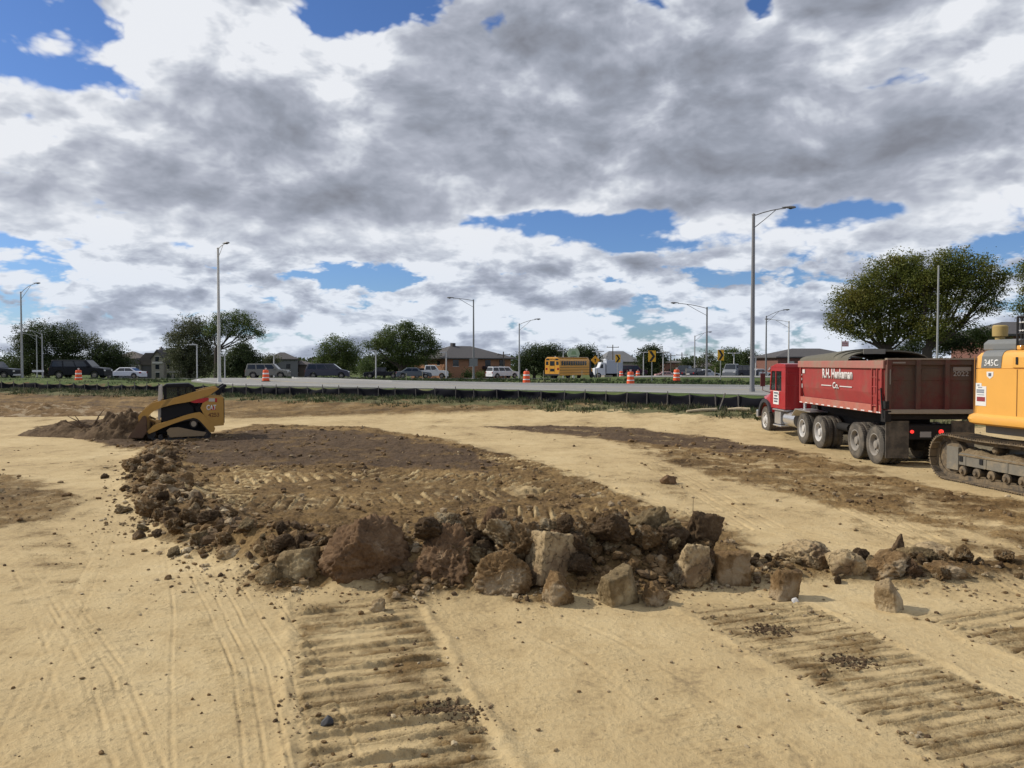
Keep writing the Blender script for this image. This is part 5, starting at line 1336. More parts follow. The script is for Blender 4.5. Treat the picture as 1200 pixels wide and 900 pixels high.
# silt fence
def silt_fence():
    T = thing('silt_fence', 'long low black fabric silt fence on wooden stakes along the near side of the road', 'fence')
    P = FENCE[0:8]; seg = np.hypot(*np.diff(P, axis=0).T); cum = np.concatenate([[0], np.cumsum(seg)])
    def pt(a): 
        a = min(max(a, 0), cum[-1] - 1e-6); k = min(np.searchsorted(cum, a, 'right') - 1, len(seg) - 1); return P[k] + (P[k + 1] - P[k]) * (a - cum[k]) / seg[k]
    r_ = random.Random(5); a = cum[1] - 32; stakes = []
    while a < cum[-1] - 0.5:
        stakes.append(a); a += 1.32 + r_.uniform(-0.16, 0.2) if a > cum[1] - 8 else 2.5
    V = []; F = []; nz = 7; cols = 0
    for i in range(len(stakes) - 1):
        sag = r_.uniform(0.01, 0.16); wv = r_.uniform(-0.12, 0.12); h0, h1 = 0.62 + r_.uniform(-0.07, 0.05), 0.62 + r_.uniform(-0.07, 0.05)
        if i == 0: hprev = h0
        h0 = hprev; hprev = h1
        m_ = 8
        for k in range(m_ + (1 if i == len(stakes) - 2 else 0)):
            t = k / m_; p = pt(stakes[i] + (stakes[i + 1] - stakes[i]) * t); g0 = gz(*p)
            top = h0 + (h1 - h0) * t - sag * 4 * t * (1 - t); b = wv * math.sin(math.pi * t)
            for q in range(nz):
                u = q / (nz - 1); V.append((p[0] + 0.35 * b * math.sin(3 * u), p[1] + b * math.sin(3.0 * u) + 0.03 * math.sin(9 * t + 7 * u + i), g0 - 0.05 + (top + 0.05) * u))
            cols += 1
    for c in range(cols - 1):
        for q in range(nz - 1): F.append((c * nz + q, (c + 1) * nz + q, (c + 1) * nz + q + 1, c * nz + q + 1))
    o = np_mesh('fabric', np.array(V), np.array(F), mat('black_geotextile', (0.008, 0.008, 0.012), 0.9, var=0.4, scale=1.2, bump=0.01, spec=0.15), T)
    sm_ = o.modifiers.new('thickness', 'SOLIDIFY'); sm_.thickness = 0.006
    hem = MB()
    W_ = mat('grey_wood', (0.17, 0.15, 0.13), 0.9, var=0.4, bump=0.003)
    for i, a in enumerate(stakes):
        p = pt(a); g0 = gz(*p); l = r_.uniform(-0.05, 0.05); h = 0.68 + r_.uniform(-0.04, 0.14); x, y = p[0], p[1] - 0.05
        b = MB(); b.hexa([(x - .024, y - .024, g0 - .1), (x + .024, y - .024, g0 - .1), (x + .024, y + .024, g0 - .1), (x - .024, y + .024, g0 - .1)], [(x - .022 + l, y - .022, g0 + h), (x + .022 + l, y - .022, g0 + h), (x + .022 + l, y + .022, g0 + h), (x - .022 + l, y + .022, g0 + h)])
        if len(stakes) - i <= 98: b.build('stake', W_, T)
silt_fence()

# grass tufts and weeds
def tufts(name, label, N, region, hmin, hmax, mats, seed, w=0.018):
    r_ = np.random.default_rng(seed); x, y = region(r_, N)
    n = len(x); B = 5
    z = base_height(x, y)[0]
    z = np.where(seg_sd(x, y, FENCE)[0] < 0.5, ground(x, y, False)[0], z)
    h = (hmin + (hmax - hmin) * r_.uniform(0, 1, n) ** 2.2) * np.clip(0.7 + 0.8 * fbm(x * 0.7, y * 0.7, 3, seed), 0.25, 1.4)
    V = np.zeros((n, B, 3, 3)); 
    for b in range(B):
        a = r_.uniform(0, 6.28, n); s = r_.uniform(0.15, 0.8, n) * h; o = r_.uniform(-0.5, 0.5, (n, 2)) * (0.10 + h[:, None] * 0.5)
        bx, by = x + o[:, 0], y + o[:, 1]; ww = w * (0.6 + h * 2.2)
        V[:, b, 0] = np.stack([bx - ww, by, z - 0.02], 1); V[:, b, 1] = np.stack([bx + ww, by, z - 0.02], 1)
        V[:, b, 2] = np.stack([bx + s * np.cos(a), by + s * np.sin(a), z + h * r_.uniform(0.6, 1.0, n)], 1)
    F = np.arange(n * B * 3).reshape(-1, 3); mi = np.repeat(r_.integers(0, len(mats), n), B)
    tag(np_mesh(name, V.reshape(-1, 3), F, mats, smooth=False, mi=mi), label, 'grass', kind='stuff')
GR1 = mat('weed_green', (0.055, 0.085, 0.022), 0.8, var=0.3, scale=0.6); GR2 = mat('weed_dark', (0.03, 0.05, 0.015), 0.8, var=0.3, scale=0.6); GR3 = mat('weed_dry', (0.26, 0.21, 0.11), 0.9, var=0.3, scale=0.6); GR4 = mat('weed_grey', (0.13, 0.12, 0.07), 0.9, var=0.3, scale=0.6)
def reg_near(r_, N):
    x = r_.uniform(-60, 22, N); t = r_.uniform(0, 1, N)
    yf = np.interp(x, FENCE[:, 0], FENCE[:, 1]); y = yf - 0.4 - 4.6 * t ** 1.5
    k = fbm(x * 0.35, y * 0.5, 4, 77) + 0.30 - 0.55 * t > r_.uniform(-0.25, 0.25, N); return x[k], y[k]
tufts('weeds', 'uneven green and dry weeds along the foot of the silt fence', 20000, reg_near, 0.08, 0.42, [GR1, GR2, GR4, GR1, GR3], 41)
def reg_far(r_, N):
    t = r_.uniform(0, 1, N); x = -80 + 120 * t; yf = np.where(x < -29, np.interp(x, FENCE[:, 0], FENCE[:, 1]) + 1.0, np.interp(x, [-29, -20.5, -10, 0, 8, 17, 30, 45], [88, 73, 63.5, 59, 56, 52.6, 47.5, 41.5])); y = yf + 0.6 + r_.uniform(0, 1, N) ** 1.3 * 14
    k = fbm(x * 0.2, y * 0.3, 4, 78) > r_.uniform(-0.5, 0.4, N) - 0.2; return x[k], y[k]
tufts('verge_grass', 'grass and weeds growing on the verge beyond the road', 16000, reg_far, 0.08, 0.40, [GR1, GR2, GR1, GR4], 42, w=0.035)

# ---- lamps
M_GALV = mat('galvanised_steel', (0.34, 0.34, 0.33), 0.55, metal=0.3, var=0.15)
M_DKPOLE = mat('weathered_pole', (0.20, 0.20, 0.205), 0.6, metal=0.3, var=0.15)
M_PALEP = mat('pale_pole', (0.52, 0.51, 0.48), 0.6)
def zp(py, d): return EYE - (py - HOR) * d / FPX
def street_lamp(label, px, ytop, tip, d, m=M_GALV, rb=0.11, rt=0.07, truss=True, band=None, group=None):
    x = at(px, d); g0 = gz(x, d); zt = zp(ytop, d) - g0
    T = thing('street_lamp', label, 'street lamp', (x, d, g0), group=group)
    b = MB(); b.tube([(0, 0, 0), (0, 0, zt)], [rb, rt], 12); b.lathe([(rt * 1.3, 0), (rt * 1.2, 0.05), (0.02, 0.1)], (0, 0, zt), 'z', 12); b.build('pole', m, T, smooth=True)
    b = MB(); b.lathe([(rb * 1.9, 0.0), (rb * 1.9, 0.04), (rb * 1.25, 0.08), (rb * 1.15, 0.30)], (0, 0, 0), 'z', 16); b.build('base', m, T, smooth=True)
    if tip:
        dx = (tip[0] - px) / FPX * d; dz = zp(tip[1], d) - g0 - zt
        depth = tip[2] if len(tip) > 2 else 0.0
        pts = [(dx * t, depth * t, zt + dz * (1 - (1 - t) ** 1.8) - 0.05) for t in (0, .25, .5, .75, .9)]
        b = MB(); b.tube(pts, 0.03, 8); b.build('arm', m, T, smooth=True)
        if truss:
            b = MB(); b.tube([(0, 0, zt - 0.75), (dx * .3, depth * .3, zt - 0.75 + (dz + 0.7) * .42), (dx * .62, depth * .62, zt + dz * 0.82 - 0.08)], 0.022, 8); b.build('brace', m, T, smooth=True)
        hx, hy, hz = dx, depth, zt + dz
        s = 1 if dx >= 0 else -1
        a = math.atan2(depth, dx)
        b = MB(); hull = [(-0.42, 0.035), (-0.20, 0.09), (0.05, 0.15), (0.25, 0.14), (0.36, 0.07)]
        vs = []; N = 10
        for u, r in hull:
            for k in range(N):
                t = 2 * math.pi * k / N; vv = r * math.cos(t); ww = 0.55 * r * math.sin(t)
                vs.append((hx + u * math.cos(a) - vv * math.sin(a), hy + u * math.sin(a) + vv * math.cos(a), hz + ww))
        fs = [(i * N + k, i * N + (k + 1) % N, (i + 1) * N + (k + 1) % N, (i + 1) * N + k) for i in range(4) for k in range(N)] + [tuple(range(N - 1, -1, -1)), tuple(range(4 * N, 5 * N))]
        b.add(vs, fs); h = b.build('lamp_head', mat('lamp_head_grey', (0.16, 0.16, 0.165), 0.5), T, smooth=True)
        b = MB(); b.lathe([(0.03, -0.05), (0.10, -0.03), (0.115, 0.0)], (hx + 0.08 * math.cos(a), hy + 0.08 * math.sin(a), hz - 0.065), 'z', 12); b.build('lens', M_GLASS, h, smooth=True)
    if band:
        b = MB(); z0, z1 = zp(band[1], d) - g0, zp(band[0], d) - g0; b.box(-0.45, 0.45, -0.16, -0.13, z0, z1); b.build('sign_back', M_DKPOLE, T)
    return T
street_lamp('tallest street lamp with its arm to the right, standing left of the red truck', 881.5, 253, (923, 244), 44, m=M_DKPOLE, rb=0.135, rt=0.085)
street_lamp('tall street lamp with a short arm behind the yellow track loader', 257, 292, (269, 286.5, -0.5), 63, m=M_PALEP, rb=0.14, rt=0.085)
street_lamp('leftmost tall street lamp with its arm raised to the right', 26, 343, (45, 332), 84, m=M_GALV, rb=0.13)
street_lamp('dark street lamp with a sign back on its pole, before the brick building', 555, 352, (528, 349), 84, m=M_DKPOLE, band=(420, 429), rb=0.12)
street_lamp('street lamp with its arm to the right between the brick building and the school bus', 608.5, 380, (630, 374), 95, truss=True)
street_lamp('street lamp with a long arm to the left, before the last chevron sign', 828, 361, (790, 355), 76, m=M_DKPOLE)
street_lamp('low pale street lamp just left of the long armed lamp', 814, 394, (831, 389), 118)
street_lamp('street lamp with its arm to the right above the truck cab', 897.5, 371, (921, 363), 92, m=M_DKPOLE)
street_lamp('pale street lamp with its arm to the left above the truck cab', 924, 377, (899, 374), 96, m=M_PALEP)
street_lamp('street lamp with its arm to the left in front of the leftmost trees', 50, 392, (31, 386), 105)
street_lamp('small street lamp with an arm to the left, behind the leftmost two lamps', 43.5, 394, (29, 391), 128)
street_lamp('plain pale pole in front of the big tree behind the truck', 1098, 313, None, 60, m=M_GALV, rb=0.09, rt=0.06)
for px, yt, d, lab in ((231, 404, 105, 'in front of the tree right of the grey house'), (263.5, 417, 108, 'just right of the tall lamp behind the loader'), (321, 415, 112, 'above the beige car'), (440.5, 411, 110, 'between the dark van and the black pickup'), (523, 413, 112, 'at the left part of the brick building'),
                       (660, 411, 132, 'left of the pale green sign above the bus'), (701, 412, 128, 'just behind the orange diamond sign'), (754, 413, 125, 'left of the middle chevron sign'), (777, 413, 120, 'right of the middle chevron sign'), (860, 414, 126, 'right of the last chevron sign'), (885.5, 419, 110, 'right behind the tallest street lamp')):
    x = at(px, d); g0 = gz(x, d); T = thing('parking_lot_lamp', 'pale flat headed lot lamp ' + lab, 'lamp', (x, d, g0), group='parking lot lamps'); h = zp(yt, d) - g0
    b = MB(); b.tube([(0, 0, 0), (0, 0, h)], 0.085, 10); b.build('pole', M_PALEP, T, smooth=True)
    b = MB(); b.box(-0.95, -0.12, -0.2, 0.2, h - 0.06, h + 0.10); b.box(-0.12, 0.12, -0.04, 0.04, h, h + 0.05)
    if d > 115: b.box(0.12, 0.95, -0.2, 0.2, h - 0.06, h + 0.10)
    b.build('lamp_head', M_PALEP, T)

# ---- utility poles
for px, yt, d, w, lab in ((590, 412, 150, 2.6, 'right behind the brick building'), (718, 404, 190, 3.0, 'behind the first chevron sign'), (366, 418, 190, 2.6, 'left of the round dark tree'), (786, 414, 200, 2.4, 'right of the middle chevron sign'), (799, 413, 185, 2.8, 'behind the two dark parked cars'), (505, 400, 150, 0.8, 'in front of the trees left of the brick building')):
    x = at(px, d); g0 = gz(x, d); T = thing('utility_pole', 'thin far utility pole ' + lab, 'pole', (x, d, g0), group='utility poles'); h = zp(yt, d) - g0
    b = MB(); b.tube([(0, 0, 0), (0, 0, h)], [0.16, 0.11], 8); b.build('pole', mat('creosote_wood', (0.11, 0.09, 0.07), 0.9), T, smooth=True)
    b = MB(); b.box(-w / 2, w / 2, -0.06, 0.06, h - 0.7, h - 0.55); b.build('crossarm', mat('creosote_wood', (0.11, 0.09, 0.07), 0.9), T)
    for k in (-0.45, 0, 0.45):
        b = MB(); b.lathe([(0.05, 0), (0.09, 0.08), (0.04, 0.2)], (w * k, 0, h - 0.55), 'z', 8); b.build('insulator', M_PALEP, T)

# ---- traffic barrels
M_OR = mat('barrel_orange', (0.80, 0.10, 0.018), 0.5, var=0.08, dirt=0.15)
def barrel(label, px, d):
    x = at(px, d); g0 = gz(x, d) + (0.10 if d < 66 and px > 200 else 0.02)
    T = thing('traffic_barrel', label, 'barrel', (x, d, g0), group='orange and white traffic barrels')
    z = [0, 0.06, 0.07]; b = MB(); b.lathe([(0.36, 0.0), (0.37, 0.04), (0.30, 0.07)], (0, 0, 0), 'z', 24); b.build('rubber_base', M_BLACK, T, smooth=True)
    b = MB(); b.lathe([(0.29, 0.07), (0.285, 0.26), (0.272, 0.265), (0.268, 0.46), (0.255, 0.465), (0.25, 0.66), (0.238, 0.665), (0.232, 0.90), (0.21, 0.95), (0.06, 0.97)], (0, 0, 0), 'z', 24); b.build('drum', M_OR, T, smooth=True)
    for a, c in ((0.28, 0.40), (0.60, 0.72)):
        r0, r1 = 0.29 - 0.06 * a / 0.9, 0.29 - 0.06 * c / 0.9
        b = MB(); b.lathe([(r0 - 0.03, a), (r0 + 0.004, a + 0.002), (r1 + 0.004, c - 0.002), (r1 - 0.03, c)], (0, 0, 0), 'z', 24); b.build('reflective_band', M_REFL, T, smooth=True)
    b = MB(); b.tube([(0, 0, 0.97), (0, 0, 1.04)], 0.03, 8); b.box(-0.07, 0.07, -0.03, 0.03, 1.02, 1.13); b.build('handle', M_PALEP, T)
barrel('orange barrel in front of the black car at the far left', 92, 67)
barrel('orange barrel in front of the beige car', 311.5, 64.5)
barrel('orange barrel on the road edge between the white car and the school bus', 617, 60.5)
barrel('nearest orange barrel, on the road edge below the first chevron sign', 739, 58.4)
barrel('orange barrel on the grass between the middle and the last chevron signs', 793, 64)
barrel('far orange barrel left of the nearest barrel', 728, 102)
barrel('far orange barrel right of the nearest barrel', 747.5, 100)

# ---- signs
M_YEL = mat('sign_yellow', (0.80, 0.42, 0.02), 0.5, var=0.05); M_SBLK = mat('sign_black', (0.012, 0.012, 0.012), 0.5)
def chevron(label, px, yt, yb, d, yaw=0.0, wpx=8.6):
    x = at(px, d); g0 = gz(x, d); T = thing('chevron_sign', label, 'road sign', (x, d, g0), yaw, 'black and yellow chevron signs')
    z1, z0 = zp(yt, d) - g0, zp(yb, d) - g0; w = wpx / FPX * d / max(0.4, math.cos(yaw)); 
    b = MB(); b.box(-w / 2, w / 2, -0.02, 0.0, z0, z1); b.build('sign_panel', M_YEL, T, bevel=0.01)
    t = w * 0.36; zm = (z0 + z1) / 2; e = 0.03
    b = MB(); b.prism([(-w * .42, z1 - e), (-w * .42 + t, z1 - e), (w * .42, zm), (-w * .42 + t, z0 + e), (-w * .42, z0 + e), (w * .42 - t, zm)], 'y', -0.028, -0.022); b.build('chevron', M_SBLK, T)
    b = MB(); b.box(-0.035, 0.035, 0.002, 0.06, -0.1, z1 - 0.1); b.build('post', M_GALV, T)
chevron('first chevron sign from the bus, small, seen partly from the side', 724, 415.5, 424.8, 88, 0.35, 6.4)
chevron('middle chevron sign, the largest of the three, in front of a dark tree', 764, 411, 424, 66, 0.05, 8.8)
chevron('last chevron sign, right of the long armed street lamp', 844.5, 410, 422.5, 68, 0.1, 7.6)
d = 84; x = at(697.5, d); g0 = gz(x, d); T = thing('diamond_sign', 'orange yellow diamond road sign at the front end of the school bus', 'road sign', (x, d, g0))
zc = zp(422, d) - g0; s = 0.50
b = MB(); b.prism([(0, zc - s), (s, zc), (0, zc + s), (-s, zc)], 'y', -0.02, 0.0); b.build('sign_panel', mat('sign_orange', (0.85, 0.36, 0.015), 0.5), T)
b = MB(); b.prism([(-0.05, zc - 0.2), (0.05, zc - 0.2), (0.05, zc + 0.02), (0.14, zc + 0.02), (0, zc + 0.2), (-0.14, zc + 0.02), (-0.05, zc + 0.02)], 'y', -0.028, -0.022); b.build('arrow', M_SBLK, T)
b = MB(); b.box(-0.035, 0.035, 0.002, 0.06, -0.1, zc + s * 0.6); b.build('post', M_GALV, T)
d = 150; x = at(672, d); g0 = gz(x, d); T = thing('business_sign', 'pale green many sided sign board on a pole above the school bus', 'sign', (x, d, g0))
def q6(px, py): return ((px - 672) / FPX * d, zp(py, d) - g0)
b = MB(); b.prism([q6(667, 421.5), q6(664.5, 415), q6(667, 408.6), (q6(677, 408.6)), q6(679.5, 415), q6(677, 421.5)], 'y', -0.2, 0.2); b.build('sign_board', mat('pale_green_board', (0.42, 0.50, 0.33), 0.6), T, bevel=0.05)
b = MB(); b.prism([q6(669, 415.6), q6(675.5, 415.6), q6(674, 411.4), q6(670.5, 411.4)], 'y', -0.23, -0.205); b.build('sign_emblem', mat('sign_green', (0.26, 0.36, 0.19), 0.7), T)
b = MB(); b.box(q6(668.2, 0)[0], q6(676, 0)[0], -0.23, -0.205, q6(0, 419.6)[1], q6(0, 417.8)[1]); b.build('sign_text', mat('sign_dark', (0.08, 0.11, 0.08), 0.7), T)
b = MB(); b.tube([(0, 0, 0), (0, 0, q6(0, 421)[1])], 0.2, 10); b.build('pole', M_PALEP, T, smooth=True)
d = 95; x = at(41, d); g0 = gz(x, d); T = thing('street_name_sign', 'white street name sign left of the black car at the far left', 'sign', (x, d, g0))
b = MB(); b.box(-0.35, 1.1, -0.02, 0.02, zp(436, d) - g0, zp(433.6, d) - g0); b.build('sign_panel', M_WHITE_P, T); b = MB(); b.tube([(0.9, 0.04, 0), (0.9, 0.04, zp(433, d) - g0)], 0.04, 8); b.build('post', M_GALV, T)

# pale logs and a leaning stake in front of the fence
def rg(px, py): x, y = ray(px, py, 20, 46); return x, y, float(ground(np.array([x]), np.array([y]), False)[0][0])
for lab, a, c, r in (('pale stripped log lying left of the leaning stake before the fence', (805, 484), (840, 482), 0.075), ('pale stripped log lying right of the leaning stake before the fence', (853, 482), (879, 482), 0.085)):
    A = rg(*a); B = rg(*c); m_ = [A[i] * 0.5 + B[i] * 0.5 for i in range(3)]
    b = MB(); b.tube([(A[0], A[1], A[2] + r), (m_[0], m_[1] - 0.05, m_[2] + r * 1.4), (B[0], B[1], B[2] + r)], [r * 0.7, r, r * 1.1], 10); tag(b.build('log', mat('stripped_log', (0.50, 0.40, 0.25), 0.85, var=0.2, bump=0.01), smooth=True), lab, 'log')
A = rg(843, 481); b = MB(); b.tube([(A[0], A[1], A[2]), (A[0] + 0.28, A[1], A[2] + 0.82)], 0.03, 6); tag(b.build('leaning_stake', mat('grey_wood', (0.24, 0.215, 0.19))), 'grey wooden stake leaning to the right between two pale logs', 'stake')
for k, (px, py) in enumerate(((25, 458), (63, 461), (57, 476), (240, 478))):
    A = rg(px, py); V, F = rock_shape(700 + k, 3, planes=8); o = np_mesh('concrete_piece', V * [0.42, 0.25, 0.13], F, E_PAL); o.location = (A[0], A[1] - 0.5, A[2] + 0.05); tag(o, ['pale broken piece by the fence under the leftmost tall lamp', 'rounded pale piece at the fence below the black car', 'small white piece on the brown bank at the far left', 'grey piece on the ground right behind the loader'][k], 'rubble')
# survey stakes in the verge
for k, px in enumerate((476, 495, 637, 655, 682, 700, 735, 804, 838)):
    d = 66 + (k * 37 % 9); x = at(px, d); g0 = gz(x, d); b = MB(); b.box(x - 0.025, x + 0.025, d - 0.02, d + 0.02, g0, g0 + 0.75 + 0.1 * (k % 3))
    tag(b.build('survey_stake', mat('pale_wood', (0.45, 0.38, 0.27), 0.9)), 'thin survey stake in the grass verge beyond the road', 'stake', 'survey stakes in the verge')

# ------------------------------------------------------------------ cars
def car(name, label, cat, px, d, kind, col, L, Hh, W=1.85, yaw=0.0, flip=1, rimc=M_RIM, dz=0.0, group='cars parked beyond the road', bed=None):
    x = at(px, d); g0 = gz(x, d) + 0.05 + dz
    T = thing(name, label, cat, (x, d, g0), yaw, group)
    if flip < 0: T.rotation_euler[2] = yaw + math.pi
    P_ = mat('paint_%02d%02d%02d_%s' % (int(col[0] * 99), int(col[1] * 99), int(col[2] * 99), kind), col, 0.35, var=0.03, spec=0.2 if max(col) < 0.06 else 0.4)
    wr = 0.36 if kind in ('suv', 'pickup') else 0.32
    h = L / 2; clr = 0.26 if kind in ('suv', 'pickup') else 0.18
    fx, rx = h - L * 0.175, -h + L * 0.185
    belt = Hh * (0.60 if kind in ('suv', 'pickup', 'van') else 0.64)
    def arch(cx, n=8): return [(cx + (wr + 0.07) * math.cos(a), wr + (wr + 0.07) * math.sin(a)) for a in [math.pi * k / n for k in range(n + 1)]]
    bot = [(-h, clr + 0.12), (-h + 0.06, clr)] + list(reversed(arch(rx))) + list(reversed(arch(fx))) + [(h - 0.12, clr), (h, clr + 0.1)]
    bot = [(p[0], max(p[1], clr)) for p in bot]
    if kind == 'sedan': top = [(h, belt * 0.74), (h - 0.15, belt * 0.84), (h - L * 0.27, belt), (-h + L * 0.17, belt), (-h + 0.08, belt * 0.98), (-h, belt * 0.8)]; gh = (h - L * 0.27, h - L * 0.41, -h + L * 0.30, -h + L * 0.12)
    elif kind == 'pickup': top = [(h, belt * 0.82), (h - 0.12, belt * 0.93), (h - L * 0.24, belt), (-h + 0.03, belt), (-h, belt * 0.9)]; gh = (h - L * 0.24, h - L * 0.34, -h + L * 0.40, -h + L * 0.37)
    elif kind == 'van': top = [(h, belt * 0.72), (h - 0.2, belt * 0.85), (h - L * 0.17, belt), (-h + 0.03, belt), (-h, belt * 0.8)]; gh = (h - L * 0.17, h - L * 0.36, -h + 0.32, -h + 0.05)
    else: top = [(h, belt * 0.78), (h - 0.14, belt * 0.92), (h - L * 0.24, belt), (-h + 0.03, belt), (-h, belt * 0.85)]; gh = (h - L * 0.21, h - L * 0.345, -h + 0.22, -h + 0.05)
    b = MB(); b.prism(bot + top, 'y', -W / 2, W / 2); b.build('body', P_, T, bevel=0.05)
    # cabin
    x0, x1, x2, x3 = gh; wi = W / 2 - 0.04; wt = W / 2 - 0.20; zr = Hh - 0.02
    b = MB(); b.hexa([(x3, -wi, belt - 0.03), (x0, -wi, belt - 0.03), (x0, wi, belt - 0.03), (x3, wi, belt - 0.03)], [(x2, -wt, zr), (x1, -wt, zr), (x1, wt, zr), (x2, wt, zr)]); b.build('cabin', P_, T, bevel=0.07)
    def on(u, v, s):   # point on the side of the cabin, u from rear to front, v from belt to roof
        xa = x3 + (x0 - x3) * u; xb = x2 + (x1 - x2) * u; return (xa + (xb - xa) * v, s * (wi + (wt - wi) * v + 0.008), belt - 0.03 + (zr - belt + 0.03) * v)
    n = {'sedan': [(0.10, 0.50), (0.53, 0.90)], 'pickup': [(0.08, 0.46), (0.50, 0.90)], 'van': [(0.05, 0.30), (0.33, 0.60), (0.63, 0.90)], 'suv': [(0.05, 0.30), (0.34, 0.61), (0.64, 0.91)]}[kind]
    for s in (-1, 1):
        for u0, u1 in n:
            b = MB(); p = [on(u0, 0.14, s), on(u1, 0.14, s), on(u1, 0.84, s), on(u0, 0.84, s)]; q = [(a_, b_ - s * 0.02, c_) for a_, b_, c_ in p]
            b.add(p + q, [(0, 1, 2, 3), (7, 6, 5, 4), (0, 4, 5, 1), (1, 5, 6, 2), (2, 6, 7, 3), (3, 7, 4, 0)]); b.build('window', M_GLASS, T)
    for nm, xa, xb, s in (('windshield', x0, x1, 1), ('rear_window', x3, x2, -1)):
        b = MB(); za, zb_ = belt + 0.06, zr - 0.07; f = lambda z: (z - belt + 0.03) / (zr - belt + 0.03)
        pts = [(xa + (xb - xa) * f(z) + s * 0.01, yy * (wi + (wt - wi) * f(z)) * 0.90, z) for z, yy in ((za, -1), (za, 1), (zb_, 1), (zb_, -1))]; q = [(a_ - s * 0.02, b_, c_) for a_, b_, c_ in pts]
        b.add(pts + q, [(0, 1, 2, 3), (7, 6, 5, 4), (0, 4, 5, 1), (1, 5, 6, 2), (2, 6, 7, 3), (3, 7, 4, 0)]); b.build(nm, M_GLASS, T)
    for cx in (fx, rx):
        for s in (-1, 1): wheel(T, cx, s * (W / 2 - 0.12), wr, wr, 0.22, s, tyre_m=M_TYRE2, rim_m=rimc, deep=False, lugs=0, axis='y')
    for s in (-1, 1):
        b = MB(); b.box(h - 0.10, h + 0.012, s * W * 0.40 - 0.17, s * W * 0.40 + 0.17, belt * 0.66, belt * 0.78); b.build('headlight', M_REFL, T, bevel=0.02)
        b = MB(); b.box(-h - 0.012, -h + 0.22, s * (W / 2 - 0.10) - 0.085, s * (W / 2 - 0.10) + 0.108, belt * 0.70, belt * 0.92); b.build('tail_light', mat('tail_lens', (0.28, 0.01, 0.012), 0.25), T, bevel=0.02)
        b = MB(); b.box(x0 - 0.55, x0 - 0.35, s * (W / 2 + 0.10) - 0.08, s * (W / 2 + 0.10) + 0.08, belt + 0.02, belt + 0.17); b.build('side_mirror', P_, T, bevel=0.02)
    for xa, xb in ((-h - 0.02, -h + 0.2), (h - 0.2, h + 0.02)):
        b = MB(); b.box(xa, xb, -W / 2 + 0.05, W / 2 - 0.05, clr + 0.01, clr + 0.22); b.build('bumper', M_CHROME if kind == 'pickup' else P_, T, bevel=0.03)
    b = MB(); b.box(-h - 0.026, -h - 0.01, -0.26, 0.26, belt * 0.60, belt * 0.60 + 0.13); b.build('licence_plate', M_REFL, T)
    if kind == 'pickup':
        b = MB(); b.box(-h + 0.12, x3 - 0.12, -W / 2 + 0.14, W / 2 - 0.14, belt - 0.02, belt + 0.006); b.build('bed', M_BLACK, T)
        if bed: b = MB(); b.box(-h + 0.05, x3 - 0.04, -W / 2 + 0.10, W / 2 - 0.10, belt, belt + 0.32); b.build('bed_cover', M_BLACK, T, bevel=0.05)
    return T
car('parked_car', 'dark pickup cut off by the left edge of the photo', 'pickup', -10, 84, 'pickup', (0.015, 0.016, 0.02), 5.6, 1.85, yaw=0.05)
car('parked_car', 'large black estate car behind the leftmost orange barrel', 'car', 95, 80, 'suv', (0.007, 0.008, 0.012), 5.5, 1.93, 2.0, yaw=0.06)
car('parked_car', 'silver white sedan right of the large black car', 'car', 147, 100, 'sedan', (0.62, 0.63, 0.66), 4.8, 1.42, yaw=0.0, flip=-1)
car('parked_car', 'beige grey car behind the orange barrel in the left half', 'car', 314, 90, 'suv', (0.17, 0.165, 0.145), 4.8, 1.72, yaw=0.12)
car('parked_car', 'dark slate family van right of the beige car', 'van', 384, 91, 'van', (0.045, 0.045, 0.065), 5.0, 1.75, yaw=0.14)
car('parked_car', 'black low pickup under the trees left of the grey sedan', 'pickup', 448, 112, 'pickup', (0.012, 0.012, 0.014), 5.2, 1.55, yaw=0.05, flip=-1)
car('parked_car', 'grey sedan in front of the white pickup', 'car', 485, 104, 'sedan', (0.10, 0.115, 0.13), 4.7, 1.45, yaw=0.16)
car('parked_car', 'white pickup with a black bed cover behind the grey sedan', 'pickup', 503, 114, 'pickup', (0.62, 0.62, 0.60), 5.6, 1.95, yaw=0.10, bed=1)
car('parked_car', 'white car standing in front of the right end of the brick building', 'car', 589, 116, 'suv', (0.66, 0.66, 0.66), 4.9, 1.74, yaw=0.62)
car('parked_car', 'dark red car half hidden behind the nearest orange barrel', 'car', 741, 132, 'suv', (0.05, 0.02, 0.035), 4.8, 1.8, yaw=0.2, dz=0.4)
car('parked_car', 'low pale red car right of the middle chevron sign', 'car', 782, 142, 'sedan', (0.50, 0.30, 0.29), 4.5, 1.2, yaw=0.0)
car('parked_car', 'grey and black pickup right of the barrel beside the middle chevron sign', 'pickup', 803, 112, 'pickup', (0.02, 0.024, 0.035), 5.0, 1.85, yaw=1.0, flip=-1)
car('parked_car', 'dark low car in front of the long armed street lamp', 'car', 814, 106, 'sedan', (0.018, 0.02, 0.03), 4.2, 1.4, yaw=0.9)
car('parked_car', 'silver car behind the long armed street lamp', 'car', 827, 122, 'sedan', (0.45, 0.47, 0.50), 4.4, 1.4, yaw=0.3)
car('parked_car', 'grey boxy van right of the last chevron sign', 'van', 857, 112, 'van', (0.20, 0.21, 0.22), 4.6, 2.1, yaw=1.15, flip=-1)
car('parked_car', 'dark tall car left of the tallest street lamp', 'car', 871, 114, 'suv', (0.035, 0.035, 0.05), 4.8, 1.9, yaw=0.6)
car('parked_car', 'white car just right of the tallest street lamp', 'car', 889, 118, 'sedan', (0.6, 0.6, 0.6), 4.5, 1.45, yaw=0.4)

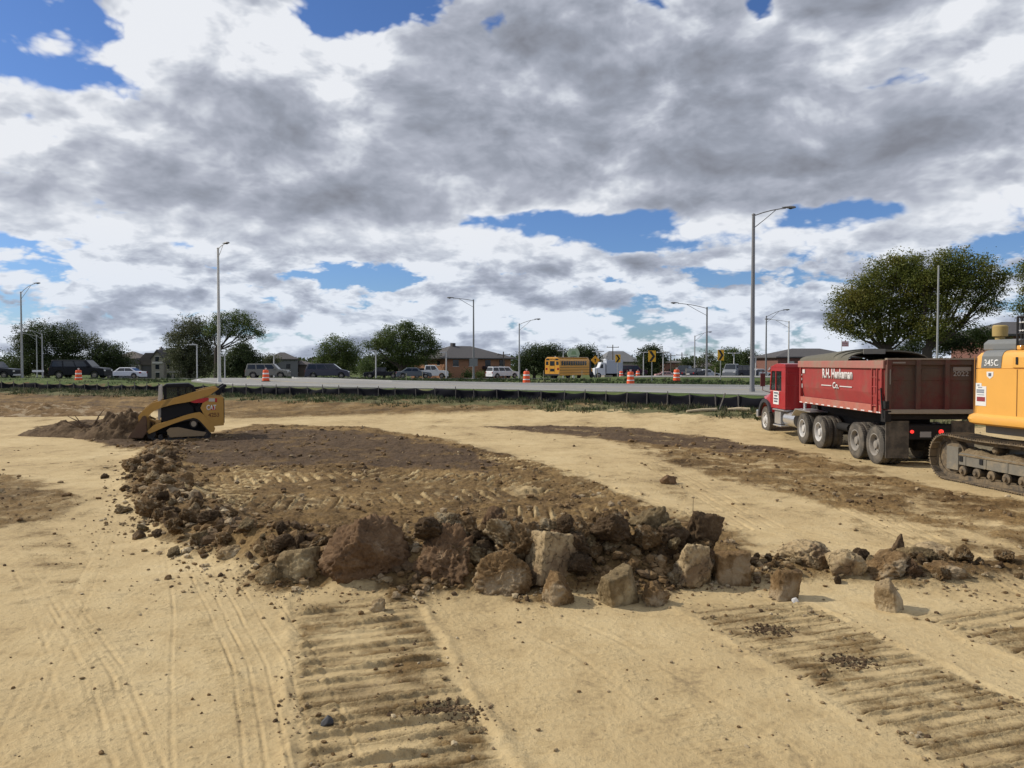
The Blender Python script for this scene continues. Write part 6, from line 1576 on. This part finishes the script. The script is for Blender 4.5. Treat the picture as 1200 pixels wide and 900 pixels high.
# ---- school bus
def school_bus():
    d = 113; yaw = R(55); px = 668; x = at(px, d); g0 = gz(x, d) + 0.05
    T = thing('school_bus', 'yellow school bus seen from its rear left, on the far road', 'bus', (x, d, g0), yaw)
    Yb = mat('bus_yellow', (0.72, 0.33, 0.025), 0.4, var=0.05, coat=0.2); Kb = mat('bus_black', (0.012, 0.012, 0.012), 0.5)
    h = 4.9; W = 1.22
    b = MB(); sec = [(-W, 0.45), (-W, 2.55), (-W + 0.10, 2.85), (-W + 0.45, 3.05), (W - 0.45, 3.05), (W - 0.10, 2.85), (W, 2.55), (W, 0.45)]
    b.prism(sec, 'x', -h, h - 1.3); b.build('body', Yb, T, bevel=0.04)
    b = MB(); b.prism([(h - 1.3, 0.5), (h + 0.1, 0.5), (h + 0.1, 1.25), (h - 0.1, 1.45), (h - 1.3, 1.55)], 'y', -W + 0.2, W - 0.2); b.build('hood', Yb, T, bevel=0.06)
    b = MB(); b.prism([(-W + 0.05, 3.035), (-W + 0.45, 3.06), (W - 0.45, 3.06), (W - 0.05, 3.035)][::1], 'x', -h + 0.05, h - 1.4); b.build('roof', mat('bus_roof', (0.72, 0.50, 0.30), 0.6), T)
    for s in (-1, 1):
        for k in range(11):
            xa = -h + 0.45 + k * 0.66; bb = MB(); bb.box(xa, xa + 0.54, s * W - 0.012 if s < 0 else W - 0.01, s * W + 0.01 if s < 0 else W + 0.012, 1.88, 2.50)
            w = bb.build('window', M_GLASS, T); bb = MB(); bb.box(xa, xa + 0.54, s * W - 0.018 if s < 0 else W + 0.004, s * W - 0.004 if s < 0 else W + 0.018, 2.17, 2.20); bb.build('sash', Kb, w)
        for z in (0.80, 1.20, 1.58):
            bb = MB(); bb.box(-h, h - 1.3, min(s * W, s * (W + 0.015)), max(s * W, s * (W + 0.015)), z, z + 0.05); bb.build('rub_rail', Kb, T)
        bb = MB(); bb.box(h - 1.28, h - 0.75, min(s * (W - 0.3), s * (W - 0.02)), max(s * (W - 0.3), s * (W - 0.02)), 0.5, 2.6); bb.build('front_door', Kb, T)
        for cx in (-h + 2.6, h - 0.4): wheel(T, cx, s * (W - 0.16), 0.48, 0.48, 0.26, s, tyre_m=M_TYRE2, rim_m=M_BLACK, deep=False, lugs=0, axis='y')
        bb = MB(); bb.box(-h - 0.02, -h + 0.01, s * 0.95 - 0.14, s * 0.95 + 0.14, 1.25, 1.55); bb.build('tail_light', mat('tail_lens', (0.28, 0.01, 0.012), 0.25), T, bevel=0.01)
        bb = MB(); bb.box(-h - 0.02, -h + 0.0, s * 0.78 - 0.24, s * 0.78 + 0.24, 2.62, 2.85); bb.build('warning_light_panel', Kb, T)
        bb = MB(); bb.box(-h - 0.015, -h + 0.01, s * 0.85 - 0.2, s * 0.85 + 0.2, 1.95, 2.45); bb.build('rear_window', M_GLASS, T)
    bb = MB(); bb.box(-h - 0.02, -h + 0.0, -0.36, 0.36, 1.85, 2.5); bb.build('rear_window', M_GLASS, T)
    bb = MB(); bb.box(-h - 0.02, -h + 0.0, -0.34, 0.34, 1.05, 1.42); bb.build('rear_window', M_GLASS, T)
    bb = MB(); bb.box(-h - 0.14, -h, -W, W, 0.42, 0.68); bb.build('bumper', Kb, T, bevel=0.02)
    bb = MB(); bb.box(-h - 0.006, -h, -0.42, -0.40, 0.75, 2.6); bb.box(-h - 0.006, -h, 0.40, 0.42, 0.75, 2.6); bb.build('door_seam', Kb, T)
    bb = MB(); bb.lathe([(0.06, 0), (0.06, 0.12), (0.02, 0.16)], (-h + 0.8, 0, 3.06), 'z', 10); bb.build('roof_beacon', M_PALEP, T)
    lettering('lettering', 'SCHOOL BUS', Kb, T, (-h - 0.008, 0.52, 2.66), (0, -1, 0), (0, 0, 1), 0.16, 1.04, bold=0.01)
school_bus()

# ---- white box truck facing left, behind the bus
d = 124; x = at(712, d); g0 = gz(x, d) + 0.05
T = thing('box_truck', 'white lorry cab with a grey box body just right of the school bus', 'truck', (x, d, g0), 0.1)
Wt = mat('truck_white', (0.66, 0.67, 0.68), 0.4); Gt = mat('truck_box_grey', (0.40, 0.43, 0.47), 0.6)
b = MB(); b.box(-0.45, 2.2, -1.2, 1.2, 0.75, 2.9); b.build('box_body', Gt, T, bevel=0.04)
b = MB(); b.prism([(-2.35, 0.5), (-0.55, 0.5), (-0.55, 2.5), (-1.25, 2.55), (-1.6, 1.75), (-2.3, 1.55)], 'y', -1.05, 1.05); b.build('cab', Wt, T, bevel=0.06)
b = MB(); b.prism([(-1.50, 1.62), (-0.95, 1.62), (-0.95, 2.25), (-1.24, 2.25)], 'y', -1.065, -1.05); b.build('window', M_GLASS, T)
b = MB(); b.box(-0.5, -0.3, -0.8, 0.8, 2.9, 3.1); b.box(1.6, 1.8, -0.8, 0.8, 2.9, 3.02); b.build('roof_vent', Wt, T)
for cx in (-1.7, 1.5):
    for s in (-1, 1): wheel(T, cx, s * 0.95, 0.45, 0.45, 0.26, s, tyre_m=M_TYRE2, rim_m=M_RIM, deep=False, lugs=0, axis='y')
b = MB(); b.box(-2.4, 2.2, -0.5, 0.5, 0.5, 0.75); b.build('chassis', M_FRAME, T)

# ------------------------------------------------------------------ buildings
def brickmat(name, c0, c1, sc=1.0):
    m = bpy.data.materials.new(name); m.use_nodes = True; g = NT(m.node_tree); b = m.node_tree.nodes['Principled BSDF']
    co = g.n('ShaderNodeTexCoord').outputs['Object']; x, y, z = g.sep(co)[0:3]
    br = g.n('ShaderNodeTexBrick'); g.put(br.inputs['Vector'], g.xyz(g.add(x, y), z, 0.0)); br.inputs['Scale'].default_value = 4.0 * sc; br.inputs['Color1'].default_value = c0 + (1,); br.inputs['Color2'].default_value = c1 + (1,); br.inputs['Mortar'].default_value = tuple(v * 0.9 + 0.05 for v in c0) + (1,)
    c = g.mix(g.mul(g.noise(co, 0.5, 5, 0.6), 0.5), br.outputs[0], tuple(v * 0.7 for v in c0)); g.put(b.inputs['Base Color'], c); b.inputs['Roughness'].default_value = 0.9; return m
def roofmat(name, c0, c1):
    m = bpy.data.materials.new(name); m.use_nodes = True; g = NT(m.node_tree); b = m.node_tree.nodes['Principled BSDF']
    co = g.n('ShaderNodeTexCoord').outputs['Object']; wv = g.n('ShaderNodeTexWave', bands_direction='Z'); g.put(wv.inputs[0], co); wv.inputs['Scale'].default_value = 4.0
    n = g.add(g.mul(g.noise(co, 2.0, 6, 0.7), 0.75), g.mul(wv.outputs[1], 0.25)); g.put(b.inputs['Base Color'], g.mix(n, c0, c1)); b.inputs['Roughness'].default_value = 0.9; return m
M_BRICK = brickmat('orange_brick', (0.34, 0.165, 0.085), (0.27, 0.125, 0.065)); M_BRICK2 = brickmat('red_brick', (0.20, 0.085, 0.060), (0.16, 0.07, 0.05)); M_STONE = brickmat('pale_stone', (0.30, 0.27, 0.22), (0.24, 0.215, 0.18), 0.5)
M_SHING = roofmat('dark_shingles', (0.045, 0.042, 0.042), (0.10, 0.092, 0.088)); M_SHING2 = roofmat('brown_shingles', (0.06, 0.05, 0.045), (0.13, 0.11, 0.095)); M_SIDING = mat('grey_siding', (0.16, 0.16, 0.165), 0.8); M_TRIM = mat('pale_trim', (0.5, 0.48, 0.44), 0.7)

def building(name, label, px, d, W, D, Hw, Hr, yaw, wall, roof, over=0.5, wins=None, ridge=0.35, cat='building', gable=False, doors=()):
    x = at(px, d); g0 = gz(x, d) - 0.3
    T = thing(name, label, cat, (x, d, g0), yaw)
    b = MB(); b.box(-W / 2, W / 2, -D / 2, D / 2, 0, Hw); b.build('wall', wall, T)
    b = MB(); o = over; e = [(-W / 2 - o, -D / 2 - o), (W / 2 + o, -D / 2 - o), (W / 2 + o, D / 2 + o), (-W / 2 - o, D / 2 + o)]
    rl = W / 2 - (0 if gable else ridge * D); vs = [(a, c, Hw + 0.004) for a, c in e] + [(a, c, Hw + 0.22) for a, c in e] + [(-rl - (o if gable else 0), 0, Hw + Hr), (rl + (o if gable else 0), 0, Hw + Hr)]
    b.add(vs, [(3, 2, 1, 0), (0, 1, 5, 4), (1, 2, 6, 5), (2, 3, 7, 6), (3, 0, 4, 7), (4, 5, 9, 8), (6, 7, 8, 9), (5, 6, 9), (7, 4, 8)]); rf = b.build('roof', roof, T)
    b = MB(); b.box(-W / 2 - o - 0.02, W / 2 + o + 0.02, -D / 2 - o - 0.03, -D / 2 - o - 0.001, Hw + 0.02, Hw + 0.2); b.build('fascia', M_TRIM if 'pale' in roof.name else mat('dark_fascia', (0.06, 0.055, 0.05)), rf)
    for side, u, z, w, h in (wins or ()):
        b = MB(); f = MB()
        if side == 'f':
            b.box(u - w / 2, u + w / 2, -D / 2 - 0.03, -D / 2 - 0.005, z, z + h); f.box(u - w / 2 - 0.08, u + w / 2 + 0.08, -D / 2 - 0.055, -D / 2 - 0.031, z - 0.10, z - 0.01)
        elif side == 'l':
            b.box(-W / 2 - 0.03, -W / 2 - 0.005, u - w / 2, u + w / 2, z, z + h); f.box(-W / 2 - 0.055, -W / 2 - 0.031, u - w / 2 - 0.08, u + w / 2 + 0.08, z - 0.10, z - 0.01)
        wo = b.build('window', M_GLASS, T); f.build('sill', M_TRIM, wo)
    for side, u, w, h in doors:
        b = MB(); b.box(u - w / 2, u + w / 2, -D / 2 - 0.04, -D / 2 - 0.005, 0.3, 0.3 + h); b.build('door', mat('dark_door', (0.03, 0.025, 0.02), 0.5), T)
    return T
# brick office: its near corner points at the road
T = building('brick_office', 'long brown brick building with a dark hipped roof behind the parked cars', 540, 152, 15.5, 12.0, 4.05, 2.6, R(38), M_BRICK, M_SHING, 0.8,
         [('f', u, 2.75, 1.3, 1.15) for u in (-5.2, -1.6, 2.2, 5.6)] + [('l', u, 2.9, 1.0, 0.8) for u in (-4.0, 0.5, 3.6)] , 0.45, doors=(('f', 2.6, 1.6, 2.0),))
b = MB(); b.prism([(-9.4, 2.05), (-6.2, 2.75), (-6.0, 2.75), (-6.0, 2.15), (-9.3, 1.95)][::1], 'x', 0.9, 4.4); b.build('entrance_canopy', mat('dark_canopy', (0.035, 0.025, 0.03)), T)
b = MB(); b.box(-2.2, -1.5, -0.4, 0.4, 6.4, 7.2); b.build('chimney', mat('dark_chimney', (0.05, 0.045, 0.045)), T)
T = building('store_building', 'brick store with a grey hipped roof behind the truck cab', 944, 145, 15.5, 10.0, 4.1, 1.8, R(6), M_BRICK2, M_SHING, 0.6, [('f', u, 1.5, 1.4, 1.0) for u in (-6, -3.2, -0.4, 2.4, 5.2)], 0.5)
for u in (-5.6, -2.0, 1.4): b = MB(); b.box(u, u + 0.9, -5.06, -5.01, 2.9, 3.5); b.build('sign_board', M_TRIM, T)
building('far_store', 'grey roofed low store behind the white lorry', 722, 205, 9.5, 9.0, 4.4, 3.0, R(12), M_STONE, mat('grey_roof', (0.15, 0.15, 0.15), 0.8), 0.4, [('f', 1.0, 1.5, 3.0, 1.4)], 0.3)
building('far_store', 'long low dark brown store right of the middle chevron sign', 797, 230, 11.0, 9.0, 4.4, 0.7, 0.0, M_BRICK2, M_SHING2, 0.3, [('f', u, 1.2, 1.6, 1.6) for u in (-3.5, 0, 3.5)], 0.3)
building('far_store', 'low tan roofed building between the long armed lamp and the last chevron sign', 836, 200, 10.0, 8.0, 3.1, 1.2, 0.0, M_STONE, M_SHING2, 0.3, [('f', 0, 1.2, 2.6, 1.2)], 0.3)
building('far_house', 'grey house behind the beige car', 331, 195, 7.5, 8.0, 4.9, 1.9, R(15), M_SIDING, M_SHING, 0.4, [('f', -1.5, 2.6, 1.0, 1.3), ('f', 1.5, 2.6, 1.0, 1.3)], 0.4, 'house')
building('far_house', 'low grey house between the beige car and the dark van', 352, 200, 6.0, 7.0, 3.6, 1.3, R(-8), mat('brown_siding', (0.14, 0.11, 0.09), 0.9), M_SHING2, 0.4, [('f', 0.5, 1.8, 1.0, 1.1)], 0.4, 'house')
building('far_house', 'small low grey house at the left end of the stone house', 156, 188, 7.0, 8.0, 4.8, 2.0, 0.1, M_SIDING, M_SHING2, 0.4, [('f', 0.5, 2.3, 1.0, 1.1)], 0.4, 'house')
building('brick_house', 'red brick house with a wide dark roof behind the excavator', 1222, 84, 15.0, 9.0, 4.5, 1.7, R(-5), M_BRICK2, M_SHING, 0.7, [('f', -4.1, 2.9, 1.0, 1.1), ('f', -1.0, 2.9, 1.2, 1.1)], 0.35, 'house')
# stone house with gables and a turret
def stone_house():
    d = 180; x = at(187, d); g0 = gz(x, d) - 0.2; k = d / FPX
    T = thing('stone_house', 'grey stone house with steep gables and a pointed turret behind the loader', 'house', (x, d, g0), 0.0)
    Z = lambda py: zp(py, d) - g0
    X = lambda px: (px - 187) * k
    b = MB(); b.box(X(164), X(184), 0.5, 7.5, 0, Z(428)); b.build('wall', mat('dark_stone_wall', (0.085, 0.082, 0.085), 0.9), T)
    b = MB(); b.box(X(157.5), X(164.5), 0.0, 6, 0, Z(427)); b.build('wall', M_STONE, T)
    b = MB(); b.prism([(X(156), Z(428)), (X(186), Z(428)), (X(182), Z(413.5)), (X(170), Z(413.5))], 'y', 0.2, 8.0); b.build('roof', M_SHING2, T)
    b = MB(); b.prism([(X(157), Z(427)), (X(165), Z(427)), (X(161.5), Z(419.5))], 'y', -0.3, 2.0); b.build('gable', mat('dark_gable', (0.07, 0.062, 0.06)), T)
    b = MB(); b.box(X(180), X(194), -1.0, 6.5, 0, Z(424)); b.prism([(X(180), Z(424)), (X(194), Z(424)), (X(194), Z(420)), (X(187), Z(411.5)), (X(180), Z(420))], 'y', -1.0, 6.5); b.build('wall', M_STONE, T)
    b = MB(); b.prism([(X(179), Z(421)), (X(179.4), Z(418.5)), (X(187), Z(409.6)), (X(194.6), Z(418.5)), (X(195), Z(421)), (X(187), Z(411.6))], 'y', -1.4, 6.5); b.build('gable_roof', M_SHING, T)
    b = MB(); b.box(X(194), X(214), 0.2, 7.5, 0, Z(426)); b.build('wall', M_STONE, T)
    b = MB(); b.prism([(X(192), Z(426)), (X(216), Z(426)), (X(209), Z(408)), (X(196), Z(408))], 'y', -0.2, 8.0); b.build('roof', M_SHING, T)
    b = MB(); b.lathe([(1.25, Z(420)), (1.25, Z(415)), (1.4, Z(414.9)), (0.05, Z(405.5))], (X(182.5), 3.0, 0), 'z', 10); b.build('turret', mat('dark_turret', (0.06, 0.055, 0.055)), T)
    for px, py, w, h in ((186.8, 423.5, 0.9, 1.1), (186.8, 432.5, 0.9, 1.1), (161, 434, 0.8, 1.0), (198, 432, 1.0, 1.1), (205, 432, 1.0, 1.1), (198, 443, 1.1, 1.3), (206, 443, 1.1, 1.3), (187, 443, 0.9, 1.3)):
        yy = -1.03 if 180 < px < 194 else (-0.03 if px < 180 else 0.17)
        b = MB(); b.box(X(px) - w / 2, X(px) + w / 2, yy, yy + 0.02, Z(py), Z(py) + h); wo = b.build('window', M_GLASS, T)
        b = MB(); b.box(X(px) - w / 2 - 0.1, X(px) + w / 2 + 0.1, yy - 0.04, yy - 0.002, Z(py) + h + 0.01, Z(py) + h + 0.16); b.build('lintel', M_TRIM, wo)
    b = MB(); b.box(X(181.5), X(193), -1.2, -1.01, Z(426), Z(424)); b.build('trim_band', M_TRIM, T)
stone_house()
# far flag
d = 100; x = at(986, d); g0 = gz(x, d); T = thing('flagpole', 'thin far flagpole with a small red and white flag above the truck load', 'flagpole', (x, d, g0))
b = MB(); b.tube([(0, 0, 0), (0, 0, zp(398, d) - g0)], 0.04, 6); b.build('pole', M_PALEP, T)
b = MB()
for k in range(5):
    b.box(0.05, 0.9, -0.01, 0.01, zp(406, d) - g0 + k * 0.13, zp(406, d) - g0 + k * 0.13 + 0.13, k % 2)
b.build('flag', [mat('flag_red', (0.45, 0.03, 0.04)), M_WHITE_P], T)

# ------------------------------------------------------------------ trees
def leafmat(name, c0, c1, c2):
    m = bpy.data.materials.new(name); m.use_nodes = True; g = NT(m.node_tree); b = m.node_tree.nodes['Principled BSDF']
    co = g.n('ShaderNodeTexCoord').outputs['Object']
    n = g.add(g.mul(g.noise(co, 0.45, 3, 0.6), 0.6), g.mul(g.noise(co, 4.0, 3, 0.6), 0.4))
    c = g.ramp(n, [(0.36, c0), (0.5, c1), (0.66, c2)])
    g.put(b.inputs['Base Color'], c); b.inputs['Roughness'].default_value = 0.6; b.inputs['Specular IOR Level'].default_value = 0.3
    t = g.n('ShaderNodeBsdfTranslucent'); g.put(t.inputs[0], c); mx = g.n('ShaderNodeMixShader'); mx.inputs[0].default_value = 0.38
    out = m.node_tree.nodes['Material Output']; g.put(mx.inputs[1], b.outputs[0]); g.put(mx.inputs[2], t.outputs[0]); g.put(out.inputs[0], mx.outputs[0])
    return m
LF_DK = leafmat('leaves_dark', (0.0275, 0.0438, 0.015), (0.0475, 0.0688, 0.0225), (0.0813, 0.1, 0.0312))
LF_MD = leafmat('leaves_green', (0.049, 0.077, 0.0196), (0.084, 0.119, 0.0308), (0.14, 0.168, 0.049))
LF_OL = leafmat('leaves_turning', (0.0638, 0.087, 0.0162), (0.1218, 0.1392, 0.0255), (0.232, 0.1914, 0.0406))
LF_GY = leafmat('leaves_greyish', (0.055, 0.066, 0.0308), (0.0935, 0.1045, 0.0495), (0.143, 0.1485, 0.077))
BARK = mat('bark', (0.055, 0.042, 0.032), 0.95, var=0.3, bump=0.02)

def tree(name, label, d, trunk_px, lobes, lm, seed, dens=1.0, gap=0.0, trunk_r=0.3, cat='tree', forks=None, group=None, leaf=None):
    r_ = np.random.default_rng(seed); k = d / FPX
    x0 = at(trunk_px, d); g0 = gz(x0, d)
    T = thing(name, label, cat, (x0, d, g0), group=group)
    L = [((cx - trunk_px) * k, r_.uniform(-0.25, 0.25) * rx * k, zp(cy, d) - g0, rx * k, 0.5 * (rx + ry) * k, ry * k) for cx, cy, rx, ry in lobes]
    ls = leaf or max(0.11, 1.5 * k)
    P = []
    for (lx, ly, lz, ax, ay, az_) in L:
        area = math.pi * ax * az_
        nc = int(max(10, area / (ls * ls) * 2.3 * dens))            # clumps
        v = r_.normal(size=(nc, 3)); v /= np.linalg.norm(v, axis=1)[:, None]
        rad = r_.uniform(0.12, 1.0, nc) ** 0.5
        wob = 1 + 0.55 * pnoise3(v * 1.9 + seed + lx, seed) + 0.35 * pnoise3(v * 4.3 + seed + lz, seed + 1)
        c = np.array([lx, ly, lz]) + v * (rad * wob)[:, None] * np.array([ax, ay, az_])
        n3 = pnoise3(c / (max(ax, az_) * 0.42) + seed, seed + 7) + 0.5 * pnoise3(c / (max(ax, az_) * 0.18), seed + 8)
        c = c[n3 > -0.26 + gap]
        m_ = 7
        q = c[:, None] + r_.normal(size=(len(c), m_, 3)) * ls * np.array([1.5, 1.5, 0.9])
        P.append(q.reshape(-1, 3))
    P = np.concatenate(P); P = P[P[:, 2] > 0.1]; n = len(P)
    s = ls * r_.uniform(0.45, 0.95, n)
    a = r_.normal(size=(n, 3)); a[:, 2] *= 0.6; a /= np.linalg.norm(a, axis=1)[:, None]
    b_ = np.cross(a, r_.normal(size=(n, 3))); b_ /= np.linalg.norm(b_, axis=1)[:, None]
    V = np.stack([P - a * s[:, None] * 0.8, P + b_ * s[:, None] * 0.42, P + a * s[:, None] * 0.8, P - b_ * s[:, None] * 0.42], 1).reshape(-1, 3)
    np_mesh('crown', V, np.arange(n * 4).reshape(-1, 4), lm, T, smooth=False)
    # trunk with limbs running to the lobes
    b = MB(); zf = min(l[2] - l[5] * 0.7 for l in L); zf = max(zf, 0.8); zmin = max(0.6, zf * 0.8)
    b.tube([(0, 0, -0.3), (0.02, 0, zmin * 0.5), (0, 0, zmin)], [trunk_r * 1.35, trunk_r, trunk_r * 0.9], 10)
    tr = b.build('trunk', BARK, T, smooth=True)
    for (lx, ly, lz, ax, ay, az_) in L:
        b = MB(); e = Vector((lx, ly, lz)); s0 = Vector((0, 0, zmin * 0.92)); mid = s0.lerp(e, 0.5) + Vector((0, 0, -0.12 * (lz - zmin)))
        rr = trunk_r * min(0.6, 0.25 + 0.35 * ax / 5)
        b.tube([s0, s0.lerp(mid, 0.5) + Vector(r_.normal(0, 0.08, 3)), mid, e], [rr, rr * 0.8, rr * 0.6, rr * 0.25], 7)
        for j in range(6):
            v = Vector(r_.normal(size=3)); v.normalize(); st_ = mid.lerp(e, r_.uniform(0.0, 0.95)); t_ = e + Vector((v.x * ax, v.y * ay, v.z * az_)) * 0.85
            b.tube([st_, st_.lerp(t_, 0.5) + Vector((0, 0, -0.15)), t_], [rr * 0.34, rr * 0.2, rr * 0.07], 5)
        b.build('limb', BARK, tr, smooth=True)
    return T
TG = 'trees beyond the road'
tree('tree', 'big dark green tree with two rounded domes at the far left', 150, 55, [(45, 393, 24, 17), (70, 397, 26, 18), (88, 404, 16, 16), (30, 402, 18, 13), (40, 420, 28, 20), (75, 424, 26, 18), (22, 432, 14, 12)], LF_DK, 1, 1.0, 0.0, 0.5, group=TG)
tree('tree', 'loose thin crowned tree between the two dark trees at the far left', 150, 108, [(112, 398, 8, 8), (104, 406, 8, 7), (118, 406, 9, 7), (112, 420, 8, 12)], LF_GY, 2, 0.8, 0.25, 0.25, group=TG)
tree('tree', 'dark rounded tree just left of the stone house', 150, 128, [(128, 413, 20, 12), (118, 426, 18, 14), (140, 426, 14, 15)], LF_DK, 3, 1.1, -0.05, 0.35, group=TG)
tree('tree', 'grey green tree hiding the right part of the stone house', 135, 222, [(222, 384, 20, 13), (208, 395, 13, 10), (236, 395, 20, 14), (215, 414, 20, 18), (240, 418, 22, 22), (226, 434, 24, 14)], LF_GY, 4, 1.1, 0.05, 0.4, group=TG)
tree('tree', 'spreading open tree with a leaning trunk right of the tall lamp', 130, 254, [(262, 374, 16, 9), (280, 374, 16, 10), (292, 383, 14, 9), (304, 391, 8, 6), (272, 388, 14, 9), (250, 385, 12, 10), (285, 395, 10, 6)], LF_MD, 5, 0.9, 0.15, 0.42, group=TG)
tree('tree', 'low very dark round tree below the spreading one', 126, 286, [(280, 418, 16, 14), (294, 424, 14, 16), (272, 432, 18, 14), (286, 408, 9, 8)], LF_DK, 6, 1.4, -0.1, 0.3, group=TG)
tree('tree', 'small pale tree behind the beige car', 185, 318, [(317, 421, 11, 7), (312, 430, 9, 8)], LF_GY, 7, 1.0, 0.05, 0.2, group=TG)
tree('tree', 'wide rounded tree behind the dark van', 150, 398, [(398, 405, 20, 12), (382, 415, 12, 12), (412, 416, 14, 12), (395, 426, 24, 16), (375, 430, 10, 14)], LF_MD, 8, 1.1, 0.05, 0.4, group=TG)
tree('bush', 'light green bush right of the dark van', 122, 428, [(428, 430, 8, 13), (436, 434, 6, 9)], LF_MD, 9, 1.2, 0.0, 0.1, 'bush')
tree('tree', 'tall broad tree left of the brick building, its top branches sticking up', 140, 470, [(472, 390, 24, 12), (452, 399, 16, 12), (494, 396, 18, 12), (508, 407, 9, 10), (470, 408, 26, 14), (440, 405, 14, 8), (485, 418, 26, 14), (478, 381, 8, 5)], LF_MD, 10, 1.15, 0.08, 0.5, group=TG)
tree('tree', 'dark low tree under the tall broad tree', 146, 450, [(450, 425, 18, 14), (470, 430, 20, 13), (435, 428, 12, 14)], LF_DK, 11, 1.2, 0.0, 0.3, group=TG)
for i, (lab, px, lobes) in enumerate((('dark tree right of the brick building, behind the street lamp', 626, [(626, 417, 18, 13), (612, 428, 12, 13), (640, 428, 16, 14)]), ('dark tree behind the rear of the school bus', 648, [(645, 413, 15, 10), (655, 424, 18, 15)]), ('dark tree behind the pale green sign', 678, [(684, 413, 14, 9), (672, 424, 18, 13), (692, 422, 12, 12)]))):
    tree('tree', lab, 178, px, lobes, LF_DK, 20 + i, 1.4, -0.1, 0.35, group=TG)
tree('tree', 'dark tree behind the middle chevron sign', 152, 762, [(764, 412, 11, 8), (756, 420, 11, 10), (773, 420, 10, 10), (764, 432, 16, 12)], LF_DK, 24, 1.4, -0.08, 0.35, group=TG)
tree('bush', 'low dark bush behind the parked dark pickup', 172, 806, [(806, 427, 10, 7), (800, 434, 10, 6)], LF_DK, 25, 1.2, 0, 0.15, 'bush')
tree('tree', 'thin crowned tree between the long armed lamp and the last chevron sign', 168, 829, [(829, 417, 8, 6), (822, 424, 6, 5), (836, 424, 6, 5)], LF_GY, 26, 0.9, 0.12, 0.2, group=TG)
tree('tree', 'rounded green tree right of the last chevron sign', 165, 858, [(858, 415, 13, 8), (866, 424, 14, 10), (850, 428, 11, 12), (842, 432, 9, 9)], LF_MD, 27, 1.2, 0.0, 0.3, group=TG)
tree('tree', 'dark tree behind the tallest street lamp', 150, 882, [(876, 417, 8, 8), (886, 424, 9, 10), (878, 432, 9, 9)], LF_DK, 28, 1.2, 0.0, 0.3, group=TG)
tree('tree', 'big broad tree with turning leaves above the truck load', 68, 1037, [(1045, 315, 26, 20), (1020, 332, 24, 20), (1060, 335, 28, 24), (996, 352, 24, 20), (1030, 358, 34, 24), (985, 376, 20, 15), (1010, 385, 26, 16), (1055, 372, 26, 20), (1040, 392, 22, 12), (1066, 312, 18, 16), (1012, 352, 22, 18), (1078, 352, 20, 20), (1072, 388, 18, 14)], LF_OL, 30, 1.05, 0.05, 0.36, leaf=0.15)
tree('tree', 'big spreading tree with turning leaves behind the plain pale pole', 66, 1086, [(1112, 305, 26, 16), (1138, 318, 26, 18), (1094, 328, 24, 18), (1122, 338, 30, 18), (1158, 338, 20, 15), (1148, 358, 22, 14), (1100, 356, 22, 16), (1090, 385, 22, 18), (1120, 377, 16, 10), (1170, 325, 12, 10), (1080, 330, 18, 18), (1118, 322, 22, 16)], LF_OL, 31, 1.0, 0.07, 0.42, leaf=0.15)
tree('tree', 'tree with turning leaves cut off by the right edge', 60, 1216, [(1203, 318, 16, 15), (1210, 345, 14, 14), (1225, 330, 24, 30), (1196, 360, 10, 8), (1230, 370, 30, 20)], LF_OL, 32, 0.9, 0.06, 0.35, leaf=0.15)
for i, (lab, px, d, lobes) in enumerate((('dark bush between the two big tree trunks', 1066, 76, [(1062, 410, 14, 9), (1075, 404, 12, 12)]), ('dark bush below the big spreading tree', 1122, 70, [(1116, 396, 20, 16), (1136, 402, 18, 13), (1102, 404, 18, 14)]), ('green bush left of the brick house roof', 1150, 68, [(1150, 390, 15, 11), (1160, 400, 14, 10), (1178, 404, 12, 8)]))):
    tree('bush', lab, d, px, lobes, LF_DK if i != 2 else LF_MD, 40 + i, 0.9, -0.05, 0.08, 'bush', leaf=0.16)
for i, (px, d) in enumerate(((500, 148), (523, 140), (548, 140), (562, 142))):
    tree('bush', ['round shrub at the left wall of the brick building', 'shrub below the pale lamp at the brick wall', 'shrub at the near corner of the brick building', 'small shrub right of the corner of the brick building'][i], d, px, [(px, 440, 6 - i % 2, 6)], LF_MD, 50 + i, 1.3, 0.0, 0.05, 'bush', group='shrubs at the brick building')
# long tree line on the horizon
def treeline():
    r_ = np.random.default_rng(77); out = []
    n = 26000; x = r_.uniform(-420, 420, n); y = 330 + r_.uniform(-15, 15, n)
    top = 7.5 + 3.2 * fbm(x * 0.035, x * 0, 4, 5); z = gz(0, 330) + r_.uniform(0, 1, n) ** 0.8 * top
    P = np.stack([x, y, z], 1); s = r_.uniform(0.5, 1.0, n)
    a = r_.normal(size=(n, 3)); a /= np.linalg.norm(a, axis=1)[:, None]; b_ = np.cross(a, r_.normal(size=(n, 3))); b_ /= np.linalg.norm(b_, axis=1)[:, None]
    V = np.stack([P - a * s[:, None], P + b_ * s[:, None] * 0.6, P + a * s[:, None], P - b_ * s[:, None] * 0.6], 1).reshape(-1, 3)
    tag(np_mesh('far_woods', V, np.arange(n * 4).reshape(-1, 4), LF_DK, smooth=False), 'low dark line of far woods along the horizon', 'woods', kind='stuff')
treeline()
